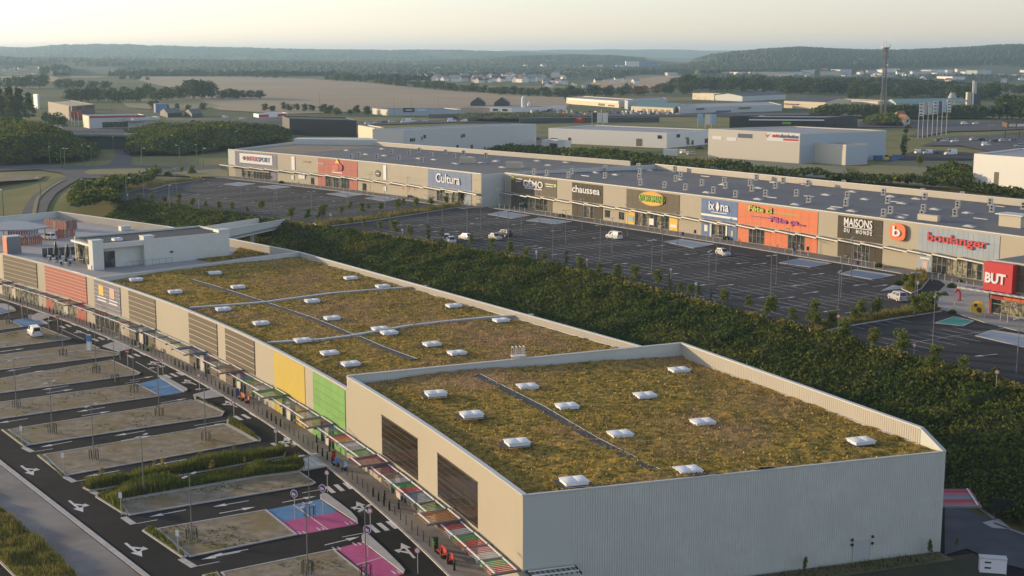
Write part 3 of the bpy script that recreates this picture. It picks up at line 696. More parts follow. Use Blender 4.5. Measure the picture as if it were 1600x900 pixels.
# --- roofs
def camber(b): return .78 * min(1.0, b / .3) + .1 * math.sin(math.pi * min(1, b))
def roof_pt(f0, f1, b0, b1, s, b, zb, inset_=.35):
    u = f0 + (f1 - f0) * s; a = Vector(FC.p(u, -inset_)); c = Vector(b0).lerp(Vector(b1), s); q = a.lerp(c, b); return (q.x, q.y, zb + camber(b))
def sedum_roof(parent, f0, f1, b0, b1, zb, st, rng, slope=0.0):
    L = max(f1 - f0, (Vector(b1) - Vector(b0)).length); W = (Vector(b0) - Vector(FC.p(f0))).length
    nu, nv = int(L / st), int(W / st); ss = np.linspace(0, 1, nu); bs = np.linspace(0, 1, nv)
    us = f0 + (f1 - f0) * ss; A = np.array([FC.p(u, -.35) for u in us]); B = np.array(b0)[None] * (1 - ss[:, None]) + np.array(b1)[None] * ss[:, None]
    X = A[:, None, :] * (1 - bs[None, :, None]) + B[:, None, :] * bs[None, :, None]
    cz = np.array([camber(b) for b in bs]); P2 = X.reshape(-1, 2)
    Z = (zb + cz[None, :] + slope * bs[None, :] + np.zeros((nu, 1))).ravel()
    n1 = vnoise(P2, .9, 3); n2 = vnoise(P2, 3.0, 5); jit = rng.random(len(P2)); dens = vnoise(P2, 9.0, 8)
    Zs = Z + .04 + .34 * n1 * n2 * (.5 + dens) + .10 * jit
    # membrane under the planting
    st2 = 12; I = np.arange(0, nu, max(1, nu // 30)); J = np.arange(0, nv, max(1, nv // 16)); I[-1] = nu - 1; J[-1] = nv - 1
    PM = np.column_stack([X[np.ix_(I, J)].reshape(-1, 2), Z.reshape(nu, nv)[np.ix_(I, J)].ravel() - .06])
    np_obj('roof_membrane', PM, grid_faces(len(I), len(J)), M_ROOFG, parent)
    rf = np_obj('sedum_carpet', np.column_stack([P2, Zs]), grid_faces(nu, nv), M_SEDUM, parent, kind='stuff', smooth=False)
    k = int(L * W * 13); q = rng.random((k, 2)); si = 1 + (q[:, 0] * (nu - 2)).astype(int); bi = 2 + (q[:, 1] * (nv - 4)).astype(int)
    C = np.column_stack([X[si, bi] + np.clip(rng.normal(0, .2, (k, 2)), -.3, .3), Zs.reshape(nu, nv)[si, bi] + .05])
    keep = rng.random(k) < .35 + .65 * vnoise(C[:, :2], 2.2, 9)
    V, Fq = leaf_quads(C[keep], .11 + .22 * rng.random(keep.sum())**1.5, rng, .0)
    np_obj('sedum_tufts', V, Fq, M_SEDUM2, parent, kind='stuff')
RB0 = off_line(K0, K1, .55); 
bk = off_line(K1, B2, .45)
sedum_roof(near_b, U_JOIN + .5, U_END - .15, tuple(Vector(K1) + Vector((.15, -.5))), tuple(Vector(C1) + Vector((-.5, .2))), 9.55, .42, RNG)
# --- the long block
zl = 9.0
m = MB(); wall_strip(m, FC, U_LEFT, U_JOIN - .003, 0, zl - .05, -.3, 0.0, 3.0); m.build('front_wall', M_TAN, long_b)
m = MB(); wall_strip(m, FC, U_LEFT, U_JOIN - .15, zl - .05, zl + .08, -.42, .07, 3.0); m.build('parapet_cap', M_CAP, long_b)
BACK = [(-116.5, 349.0), (-80.4, 318.0), L1, M1]
ZB = [10.05, 10.05, 10.05, 10.05]
m = MB(); mc = MB(); ml = MB()
for i in range(3):
    a, b = BACK[i], BACK[i + 1]; mi_ = off_line(a, b, .3)
    m.prism([a, b, mi_[1], mi_[0]], 0, 10.0)
    a2, b2 = off_line(a, b, .40); c2, d2 = off_line(a, b, -.08); mc.prism([a2, b2, d2, c2], 10.0, 10.11)
    r0, r1 = off_line(a, b, .305); ribbed(ml, r0, r1, 8.0, 9.96, .34, .03)
m.build('back_wall', M_GREYW, long_b); mc.build('parapet_cap', M_CAP, long_b); ml.build('parapet_lining', M_TANROOF, long_b)
m = MB(); o_ = off_line(L0, L1, -.35); m.prism([L0, L1, o_[1], o_[0]], 7.5, [9.05, 10.0, 10.0, 9.05]); m.build('cross_parapet', M_GREYW, long_b)
m = MB(); a, b = off_line(L0, L1, .08); c, d = off_line(L0, L1, -.43); m.prism([a, b, d, c], [9.05, 10.0, 10.0, 9.05], [9.16, 10.12, 10.12, 9.16]); m.build('parapet_cap', M_CAP, long_b)
sedum_roof(long_b, L0u + .5, U_JOIN - .3, tuple(Vector(L1) + Vector((-.4, -.6))), tuple(Vector(M1) + Vector((-.7, -1.6))), 7.98, .52, RNG, .30)
def roofz_long(x, y):
    u = FC.near((x, y)); a = np.array(FC.p(u)); h = np.hypot(*(np.array((x, y)) - a)); return 7.98 + camber(h / 40.) + .3 * h / 40. + .08
def roof_hit(px, fz, z0):
    z = z0
    for _ in range(4): x, y = G(px[0], px[1], z); z = fz(x, y)
    return x, y, z
fz_near = lambda x, y: 10.36 + .02
# fire-wall copings that cross the long roof and ride up over its camber
def coping(px, name='firewall_coping'):
    pts = [roof_hit(p, roofz_long, 8.9) for p in px]; m = MB()
    for a, b in zip(pts[:-1], pts[1:]): m.bar((a[0], a[1], a[2] + .12), (b[0], b[1], b[2] + .12), .95, .4)
    o = m.build(name, mat('zinc_coping', (.36, .39, .41), .5, metal=.2), long_b); m = MB()
    for a, b in zip(pts[:-1], pts[1:]): m.bar((a[0], a[1], a[2] + .34), (b[0], b[1], b[2] + .34), .5, .05)
    m.build('coping_cover', M_CAP, o)
coping([(297, 483), (318, 481.5), (360, 478.5), (415, 474), (470, 466.5), (520, 460), (600, 453.5), (667, 449)])
coping([(418, 538), (440, 536.5), (500, 533), (548, 527), (590, 519.5), (640, 511), (700, 504), (770, 497.5), (833, 494)])
def gutter(px, parent, fz, z0, w=1.0):
    pts = [roof_hit(p, fz, z0) for p in px]; m = MB(); e = MB()
    for a, b in zip(pts[:-1], pts[1:]):
        m.bar((a[0], a[1], a[2] + .2), (b[0], b[1], b[2] + .2), w, .1)
        d = Vector((b[0] - a[0], b[1] - a[1], 0)).normalized(); n = Vector((-d.y, d.x, 0)) * (w * .55)
        e.bar((a[0] + n.x, a[1] + n.y, a[2] + .22), (b[0] + n.x, b[1] + n.y, b[2] + .22), .09, .12)
    o = m.build('roof_gutter', M_ROOFD, parent); e.build('gutter_edge', M_CAP, o); return o
gutter([(297, 439), (345, 453), (400, 470.5), (487, 500), (552, 527)], long_b, roofz_long, 8.9)
gutter([(556, 528), (595, 545), (646, 564)], long_b, roofz_long, 8.9)
gutter([(744, 588), (787, 610), (845, 640), (925, 688), (1026, 740)], near_b, fz_near, 10.4, 1.1)
def skylight_meshes():
    b = MB(); b.prism([(-1.12, -.92), (1.12, -.92), (1.12, .92), (-1.12, .92)], -.1, .34)
    b.box((0, 0, .37), (2.4, 2.0, .07))
    d = MB(); n = 5
    for sx in (-1, 1):   # two gently domed panels
        V = []; 
        for i in range(n):
            for j in range(n):
                x = (i / (n - 1)) * 1.13 * sx + .02 * sx; y = (j / (n - 1) - .5) * 1.9
                V.append((x, y, .42 + .13 * (1 - (2 * i / (n - 1) - 1) ** 2) * (1 - (2 * j / (n - 1) - 1) ** 2)))
        d._add(V, [tuple(f) for f in grid_faces(n, n)])
    k = MB(); k.sheet([(-1.7, -1.2), (1.5, -1.2), (1.5, 1.25), (-1.7, 1.25)], 0); return b.mesh('skylight', M_WHITEP), d.mesh('skylight_dome', M_SKYL), k.mesh('membrane_patch', M_ROOFD)
SK_B, SK_D, SK_P = skylight_meshes()
def skylight(parent, px, fz, z0, rz, sc=1.0):
    x, y, z = roof_hit(px, fz, z0); o = putw(SK_B, 'skylight', parent, (x, y, z + .12), rz, (sc, sc, 1)); put(SK_D, 'dome', o); put(SK_P, 'membrane_patch', o, (0, 0, .06)); return o
RZN = math.atan2(wd.y, wd.x)
for p in [(681, 619), (737, 652), (824, 608), (886, 639), (808, 696), (897, 757), (969, 683), (1075, 740), (1008, 622), (1098, 664), (1061, 582), (1345, 694)]: skylight(near_b, p, fz_near, 10.4, RZN)
for p in [(213, 439.5), (274, 458.5), (372, 451), (336, 429), (548, 437), (598, 450), (349, 486), (408, 508), (488, 473), (519, 500), (594, 517), (608, 523), (473, 535), (515, 555), (548, 572), (709, 480.5), (675, 541), (714, 555), (783, 503.5)]:
    skylight(long_b, p, roofz_long, 8.9, R(25), .98)
# pale flashing at the foot of the parapets
for par, a_, b_, z_ in ((near_b, K1, B2, 10.42), (long_b, L1, M1, 9.12)):
    m = MB(); q0_, q1_ = off_line(a_, b_, .50); m.bar((*q0_, z_), (*q1_, z_), .22, .16); m.build('edge_flashing', M_CAP, par)
q0_, q1_ = off_line(K0, K1, .14); m = MB(); m.bar((*q0_, 9.75), (*q1_, 10.42), .16, .3); m.build('edge_flashing', M_CAP, near_b)
# roof access ladder over the cross wall
lx, ly = G(810, 562, 11.2); lz = 11.45
m = MB(); d = (Vector(K1) - Vector(K0)).normalized(); n = Vector((d.y, -d.x))
for s in (-.75, -.25, .25, .75): 
    p = Vector((lx, ly)) + d * s; m.bar((p.x + n.x * .3, p.y + n.y * .3, 10.4), (p.x + n.x * .3, p.y + n.y * .3, 12.9), .07); m.bar((p.x + n.x * .3, p.y + n.y * .3, 12.9), (p.x - n.x * .5, p.y - n.y * .5, 12.9), .07); m.bar((p.x - n.x * .5, p.y - n.y * .5, 12.9), (p.x - n.x * .5, p.y - n.y * .5, 9.2), .07)
for k in range(9):
    z = 10.5 + k * .28
    for s in (-.5, .5):
        p = Vector((lx, ly)) + d * s; q = p + d * (.25 if s > 0 else -.25); p = p - d * (.25 if s > 0 else -.25); m.bar((p.x + n.x * .3, p.y + n.y * .3, z), (q.x + n.x * .3, q.y + n.y * .3, z), .05)
m.box((lx, ly, 11.75), (1.9, 1.0, .08), RZN); m.build('roof_ladder', M_WHITEM, near_b)

# ------------------------------------------------------------------ front panels
def panel(parent, u0, u1, z0, z1, m, o=.06, name='wall_panel', step=3.0):
    b = MB(); wall_strip(b, FC, u0, u1, z0, z1, .004, o, step); return b.build(name, m, parent)
def planks(parent, u0, u1, z0, z1, n, m, gap=.075, o=.10):
    for k in range(n):
        h = (z1 - z0) / n; panel(parent, u0, u1, z0 + k * h + gap + .03, z0 + (k + 1) * h, m, o, 'cladding_plank')
        if z1 > 5 and k: panel(parent, u0, u1, z0 + k * h - .045 + .06, z0 + k * h + gap + .025, M_TRIM, o + .02, 'plank_trim')
def tiles(parent, u0, u1, z0, z1, nu, nz, m, gap=.03, o=.08, name='facade_tile'):
    for i in range(nu):
        for k in range(nz):
            du = (u1 - u0) / nu; dz = (z1 - z0) / nz; panel(parent, u0 + i * du + gap / 2, u0 + (i + 1) * du - gap / 2, z0 + k * dz + gap, z0 + (k + 1) * dz, m, o, name)
ux = lambda x, z=9.0: FC.at_px(x, z)
for x0, x1, m_, n in ((5, 57, M_DARKP, 6), (70, 134.5, M_RED, 8), (147, 187.5, M_NAVY, 7), (201, 242.5, M_DARKP, 6), (295, 339, M_DARKP, 6), (352, 397.5, M_DARKP, 6)):
    planks(long_b, ux(x0), ux(x1), 3.55, 8.72, n, m_)
panel(long_b, ux(428), ux(476), 3.55, 8.72, M_YEL); tiles(long_b, ux(489), ux(539.5), 3.55, 8.72, 5, 5, M_GRN)
# posters on the blue planks
for x0, x1, m_ in ((154.5, 162, M_SIGNY), (171.5, 179, mat('poster_peach', (.66, .42, .30), .5))):
    panel(long_b, ux(x0), ux(x1), 6.2, 8.1, m_, .15, 'poster')
for x0, x1 in ((152, 165.5), (170, 183)):
    for z in (5.7, 5.15): panel(long_b, ux(x0), ux(x1), z, z + .22, M_SIGNW, .13, 'white_text_line')
# ground floor from left to right
low = [(5, 60, 'glassL'), (73, 85, 'red'), (85, 122, 'glassL'), (122, 136, 'red'), (150, 188, 'glass'), (203, 215, 'dark'), (215, 231, 'door'), (231, 243, 'dark'),
       (297, 310, 'dark'), (310, 327, 'door'), (327, 341, 'dark'), (354, 367, 'dark'), (367, 384, 'door'), (384, 398, 'dark'), (430, 445, 'yellow'), (445, 462, 'door'), (462, 478, 'yellow'),
       (489, 505, 'green'), (505, 522, 'door'), (522, 540, 'green'), (597, 615, 'dark'), (615, 635, 'door'), (635, 652, 'dark'), (682, 746, 'dark')]
for x0, x1, k in low:
    par = near_b if x0 > 541 else long_b; u0, u1 = FC.at_px(x0, 0), FC.at_px(x1, 0)
    if k in ('red', 'yellow', 'green'): tiles(par, u0, u1, .14, 3.25, 3, 1, {'red': M_RED, 'yellow': M_YEL, 'green': M_GRN}[k])
    elif k == 'dark': planks(par, u0, u1, .14, 3.25, 4, M_DARKP)
    elif k == 'door':
        panel(par, u0, u1, .14, 2.75, M_GLASSL, .03, 'shop_window'); a = u0 + (u1 - u0) * .35; b = u0 + (u1 - u0) * .75
        dr = panel(par, a, b, .14, 2.9, M_DOORL, .30, 'shop_door'); 
        for q in (u0, a, b, u1): panel(par, q - .05, q + .05, .14, 2.8, M_GREYM, .34, 'door_post')
        panel(par, u0, u1, 2.75, 3.0, M_GREYM, .2, 'door_lintel')
    else:
        n = max(4, int((u1 - u0) / 1.9)); du = (u1 - u0) / n
        for i in range(n):
            panel(par, u0 + i * du + .06, u0 + (i + 1) * du - .06, .2, 3.1, M_DOORL if (k == 'glassL' and i % 6 == 2) else (M_GLASSL if k == 'glassL' else M_GLASS), .04, 'shop_window')
        for i in range(n + 1): panel(par, u0 + i * du - .05, u0 + i * du + .05, .14, 3.2, M_STEEL, .09, 'mullion')
        panel(par, u0, u1, 2.25, 2.35, M_STEEL, .10, 'transom')
# two great brown glazed bays of the near block
for x0, x1 in ((597, 653), (684, 746.5)):
    u0, u1 = FC.at_px(x0, 6), FC.at_px(x1, 6)
    panel(near_b, u0, u1, 3.75, 8.45, M_DKBR, .018, 'window_backing')
    for k in range(7):
        for i in range(3):
            du = (u1 - u0) / 3; dz = (8.45 - 3.75) / 7
            panel(near_b, u0 + i * du + .015, u0 + (i + 1) * du - .015, 3.75 + k * dz + .05, 3.75 + (k + 1) * dz, M_DARKG, .035 + .006 * ((k + i) % 2), 'glazing_pane')
    panel(near_b, u0, u1, 8.45, 8.56, M_DKBR, .09, 'window_head')
# vertical seams in the beige wall
for k in range(0, 46):
    u = U_LEFT + 6 + k * (U_END - U_LEFT - 7) / 46
    panel(near_b if u > U_JOIN else long_b, u - .015, u + .015, .14, 3.2, M_TAN2, .022, 'wall_seam')

# ------------------------------------------------------------------ the slatted canopy
def canopy(parent, pf, u0, u1, z, o0, o1, cols, n, rails=True, beam=M_GREYM):
    """pf(u, off) -> (x, y); slats run outwards from the wall, cols colour them in turn along the row"""
    fr = MB(); um = (u0 + u1) / 2
    for o in (o0 + .25, o1 - .35):
        fr.bar((*pf(u0 + .1, o), z + .12), (*pf(u1 - .1, o), z + .12), .13, .10)
    c = fr.build('canopy', M_WHITEM, parent)
    for u in (u0, u1):
        bm_ = MB(); bm_.bar((*pf(u, o0 - .1), z + .02), (*pf(u, o1 + .05), z - .05), .26 if u == u0 else .08, .20); bm_.build('cross_beam', beam, c)
    by = {}
    for i in range(n):
        u = u0 + (i + .75) / (n + .5) * (u1 - u0); cn = cols[int(i * len(cols) / n)]
        s = MB(); s.bar((*pf(u, o0 + .05), z + .03), (*pf(u, o1), z + .03), .16, .06); s.build('slat', CANOPY_COL[cn], c)
    return c
pfF = lambda u, o: tuple(FC.p(u, o))
seq = [('red', 'green', 'P0'), ('white', 'pink', 'P0'), ('red', 'green', 'P0'), ('white', 'red', 'P0'), ('orange', 'orange', 'P1'), ('green', 'dgreen', 'P0'), ('blue', 'blue', 'P0'), ('red', 'green', 'P0'), ('white', 'brown', 'P0'), ('crimson', 'crimson', 'P0'), ('crimson', 'crimson', 'P1'), ('green', 'green', 'P0'),
       ('gray', 'white', 'P0'), ('orange', 'red', 'P0'), ('green', 'gray', 'P0'), ('crimson', 'brown', 'P1'), ('blue', 'gray', 'P0'), ('brown', 'gray', 'P0'), ('gray', 'green', 'P0'), ('green', 'green', 'P1'), ('gray', 'gray', 'P0'), ('brown', 'green', 'P0'),
       ('blue', 'crimson', 'P0'), ('brown', 'brown', 'P1'), ('green', 'gray', 'P0'), ('crimson', 'blue', 'P0'), ('blue', 'blue', 'P1'), ('gray', 'green', 'P0'), ('brown', 'blue', 'P0'), ('gray', 'gray', 'P0'), ('white', 'gray', 'P1'), ('gray', 'brown', 'P0')]
u = U_END - .2; i = 0
while u > U_LEFT + 3 and i < 60:
    a = seq[i % len(seq)]; Lm = 3.55 if i < 14 else (4.3 if i < 24 else 5.4); u0 = max(U_LEFT, u - Lm)
    n = 8 if i < 14 else (7 if i < 24 else 5)
    pr = a[2] == 'P1'
    canopy(near_b if u > U_JOIN else long_b, pfF, u0 + .03, u, 3.38 + (.22 if pr else 0) + .02 * (i % 3), .25, 4.1 if pr else 3.0, a[:2][::-1], n)
    u = u0; i += 1
pfE = lambda u, o: dd(u, o)
canopy(near_b, pfE, .3, 5.0, 3.35, .2, 1.9, ('navy', 'dgreen', 'dgreen'), 9, beam=M_DARKM)
bd = (Vector(K1) - Vector(C1)).normalized(); bn = Vector((bd.y, -bd.x))
pfB = lambda u, o: (C1[0] + .25 + .12 * u + o, C1[1] + .8 + .99 * u + .03 * o)
canopy(near_b, pfB, .1, 5.6, 4.5, -1.4, 4.0, ('pink', 'red', 'gray', 'pink', 'red'), 15)
for s in (30.0, 38.8):
    pass
# ------------------------------------------------------------------ the far end of the shop row: parking deck, terrace, pavilion
DZ = 8.35
E0, E1 = (-141.0, 322.0), (-128.0, 310.0)
end_b = thing('parking_deck_building', 'far end of the shop row with a pale rooftop parking deck and terrace', 'building', (-100, 310, 0))
lf = tuple(FC.p(U_LEFT))
fr_in = [tuple(FC.p(u, -.45)) for u in np.linspace(U_LEFT, L0u - .05, 8)]
L0b, L1b = tuple(FC.p(L0u + .12, -.46)), off_line(L0, L1, -.05)[1]
m = MB(); m.prism([*fr_in, L0b, L1b, off_line(BACK[1], L1, -.1)[0], (-116.3, 348.4), (E0[0] + .3, E0[1]), (E1[0] + .3, E1[1])], 6.5, DZ); m.build('deck_slab', M_DECK, end_b)
m = MB(); wall_box(m, E0, BACK[0], 0, 10.0, .3); wall_box(m, E1, E0, 0, 10.0, .3); m.build('end_wall', M_GREYW, end_b)
m = MB(); wall_box(m, lf, E1, 0, 9.0, .3) if False else wall_box(m, E1, lf, 0, 8.9, .3); m.build('front_wall', M_TAN, end_b)
m = MB(); wall_box(m, E0, BACK[0], 10.0, 10.11, .5, .1); m.build('parapet_cap', M_CAP, end_b)
# pavilion on the roof
pa, pb = Vector((-80.3, 264.4)), Vector((-58.5, 282.0)); pd = (pb - pa).normalized(); pn = Vector((pd.y, -pd.x)); PR = math.atan2(pd.y, pd.x)
pp = lambda u, o: tuple(pa + pd * u + pn * o)           # o outwards (towards the camera)
pav = thing('roof_pavilion', 'grey flat roofed pavilion with two square piers on the roof of the shop row', 'pavilion', (*pa, DZ))
def pbox(mb, u0, u1, o0, o1, z0, z1): mb.prism([pp(u0, o0), pp(u1, o0), pp(u1, o1), pp(u0, o1)], z0, z1); return mb
pz = 13.5
m = MB(); pbox(m, 10.6, 27.6, -.3, 0, DZ, pz); pbox(m, 27.3, 27.6, -13.4, -.303, DZ, pz); pbox(m, 0, 27.6, -13.7, -13.403, DZ, pz); pbox(m, 0.2, 10.597, -1.6, -1.3, DZ, pz - .9); m.build('wall', M_GREYW, pav)
m = MB(); pbox(m, 0.2, 27.3, -13.4, -.303, pz - .9, pz - .35); m.build('roof', M_ROOFD, pav)
m = MB(); pbox(m, .2, 10.597, -.3, .25, pz - 1.1, pz - .1); m.build('fascia', M_CAP, pav)
for u in (-1.0, 9.6):
    m = MB(); pbox(m, u - .9, u + 1.3, -1.7, .35, DZ, pz + .55); pr = m.build('pier', M_GREYW, pav); m = MB(); pbox(m, u - 1.0, u + 1.4, -1.8, .45, pz + .55, pz + .68); m.build('pier_cap', M_CAP, pr)
m = MB(); pbox(m, 25.2, 27.8, -2.4, .1, pz, pz + .6); m.build('roof_box', M_CAP, pav)
m = MB(); pbox(m, .9, 3.2, -1.25, -1.2, DZ + .05, pz - 1.9); d0 = m.build('glazed_door', M_GLASS, pav); m = MB(); pbox(m, .7, .9, -1.25, -1.1, DZ, pz - 1.7); m.build('door_frame', M_DARKM, d0)
m = MB(); pbox(m, .0, .06, -13.2, -1.8, DZ + .1, pz - 1.2)
for k in range(7): 
    m = MB(); pbox(m, -.06, 0.0, -13.2 + k * 1.6, -13.2 + k * 1.6 + 1.5, DZ + .1, pz - 1.2); m.build('window_pane', M_GLASS if k % 3 else M_GLASSL, pav)
m = MB(); pbox(m, -.9, .19, -13.4, -1.8, pz - 1.0, pz - .6); m.build('eaves', M_CAP, pav)
pk = putw(SK_B, 'skylight', pav, (*pp(5.2, -4.5), pz - .3), PR, (.8, .8, 1)); put(SK_D, 'dome', pk)
m = MB(); m.box((*pp(14.6, .2), pz - 3.0), (.5, .3, .3)); m.build('wall_lamp', M_DARKM, pav)
for k in range(8):
    m = MB(); m.bar((*pp(4.5 + k * 1.4, .9), DZ), (*pp(4.5 + k * 1.4, .9), DZ + 1.1), .05); m.build('railing_post', M_GREYM, pav)
m = MB(); m.bar((*pp(4.5, .9), DZ + 1.1), (*pp(14.3, .9), DZ + 1.1), .05); m.build('railing', M_GREYM, pav)
def sz_block(name, label, cat, px, w, d, h, mt, z=DZ, rz=PR, cap=None):
    x, y = G(*px, z); t = thing(name, label, cat, (x, y, z), rz); b = MB(); b.box((x, y, z + h / 2), (w, d, h)); o = None
    b2 = MB(); b2.prism([(-w / 2, -d / 2), (w / 2, -d / 2), (w / 2, d / 2), (-w / 2, d / 2)], 0, h); put(b2.mesh('body', mt), 'body', t)
    c = MB(); c.prism([(-w / 2 - .06, -d / 2 - .06), (w / 2 + .06, -d / 2 - .06), (w / 2 + .06, d / 2 + .06), (-w / 2 - .06, d / 2 + .06)], h, h + .1); put(c.mesh('cap', cap or M_CAP), 'cap', t); return t
t = sz_block('stair_block', 'grey square stair block with an orange side at the left of the roof terrace', 'stairwell', (20, 396), 2.9, 2.6, 3.7, M_GREYM)
b = MB(); b.box((-1.5, 0, 1.8), (.08, 2.5, 3.5)); put(b.mesh('orange_side', M_ORANGE), 'side_panel', t)
sz_block('roof_hatch', 'pale low hatch on the roof in front of the pavilion', 'hatch', (150, 420), 2.6, 1.8, .75, M_CAP)
sz_block('roof_vent', 'pale square vent box on the deck behind the pavilion', 'vent', (195, 360), 2.4, 1.6, 1.0, M_CAP)
def slat_screen(px0, px1, h, n, label, greys, z=DZ):
    a, b2 = Vector(G(*px0, z)), Vector(G(*px1, z)); t = thing('slat_screen', label, 'screen', (*a, z), 0, 'red slatted screens on the parking deck'); d = b2 - a
    r = MB(); r.bar((*a, z + .5), (*b2, z + .5), .07); put(r.mesh('rail', M_DARKM, (*a, z)), 'rail', t); r = MB(); r.bar((*a, z + h - .4), (*b2, z + h - .4), .07); put(r.mesh('rail', M_DARKM, (*a, z)), 'rail', t)
    for k in range(n):
        q = a + d * ((k + .5) / n); w_ = d.length / n * .78; s = MB(); hh = h + .35 * (((k * 7) % 5) / 4 - .5)
        s.box((*q, z + hh / 2), (w_, .10, hh), math.atan2(d.y, d.x)); put(s.mesh('slat', M_GREYM if k in greys else mat('rust_red_slat', (.27, .07, .05), .6), (*a, z)), 'slat', t)
slat_screen((70, 356), (103, 360.5), 2.3, 12, 'red slatted screen along the back of the parking deck, left part', (5,))
slat_screen((104, 360), (121, 357.5), 2.3, 7, 'red and grey slatted screen at the right end of the deck screens', (2, 3, 6))
slat_screen((87, 373.5), (118, 369.5), 2.0, 11, 'low red and grey slatted screen beside the parked white car', (5, 7, 10))
slat_screen((33, 384), (66, 381), 1.9, 11, 'red slatted screen with gaps beside the grey stair block', (4,))
slat_screen((12, 367), (60, 364), 1.6, 12, 'dark red slatted screen under the flat deck roof', (8, 9, 10, 11))
ft = thing('flat_canopy', 'thin flat grey roof on posts over the parking deck', 'canopy', (*G(30, 358, DZ), DZ))
cz = 11.4
m = MB(); m.prism(GL([(-40, 361), (14, 346.5), (42, 347.5), (79, 356), (50, 360.5), (0, 361.5)], cz), cz, cz + .28, True); m.build('roof_sheet', mat('zinc_roof', (.25, .26, .27), .5, metal=.2), ft)
for p in ((5, 359), (46, 358), (70, 355.5), (20, 349)):
    x, y = G(*p, cz); m = MB(); m.tube((x, y, DZ), (x, y, cz), .09); m.build('post', M_GREYM, ft)
gs = thing('glass_screen', 'dark glazed wind screen behind the terrace tables', 'screen', (*G(92, 400, DZ), DZ))
a, b2 = Vector(G(66, 401, DZ)), Vector(G(119, 398, DZ))
for k in range(6):
    p, q = a.lerp(b2, k / 6 + .01), a.lerp(b2, (k + 1) / 6 - .01); m = MB(); m.bar((*p, DZ + .9), (*q, DZ + .9), .06, 1.7); m.build('pane', M_GLASS, gs)
m = MB(); m.bar((*a, DZ + 1.85), (*b2, DZ + 1.85), .18, .12); m.build('top_rail', M_CAP, gs)
def parasol(px, label):
    x, y = G(*px, DZ); t = thing('closed_parasol', label, 'parasol', (x, y, DZ), 0, 'closed black parasols on the terrace')
    p = MB(); p.tube((0, 0, 0), (0, 0, 3.9), .04); put(p.mesh('pole', M_DARKM), 'pole', t); p = MB(); p.lathe((0, 0, 0), [(.12, .9), (.32, 1.3), (.36, 2.0), (.26, 3.0), (.06, 3.8)], 9); put(p.mesh('cloth', M_BLACKP), 'folded_cloth', t)
    p = MB(); p.box((0, 0, .06), (.8, .8, .12)); put(p.mesh('base', M_GREYM), 'base', t)
parasol((88, 405), 'closed black parasol on the terrace, the taller left one'); parasol((106, 409), 'closed black parasol on the terrace beside the pavilion windows')
def table_set():
    t = thing('terrace_table', '', 'table', (0, 0, 0)); b = MB(); b.lathe((0, 0, 0), [(.25, 0), (.05, .05), (.05, .7), (.45, .72), (.45, .76)], 8); put(b.mesh('table_top', M_WHITEP), 'table_top', t); return t
def chair_():
    t = thing('terrace_chair', '', 'chair', (0, 0, 0))
    b = MB(); b.box((0, 0, .45), (.45, .45, .06)); put(b.mesh('seat', M_BLACKP), 'seat', t); b = MB(); b.box((0, .22, .72), (.45, .05, .5)); put(b.mesh('backrest', M_BLACKP), 'backrest', t); lm = MB(); lm.bar((0, 0, 0), (0, 0, .44), .04); lm = lm.mesh('leg', M_DARKM)
    for sx in (-.2, .2):
        for sy in (-.2, .2): put(lm, 'leg', t, (sx, sy, 0))
    return t
T0, CH0 = table_set(), chair_()
for i, p in enumerate([(77, 405), (84, 409), (95, 413), (99, 406), (110, 411), (116, 406), (103, 416)]):
    x, y = G(*p, DZ); o = T0 if i == 0 else copy_tree(T0); o.location = (x, y, DZ); o['label'] = 'round white table on the roof terrace, %s from the left' % ordinal(sorted([77, 84, 95, 99, 110, 116, 103]).index(p[0])); o['group'] = 'terrace tables'
    for k, (dx, dy) in enumerate(((.75, .1), (-.7, -.2))):
        c = CH0 if i == 0 and k == 0 else copy_tree(CH0); c.location = (x + dx, y + dy, DZ); c.rotation_euler = (0, 0, k * 3.1 + i); c['label'] = 'black chair %s of the %s roof terrace table from the left' % ('right' if k == 0 else 'left', ordinal(sorted([77, 84, 95, 99, 110, 116, 103]).index(p[0]))); c['group'] = 'terrace chairs'
sp_ = GL([(306, 405.5), (362, 399.5), (371, 389), (392, 380), (455, 391.5), (330, 409)], DZ + .08)
MB().sheet(sp_, DZ + .08).build('sedum_patch', M_SEDUM, end_b); Q = scatter(sp_, 2600, RNG); V_, F_q = leaf_quads(np.column_stack([Q, np.full(len(Q), DZ + .18)]), .3, RNG); np_obj('sedum_tufts', V_, F_q, M_SEDUM2, end_b, kind='stuff')
# ramp bridge from the roof deck to the upper car park
br = thing('ramp_bridge', 'pale concrete ramp bridge from the parking deck to the upper car park', 'bridge', (-62, 328, 0))
q0, q1 = Vector((-66.5, 309.0)), Vector((-57.6, 347.5)); bd2 = (q1 - q0).normalized(); bl = Vector((-bd2.y, bd2.x))
m = MB(); m.prism([tuple(q0), tuple(q1), tuple(q1 + bl * 8), tuple(q0 + bl * 8)], [7.9, 6.5, 6.5, 7.9], [DZ, 7.03, 7.03, DZ], True); m.build('deck', M_DECK, br)
for o in (0, 7.7):
    m = MB(); a, b2 = q0 + bl * o, q1 + bl * o; m.prism([tuple(a), tuple(b2), tuple(b2 + bl * .3), tuple(a + bl * .3)], [7.6, 6.2, 6.2, 7.6], [10.3, 8.2, 8.2, 10.3], True); pq = m.build('parapet', M_GREYW, br)
    m = MB(); m.bar((*(a + bl * .15), 10.36), (*(b2 + bl * .15), 8.26), .42, .1); m.build('coping', M_CAP, pq)
for t_ in (.12, .5, .85):
    p = q0.lerp(q1, t_) + bl * 1.0; m = MB(); m.box((p.x, p.y, 3.4), (.8, .8, 7.2)); m.build('pillar', M_PAVE_L, br)

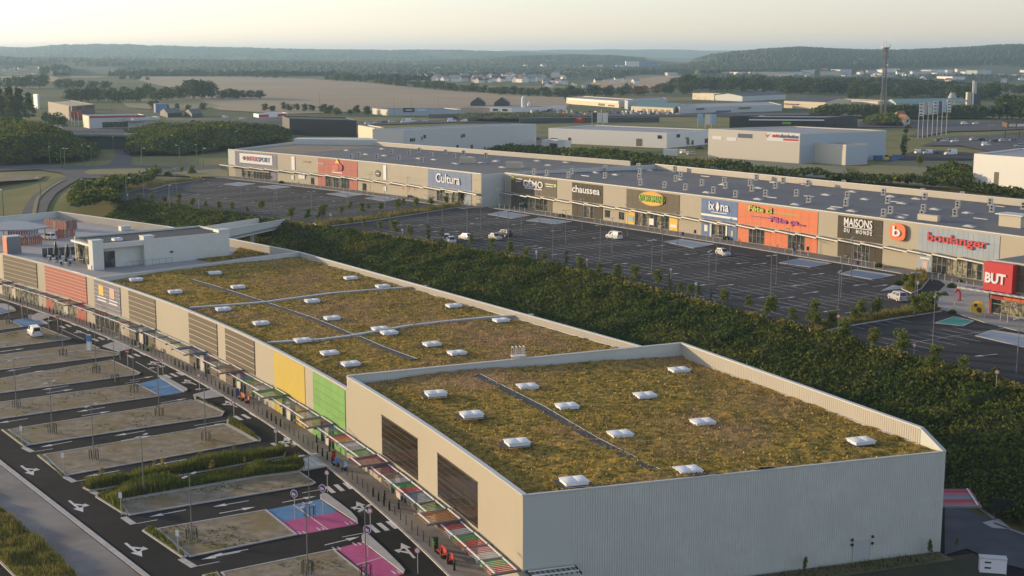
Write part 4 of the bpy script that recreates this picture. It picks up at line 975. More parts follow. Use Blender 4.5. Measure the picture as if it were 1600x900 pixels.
# ------------------------------------------------------------------ upper car park (z = 7)
def GU(px): return GL(px, ZU)
FA = sorted_curve([G(356, 275, 7), G(497, 289.5, 7), G(600, 304.5, 7), G(737, 325, 7), G(752, 327, 7)] + [G(*p, 16.6) for p in [(357, 233), (433, 240), (497, 246), (560, 252), (669, 261), (737, 265)]], 2)
FB = sorted_curve([G(*p, 7) for p in [(789, 324), (979, 350), (1095, 371), (1152, 380), (1276, 396), (1309, 401), (1377, 415), (1430, 425), (1537, 440)]] +
                  [G(*p, 16.6) for p in [(789, 268.7), (979, 291), (1096, 305.5), (1153, 312.5), (1277, 327.5), (1310, 331), (1379, 340), (1435, 347.5), (1562, 366)]], 2)
ub0, ub1 = FB.at_px(789, 12), FB.at_px(1600, 12) + 14
ua0, ua1 = FA.at_px(357, 12), FA.at_px(752, 12)
lot_poly = GU([(175, 309), (225, 294), (252, 287), (312, 280), (350, 277)]) + [tuple(FA.p(u, 1.0)) for u in np.linspace(ua0, ua1, 8)] + [tuple(FB.p(u, 1.0)) for u in np.linspace(ub0, ub1, 14)] + \
    [(150, 170), (150, 60), (119, 66), (83, 138), (67, 171.4), (56.0, 191.8), (48.2, 208.2), (34, 232.3), (20.9, 256.4), (-1.0, 289.5), (-29.5, 320.5), (-58, 347.6)] + GU([(400, 336), (300, 327), (200, 316)])
upper = flat('upper_car_park', lot_poly, ZU, M_ASPH_UP)
m = MB(); strip_along(m, [(83, 138), (67, 171.4), (56.0, 191.8), (48.2, 208.2), (34, 232.3), (20.9, 256.4), (-1.0, 289.5), (-29.5, 320.5), (-58, 347.6)], .35, ZU, ZU + .16); m.build('kerb', M_KERB, upper)
m = MB()
for cv, a, b in ((FA, ua0, ua1), (FB, ub0, ub1)):
    m = MB(); wall_strip(m, cv, a, b, ZU, ZU + .13, .05, 5.6, 6.0); pv_ = m.build('shopfront_pavement', M_PAVE, None, 'structure'); m = MB(); wall_strip(m, cv, a, b, ZU, ZU + .15, 5.603, 5.9, 6.0); m.build('kerb', M_KERB, pv_)
# divider strips with grasses, plaza, faded blue pads
def uplate(px, h, mt, name='planted_strip'):
    o, inn_ = None, None; pts = GU(px); outer, inner = inset(pts, .25)
    o = MB().prism(inner, ZU, ZU + h - .02).build(name, mt, None, 'structure'); k = MB(); n = len(outer)
    for i in range(n): k.prism([outer[i], outer[(i + 1) % n], inner[(i + 1) % n], inner[i]], ZU, ZU + h)
    k.build('kerb', M_KERB, o); return o, inner
DIV1 = uplate([(489, 349), (560, 341), (640, 331), (716, 319), (724, 323), (650, 335), (570, 347), (500, 356)], .16, M_SOIL)
DIV2 = uplate([(1250, 515), (1290, 507), (1360, 496), (1420, 486), (1466, 480), (1472, 487), (1400, 498), (1320, 511), (1276, 521)], .16, M_SOIL)
DIV3 = uplate([(1408, 452), (1416, 438), (1432, 425), (1446, 426), (1452, 437), (1440, 452), (1424, 459)], .16, M_SOIL)
DIV4 = uplate([(226, 293.5), (262, 285), (312, 278.5), (320, 281), (262, 289), (236, 297)], .16, M_SOIL)
plz = MB().prism(GU([(1448, 431), (1500, 441), (1545, 448), (1546, 489.5), (1600, 500), (1660, 512), (1660, 528), (1600, 520), (1540, 505), (1500, 492), (1472, 485), (1466, 478), (1450, 474), (1440, 468), (1452, 460), (1468, 455), (1478, 445), (1466, 437)]), ZU, ZU + .12).build('plaza', mat('plaza_paving', (.30, .29, .275), .9, (.36, .35, .33), .25, 5), None, 'structure')
def pad(px, m1, split=.55, m2=M_PAVE_L):
    pts = [Vector(G(*p, ZU)) for p in px]; a, b, c, d = pts; o = MB().prism([tuple(p) for p in pts], ZU, ZU + .10).build('crossing_pad', m2, None, 'structure')
    e, f = a.lerp(b, split), d.lerp(c, split); q = inset([tuple(a), tuple(e), tuple(f), tuple(d)], .25)[1]; MB().sheet(q, ZU + .108).build('painted_bay', m1, o)
pad([(762, 335), (785, 330), (829, 337), (800, 342)], M_BLUE_PALE, .9); pad([(822, 345), (842, 340.5), (894, 346.5), (870, 350.5)], M_BLUE_PALE, .9)
pad([(1037, 378), (1064, 374), (1118, 382), (1083, 388)], M_BLUE_PALE, .8); pad([(1217, 411), (1250, 404), (1300, 412), (1266, 418)], M_BLUE_W, .85); pad([(1312, 428), (1337, 421), (1400, 430.5), (1362, 437)], M_BLUE_W, .8)
pad([(349, 288), (372, 285), (400, 287.5), (376, 291)], M_BLUE_PALE, .8); pad([(403, 292), (428, 289.5), (456, 292.5), (430, 295.5)], M_BLUE_PALE, .8); pad([(510, 303), (540, 300), (568, 304.5), (542, 308)], M_BLUE_PALE, .8); pad([(570, 310), (595, 306.5), (627, 311), (602, 315)], M_BLUE_PALE, .8)
pad([(1460, 505), (1490, 495), (1522, 502), (1505, 510)], M_TEAL_P, .97); pad([(1523, 525), (1550, 516), (1640, 530), (1600, 543)], M_BLUE_PALE, .8)
pad([(1376, 455), (1395, 446), (1412, 447), (1414, 451)], M_BLUE_PALE, .8)
# bay lines in rows square to the shop fronts
nl = 0; lot_np = [(p[0], p[1]) for p in lot_poly]
BAN = [GU([(489, 345), (560, 337), (716, 315), (730, 325), (570, 352), (500, 362)]), GU([(1240, 518), (1290, 503), (1400, 490), (1430, 470), (1410, 452), (1440, 420), (1700, 440), (1700, 522), (1560, 512), (1500, 510), (1400, 500), (1276, 526)])]
def ok_line(p):
    q = np.array([p]); return in_poly(q, lot_np)[0] and not any(in_poly(q, b)[0] for b in BAN)
def bay_rows(cv, u_first, du, n, o0, o1, cap):
    global nl
    for k in range(n):
        u = u_first + k * du; nrm = -cv.nv(u); tg = cv.tan(u); base_ = cv.p(u)
        cl = [base_ + nrm * o for o in np.arange(o0, o1, 1.0)]; cl = [c for c in cl if ok_line(c)]
        if len(cl) > 4: MB().bar((*cl[0], ZU + .008), (*cl[-1], ZU + .008), .14, .006).build('row_line', M_LINE, upper)
        for o in np.arange(o0, o1, 2.62):
            c = base_ + nrm * o; a, b = c - tg * 4.9, c + tg * 4.9
            if nl >= cap or not (ok_line(a - nrm * .8 + tg * 0) and ok_line(b) and ok_line(b + nrm * 2.5)): continue
            s = MB(); s.bar((*a, ZU + .012), (*b, ZU + .012), .13, .006); s.build('bay_line', M_LINE, upper); nl += 1
bay_rows(FB, ub0 + 12, 16.4, 12, 14.0, 72.0, 216); bay_rows(FA, ua0 + 6, 16.4, 9, 14.0, 56.0, 292)
for cv, uf, n in ((FB, ub0 + 20.2, 10), (FA, ua0 + 14.2, 7)):
    for k in range(n):
        u = uf + k * 16.4
        for o, s in ((20, 1), (44, 1), (22.5, -1), (46.5, -1)):
            c = cv.p(u + 1.4 * s, o)
            if ok_line(c):
                t = cv.nv(u) * s; put(ARW[0], 'road_arrow', upper, (c[0], c[1], ZU + .01), math.atan2(t[1], t[0]))
for p, q in (((840, 388), (850, 386)), ((742, 350), (700, 345)), ((1248, 446), (1230, 448)), ((1268, 457), (1290, 454)), ((1350, 540), (1330, 543)), ((1540, 555), (1520, 557))):
    arrow(p, q, 0, 1.0, ZU)
# ------------------------------------------------------------------ lettering
def text_mesh(body, mt, bold=.0, ext=.04, space=1.0):
    c = bpy.data.curves.new('lettering', 'FONT'); c.body = body; c.extrude = ext; c.offset = bold; c.align_x = 'CENTER'; c.align_y = 'CENTER'; c.space_character = space; c.resolution_u = 3
    o = bpy.data.objects.new('lettering', c); COL.objects.link(o); bpy.context.view_layer.update()
    me = bpy.data.meshes.new_from_object(o.evaluated_get(bpy.context.evaluated_depsgraph_get())); bpy.data.objects.remove(o); bpy.data.curves.remove(c)
    me.materials.clear(); me.materials.append(mt)
    for p in me.polygons: p.material_index = 0
    n = len(me.vertices); V = np.zeros(n * 3, np.float32); me.vertices.foreach_get('co', V); V = V.reshape(-1, 3)
    lo, hi = V.min(0), V.max(0); V[:, :2] -= ((lo + hi) / 2)[:2]; V[:, :2] /= (hi - lo)[:2]; me.vertices.foreach_set('co', V.ravel()); me.update()
    return me                                               # one unit wide and high, centred
def letter(parent, body, mt, p, x_dir, w, h, out, bold=.02, depth=1.0, space=1.0, name='lettering', skew=0.0):
    me = text_mesh(body, mt, bold, .08 * depth, space); X = Vector((x_dir[0], x_dir[1], skew)).normalized(); Y = Vector((0, 0, 1)); N = Vector((X.y, -X.x, 0)).normalized()
    mw = Matrix((( X.x * w, Y.x * h, N.x, p[0] + N.x * out), (X.y * w, Y.y * h, N.y, p[1] + N.y * out), (X.z * w, Y.z * h, N.z, p[2]), (0, 0, 0, 1)))
    o = bpy.data.objects.new(name, me); COL.objects.link(o); l = XF[parent.as_pointer()][0] if parent else (0, 0, 0)
    mw.translation = mw.translation - Vector(l)
    me.transform(mw); o.parent = parent; XF[o.as_pointer()] = (l, 0.0); return o
def sign_text(parent, cv, x0, x1, z, h, body, mt, bold=.02, out=.18, space=1.0, name='lettering'):
    u0, u1 = cv.at_px(x0, z), cv.at_px(x1, z); a, b = cv.p(u0), cv.p(u1); c = cv.p((u0 + u1) / 2); d = (b - a)
    return letter(parent, body, mt, (c[0], c[1], z), d, float(np.hypot(*d)), h, out, bold, 1.0, space, name)
def cpanel(parent, cv, x0, x1, z0, z1, mt, o=.06, name='wall_panel', px=True, step=4.0, o0=.004):
    u0, u1 = (cv.at_px(x0, (z0 + z1) / 2), cv.at_px(x1, (z0 + z1) / 2)) if px else (x0, x1); b = MB(); wall_strip(b, cv, u0, u1, z0, z1, o0, o, step); return b.build(name, mt, parent)
def ctiles(parent, cv, x0, x1, z0, z1, nu, nz, mt, o=.08, gap=.05, name='facade_tile'):
    u0, u1 = cv.at_px(x0, (z0 + z1) / 2), cv.at_px(x1, (z0 + z1) / 2)
    for i in range(nu):
        for k in range(nz):
            du, dz = (u1 - u0) / nu, (z1 - z0) / nz; cpanel(parent, cv, u0 + i * du + gap / 2, u0 + (i + 1) * du - gap / 2, z0 + k * dz, z0 + (k + 1) * dz - gap, mt, o, name, False)
def cglass(parent, cv, x0, x1, z0, z1, n, light=(), rows=2):
    u0, u1 = cv.at_px(x0, 9), cv.at_px(x1, 9); du = (u1 - u0) / n; dz = (z1 - z0) / rows
    for i in range(n):
        for k in range(rows): cpanel(parent, cv, u0 + i * du + .06, u0 + (i + 1) * du - .06, z0 + k * dz + .05, z0 + (k + 1) * dz, M_GLASSL if (i in light) else M_GLASS, .03, 'window_pane', False)
    for i in range(n + 1): cpanel(parent, cv, u0 + i * du - .06, u0 + i * du + .06, z0, z1 + .1, M_GREYM, .10, 'mullion', False)
def edge_canopy(parent, cv, u0, u1, z, n, depth=1.9):
    for i in range(n):
        a, b = u0 + (u1 - u0) * i / n, u0 + (u1 - u0) * (i + 1) / n; m = MB(); wall_strip(m, cv, a + .03, b, (z, z - .28), (z + .16, z - .12), .10, depth, 6.0); c = m.build('canopy', M_GREYM, parent)
        m = MB(); wall_strip(m, cv, a + .03, b, (z - .05, z - .33), (z + .22, z - .06), depth + .003, depth + .14, 6.0); m.build('canopy_edge', M_CAP, c)
# ------------------------------------------------------------------ retail block B
WT = 16.6
rb = thing('shop_block', 'long beige shop block with dark roof and brown, blue and orange shop fronts', 'building', (*FB.p(ub0), ZU))
BB0, BB1 = (43.0, 408.0), (115.4, 307.0); BBe = tuple(Vector(BB1) + (Vector(BB1) - Vector(BB0)).normalized() * 40)
m = MB(); wall_strip(m, FB, ub0, ub1, ZU, WT - .1, -.4, 0.0, 5.0); m.build('front_wall', M_TAN, rb)
m = MB(); wall_strip(m, FB, ub0, ub1, WT - .1, WT + .06, -.5, .08, 5.0); m.build('parapet_cap', M_CAP, rb)
m = MB(); a = tuple(FB.p(ub0)); wall_box(m, BB0, a, ZU, [17.4, 16.5][0] if False else (17.3, 16.45), .35); m.build('left_wall', M_GREYW, rb)
m = MB(); wall_box(m, BB0, a, (17.3, 16.45), (17.42, 16.57), .5, .08); m.build('parapet_cap', M_CAP, rb)
m = MB(); wall_box(m, BBe, BB0, ZU, 17.5, .35); m.build('back_wall', M_TANROOF, rb); m = MB(); wall_box(m, BBe, BB0, 17.5, 17.62, .5, .08); m.build('parapet_cap', M_CAP, rb)
rp = [tuple(FB.p(u, -.41)) for u in np.linspace(ub0 + .4, ub1, 20)]
m = MB(); m.prism(rp + [BBe, tuple(Vector(BB0) + Vector((.35, -.5)))], 15.6, 16.05); m.build('roof', M_ROOFG, rb)
X = M_OLIVE
for x0, x1, m_, nu, nz in ((799, 870, M_OLIVE, 8, 3), (894, 942, M_DKBR, 6, 3), (979, 1062, M_OLIVE, 9, 3), (1096, 1153, M_BLUE2, 6, 4), (1153.4, 1278, M_ORANGE, 10, 3), (1309, 1379, M_DKBR, 7, 3), (1435, 1562, M_LBLUE, 16, 3)):
    ctiles(rb, FB, x0, x1, 11.3, WT - .45, nu, nz, m_, gap=.035)
cpanel(rb, FB, 1096, 1152.5, 12.0, 12.5, M_SIGNW, .12, 'white_band')
# ground floor
for x0, x1, m_ in ((799, 812, M_OLIVE), (856, 863, M_OLIVE), (894, 912, M_DKBR), (928, 942, M_DKBR), (979, 992, M_SIGNY), (1046, 1060, M_SIGNY), (1096, 1110, M_BLUE2), (1137, 1152, M_BLUE2), (1153.4, 1170, M_ORANGE), (1195, 1231, M_ORANGE), (1258, 1277, M_ORANGE), (1309, 1334, M_DKBR), (1359, 1378, M_DKBR), (1435, 1456, M_LBLUE), (1536, 1545, M_LBLUE)):
    ctiles(rb, FB, x0, x1, 7.2, 10.9, max(1, int((x1 - x0) / 9)), 1, m_)
for x0, x1, n, lt in ((812, 856, 7, (2, 3)), (912.5, 927.5, 3, (1,)), (992.5, 1045.5, 9, (1, 3, 6)), (1112, 1135, 4, (1,)), (1170.5, 1194.5, 4, ()), (1231.5, 1257.5, 4, ()), (1334.5, 1358.5, 4, ()), (1457, 1535, 10, (3, 4, 5, 6, 8))):
    cglass(rb, FB, x0, x1, 7.2, 10.6, n, lt)
for x0, x1 in ((945, 953), (967, 975)): cpanel(rb, FB, x0, x1, 8.0, 9.9, M_GLASS, .05, 'window')
cpanel(rb, FB, 911, 929, 10.3, 11.0, M_SIGNW, .14, 'door_sign'); cpanel(rb, FB, 1110, 1112.5, 7.2, 10.9, M_SIGNW, .2, 'door_frame'); cpanel(rb, FB, 1134.5, 1137, 7.2, 10.9, M_SIGNW, .2, 'door_frame'); cpanel(rb, FB, 1110, 1137, 10.3, 10.9, M_SIGNW, .22, 'door_frame')
for x0, x1, z0, z1, m_ in ((982, 990, 7.9, 9.2, mat('poster_blue', (.30, .45, .52), .5)), (1015, 1022, 7.8, 9.4, M_SIGNW), (1048, 1058, 8.0, 8.7, M_SIGNW), (1101, 1106, 8.3, 9.8, M_SIGNW), (1142, 1146, 8.0, 9.3, mat('poster_tan', (.55, .45, .30), .5)), (1438, 1453, 9.6, 9.9, M_SIGNW), (1442, 1450, 7.7, 9.2, mat('poster_pink', (.60, .42, .40), .5))):
    cpanel(rb, FB, x0, x1, z0, z1, m_, .14, 'poster')
edge_canopy(rb, FB, ub0, FB.at_px(1548, 11), 11.05, 26)
sign_text(rb, FB, 818.5, 849, 14.55, 2.4, 'GÉMO', M_SIGNW, .012)
for x0, x1, z, m_ in ((799, 804, 15.0, M_SIGNLG), (866, 869.5, 14.2, M_SIGNLG)): cpanel(rb, FB, x0, x1, z, z + .8, m_, .13, 'sign_patch')
for x0, x1, z in ((805, 816, 15.2), (806, 814, 14.5), (852, 865, 14.7), (853, 864, 14.1), (820, 847, 12.9)): cpanel(rb, FB, x0, x1, z, z + .22, M_SIGNW, .11, 'text_line')
sign_text(rb, FB, 895, 938, 14.5, 1.9, 'chaussea', M_SIGNW, .012)
def ellipse_sign(parent, cv, x0, x1, z, h, mt, out, th=.18, name='sign_plate', sq=1.0, n=28):
    u0, u1 = cv.at_px(x0, z), cv.at_px(x1, z); c = cv.p((u0 + u1) / 2); d = cv.p(u1) - cv.p(u0); W = np.hypot(*d); d = d / W; nr = np.array([d[1], -d[0]]); vs = []
    m = MB()
    for o in (out, out + th):
        for k in range(n):
            t = 2 * math.pi * k / n; cs, sn = math.cos(t), math.sin(t); cs = math.copysign(abs(cs) ** sq, cs); sn = math.copysign(abs(sn) ** sq, sn)
            q = c + d * (W / 2 * cs) + nr * o; vs.append((q[0], q[1], z + h / 2 * sn))
    m._add(vs, [tuple(range(n, 2 * n)), tuple(range(n - 1, -1, -1))] + [(k, (k + 1) % n, n + (k + 1) % n, n + k) for k in range(n)]); return m.build(name, mt, parent)
e = ellipse_sign(rb, FB, 999.5, 1040, 14.35, 3.6, mat('sign_amber', (.72, .33, .03), .5), .10); ellipse_sign(rb, FB, 1003, 1036, 14.2, 2.5, M_SIGNY, .285, .04)
sign_text(rb, FB, 1001, 1038, 14.4, 1.75, 'STOKOMANI', M_SIGNG, .012, .40)
sign_text(rb, FB, 1108.5, 1117.5, 14.55, 2.0, 'ix', M_SIGNW, .015); sign_text(rb, FB, 1127, 1139.5, 14.3, 1.5, 'na', M_SIGNW, .015); ellipse_sign(rb, FB, 1119.6, 1124.6, 14.5, 2.3, M_SIGNW, .12, .1, 'tulip_mark', 1.5); cpanel(rb, FB, 1112, 1136, 13.0, 13.16, M_SIGNW, .12, 'text_line')
for x0, x1, z, h, body in ((1170.5, 1208, 15.15, 1.25, 'Fête ci'), (1204, 1259, 13.15, 1.35, 'Fête ça...')):
    sign_text(rb, FB, x0, x1, z, h * 1.18, body, M_SIGNK if x0 < 1200 else M_SIGNP, .06, .10, name='lettering_edge'); sign_text(rb, FB, x0 + .6, x1 - .6, z, h, body, M_SIGNLG if x0 < 1200 else mat('sign_magenta', (.42, .05, .22), .5), .02, .24)
cpanel(rb, FB, 1208.5, 1252, 14.75, 14.95, M_SIGNG, .14, 'sign_swash'); cpanel(rb, FB, 1174, 1203, 13.3, 13.5, M_SIGNP, .14, 'sign_swash')
sign_text(rb, FB, 1320, 1364, 14.95, 1.75, 'MAISONS', M_SIGNW, .012); cpanel(rb, FB, 1320, 1363.5, 13.8, 13.95, M_SIGNW, .2, 'sign_rule'); sign_text(rb, FB, 1320, 1363.5, 13.15, .85, 'DU   MONDE', M_SIGNW, .02, space=1.5)
ellipse_sign(rb, FB, 1393, 1417.5, 14.3, 3.4, M_SIGNO, .10, .5, sq=.62); sign_text(rb, FB, 1398.5, 1410.5, 14.45, 2.1, 'b', M_SIGNW, .012, .72)
sign_text(rb, FB, 1450.5, 1544, 14.0, 2.35, 'boulanger', M_SIGNR, .012, .35)
# roof plant: condensers, domes and the big beige units
def hvac_mesh():
    a = MB(); a.box((0, 0, .95), (.95, .75, 1.5)); a.box((0, 0, .1), (1.2, 1.1, .14)); b = MB(); b.disc((0, -.385, 1.3), (0, 1, 0), .24, .04, 10); b.disc((0, -.385, .65), (0, 1, 0), .24, .04, 10); return a.mesh('condenser', mat('condenser_grey', (.54, .51, .45), .55)), b.mesh('fan', M_DARKM)
HV, HVF = hvac_mesh()
b = MB(); b.box((0, 0, .10), (2.5, 1.2, .18)); b.box((-.2, 0, .26), (1.2, .9, .2)); DOME = b.mesh('roof_dome', mat('weathered_dome', (.50, .50, .48), .5))
b = MB(); b.box((0, 0, .06), (3.4, .5, .12)); DUCT = b.mesh('duct', M_STEEL)
def roof_items(parent, pts, org, sc, mesh, name, z, rz, fan=False, s=1.0):
    seen = []
    for x, y in pts:
        px = (org[0] + x * sc, org[1] + y * sc)
        if any(abs(px[0] - q[0]) < 3.2 and abs(px[1] - q[1]) < 3.2 for q in seen): continue
        seen.append(px); X_, Y_ = G(*px, z); o = putw(mesh, name, parent, (X_, Y_, z), rz, (s, s, s * 1.0))
        if fan: put(HVF, 'fan', o)
RB_ = math.atan2(*(FB.tan(80)[::-1]))
hv = [(700 + x / 4, 230 + y / 4) for x, y in [(540, 172), (620, 180), (775, 170), (755, 192), (985, 150), (982, 196), (1190, 136), (1200, 170), (1197, 205), (1205, 240), (1418, 155), (1455, 188), (1425, 215), (1355, 256), (1588, 242), (1485, 270)]]
hv += [(1000 + x / 4, 240 + y / 4) for x, y in [(218, 115), (258, 145), (222, 170), (155, 216), (285, 230), (390, 204), (460, 250), (527, 188), (535, 220), (598, 275), (688, 204), (700, 238), (728, 168), (785, 270), (848, 220), (895, 188), (978, 268), (1050, 205), (1055, 308), (1295, 282), (1287, 330), (1272, 206), (1522, 262), (1548, 315), (1565, 378)]]
hv += [(1200 + x / 4, 280 + y / 4) for x, y in [(722, 100), (750, 155), (767, 220), (722, 235), (965, 100), (980, 130), (970, 205), (962, 243), (1212, 122), (1185, 182), (1168, 235), (1388, 165), (1398, 208), (1595, 190)]]
roof_items(rb, hv, (0, 0), 1, HV, 'condenser', 16.05, RB_ + .3, True)
dm = [(1000 + x / 4, 240 + y / 4) for x, y in [(60, 108), (250, 165), (520, 197), (745, 218), (420, 246), (570, 143), (840, 183), (935, 171), (1015, 193), (1170, 191), (1165, 261), (1330, 241), (1405, 288), (1570, 270), (740, 288), (975, 321), (1205, 348), (1325, 362)]] + \
     [(700 + x / 4, 230 + y / 4) for x, y in [(925, 161), (1050, 175)]] + [(1200 + x / 4, 280 + y / 4) for x, y in [(610, 128), (840, 154), (770, 111), (930, 126), (1045, 191), (1250, 215), (830, 241), (1260, 298)]]
roof_items(rb, dm, (0, 0), 1, DOME, 'roof_dome', 16.05, RB_)
roof_items(rb, [(1000 + x / 4, 240 + y / 4) for x, y in [(410, 143), (840, 180), (825, 275), (1060, 268), (1230, 335), (1580, 300)]] + [(1200 + x / 4, 280 + y / 4) for x, y in [(840, 222), (1440, 170), (1330, 248), (420, 175)]] + [(915, 275)], (0, 0), 1, DUCT, 'duct', 16.05, RB_)
t = MB(); x, y = G(1584, 354, 16.05); t.box((x, y, 17.2), (5, 3, 2.3), RB_); bu = t.build('air_unit', mat('beige_unit', (.52, .46, .35), .6), rb); t = MB(); t.box((x, y, 18.5), (6.2, 4, .22), RB_); t.build('unit_roof', M_CAP, bu)
t = MB(); x, y = G(1451, 345, 16.05); t.box((x, y, 16.7), (5, 1, 1.2), RB_); t.build('air_unit', MATS['beige_unit'], rb)
t = MB(); x, y = G(888, 272, 16.05)
for s in (-1.6, 1.6): t.bar((x + s, y, 16.05), (x + s, y, 18.3), .14)
t.bar((x - 1.7, y, 18.3), (x + 1.7, y, 18.3), .14); t.build('roof_frame', M_STEEL, rb)
# ------------------------------------------------------------------ retail block A
ra = thing('far_shop_block', 'far beige shop block with slate blue, red and blue shop fronts and patchy roof', 'building', (*FA.p(ua0), ZU))
AL, AB0, AB1 = (-82.6, 529.5), (-52.0, 515.0), (36.5, 420.0); a0, a1 = tuple(FA.p(ua0)), tuple(FA.p(ua1))
AE = tuple(Vector(a1) + Vector((7.2, 5.2)))
m = MB(); wall_strip(m, FA, ua0, ua1, ZU, WT - .1, -.4, 0.0, 5.0); m.build('front_wall', M_TAN, ra)
m = MB(); wall_strip(m, FA, ua0, ua1, WT - .1, WT + .06, -.5, .08, 5.0); m.build('parapet_cap', M_CAP, ra)
m = MB(); wall_box(m, AL, a0, ZU, (16.7, 16.4), .35); m.build('side_wall', M_GREYW, ra); m = MB(); wall_box(m, a1, AE, ZU, 16.4, .35); m.build('side_wall', M_GREYW, ra)
m = MB(); wall_box(m, AB1, AB0, ZU, 17.4, .35); m.build('back_wall', M_TANROOF, ra); m = MB(); wall_box(m, AB1, AB0, 17.4, 17.52, .5, .08); m.build('parapet_cap', M_CAP, ra)
m = MB(); m.prism([AL, (-55, 528), (-50, 514), (-83, 521)], 16.0, 18.1); m.build('rear_stage', M_GREYW, ra)
m = MB(); m.prism([tuple(FA.p(u, -.41)) for u in np.linspace(ua0 + .3, ua1 - .1, 12)] + [AE, (37, 419), AB1, AB0, (-83, 521)], 15.6, 16.02); m.build('roof', M_ROOFG, ra)
m = MB(); m.sheet(GL([(405, 233.5), (440, 229), (500, 226.5), (560, 227), (590, 230), (540, 234), (470, 240), (430, 237.5)], 16.04), 16.04); m.build('roof_patch', M_ROOFB, ra)
ctiles(ra, FA, 368, 433, 11.3, WT - .4, 7, 3, M_NAVY); ctiles(ra, FA, 497, 559, 11.3, WT - .3, 7, 4, M_RED); ctiles(ra, FA, 669, 737, 11.3, WT - .3, 8, 3, M_BLUE2)
cpanel(ra, FA, 357, 367.5, 11.3, WT - .3, M_GREYW, .05)
cpanel(ra, FA, 375, 426, 12.3, 15.6, M_SIGNW, .16, 'sign_board'); sign_text(ra, FA, 386.5, 403.3, 14.0, 1.6, 'INTER', M_SIGNR, .0, .22); sign_text(ra, FA, 404, 422.6, 14.0, 1.6, 'SPORT', M_BLUE, .0, .22)
ellipse_sign(ra, FA, 379.5, 385.5, 14.0, 1.5, M_SIGNK, .17, .06, 'round_mark', 1.5)
# layered house shaped emblem on the red front
def tri_sign(parent, cv, x0, x1, z0, z1, mt, out):
    u0, u1 = cv.at_px(x0, z0), cv.at_px(x1, z0); a, b = cv.p(u0, out), cv.p(u1, out); c = (a + b) / 2; a2, b2, c2 = cv.p(u0, out + .15), cv.p(u1, out + .15), cv.p((u0 + u1) / 2, out + .15)
    m = MB(); m._add([(*a, z0), (*b, z0), (*c, z1), (*a2, z0), (*b2, z0), (*c2, z1)], [(3, 4, 5), (2, 1, 0), (0, 1, 4, 3), (1, 2, 5, 4), (2, 0, 3, 5)]); return m.build('emblem_peak', mt, parent)
ellipse_sign(ra, FA, 519.5, 536, 13.9, 2.4, mat('emblem_crimson', (.36, .02, .03), .5), .10, .25, 'emblem', .7); ellipse_sign(ra, FA, 520.5, 531, 13.7, 1.7, M_SIGNR, .38, .06, 'emblem', .8)
tri_sign(ra, FA, 523.5, 532, 14.9, 16.6, M_SIGNY, .15); cpanel(ra, FA, 520, 534, 12.6, 12.85, M_SIGNY, .16, 'emblem_bar'); cpanel(ra, FA, 519, 535, 11.95, 12.25, M_SIGNW, .14, 'text_line')
cpanel(ra, FA, 497.3, 507, 14.2, 14.75, M_GREYM, .16, 'sign_strip'); cpanel(ra, FA, 474, 485, 14.4, 14.9, mat('dull_red', (.38, .10, .09), .6), .12, 'sign_strip'); cpanel(ra, FA, 570, 581, 13.2, 13.5, M_SIGNG, .12, 'sign_strip')
ellipse_sign(ra, FA, 586.5, 594.5, 13.2, 2.1, M_SIGNK, .10, .08, 'round_sign'); cpanel(ra, FA, 588, 593, 13.1, 13.35, M_SIGNW, .22, 'text_line')
cpanel(ra, FA, 456, 461, 11.4, 16.0, M_SIGNW, .15, 'vertical_banner'); cpanel(ra, FA, 599.5, 604, 11.5, 16.0, M_SIGNW, .15, 'vertical_banner')
cpanel(ra, FA, 467, 477, 8.8, 10.7, M_SIGNW, .2, 'wall_poster'); cpanel(ra, FA, 456, 459.5, 8.2, 9.6, M_SIGNW, .15, 'wall_poster'); cpanel(ra, FA, 600, 604, 8.0, 9.5, M_SIGNW, .15, 'wall_poster')
sign_text(ra, FA, 682, 719.5, 14.05, 2.7, 'Cultura', M_SIGNW, .012, .25); cpanel(ra, FA, 738.5, 745, 14.6, 14.75, M_GREYM, .1, 'text_line')
for x0, x1, n in ((618, 630, 1), (632, 640, 1), (642, 648, 1)): cpanel(ra, FA, x0, x1, 9.3, 10.1, mat('faint_red', (.50, .32, .26), .6), .08, 'faded_sign')
cpanel(ra, FA, 616, 668, 12.9, 13.02, M_TAN2, .05, 'text_line'); cpanel(ra, FA, 616, 660, 12.3, 12.42, M_TAN2, .05, 'text_line')
ctiles(ra, FA, 368, 378, 7.2, 10.9, 1, 1, mat('grey_stone_panel', (.22, .20, .20), .6)); cglass(ra, FA, 378.5, 423.5, 7.2, 10.4, 10, (1, 3)); cpanel(ra, FA, 381, 421, 9.6, 10.4, M_TAN2, .12, 'fascia'); ctiles(ra, FA, 424, 433, 7.2, 10.9, 1, 1, M_NAVY)
ctiles(ra, FA, 497, 508.5, 7.2, 10.9, 2, 1, M_RED); cglass(ra, FA, 509, 546, 7.2, 10.8, 9, (2, 5)); ctiles(ra, FA, 546.5, 559, 7.2, 10.9, 2, 1, M_RED)
ctiles(ra, FA, 669, 682.5, 7.2, 10.9, 2, 1, MATS['grey_stone_panel']); cglass(ra, FA, 683, 725, 7.2, 10.7, 9, (2, 4, 6)); ctiles(ra, FA, 725.5, 737, 7.2, 10.9, 2, 1, M_LBLUE); cpanel(ra, FA, 696, 708, 10.0, 10.7, M_SIGNW, .2, 'door_sign')
for x0, x1 in ((486, 491), (566.5, 572.5)): cpanel(ra, FA, x0, x1, 7.3, 9.6, M_GLASS, .06, 'side_door')
edge_canopy(ra, FA, ua0 - 3, ua1, 11.0, 16, 1.7)
RA_ = math.atan2(*(FA.tan(60)[::-1]))
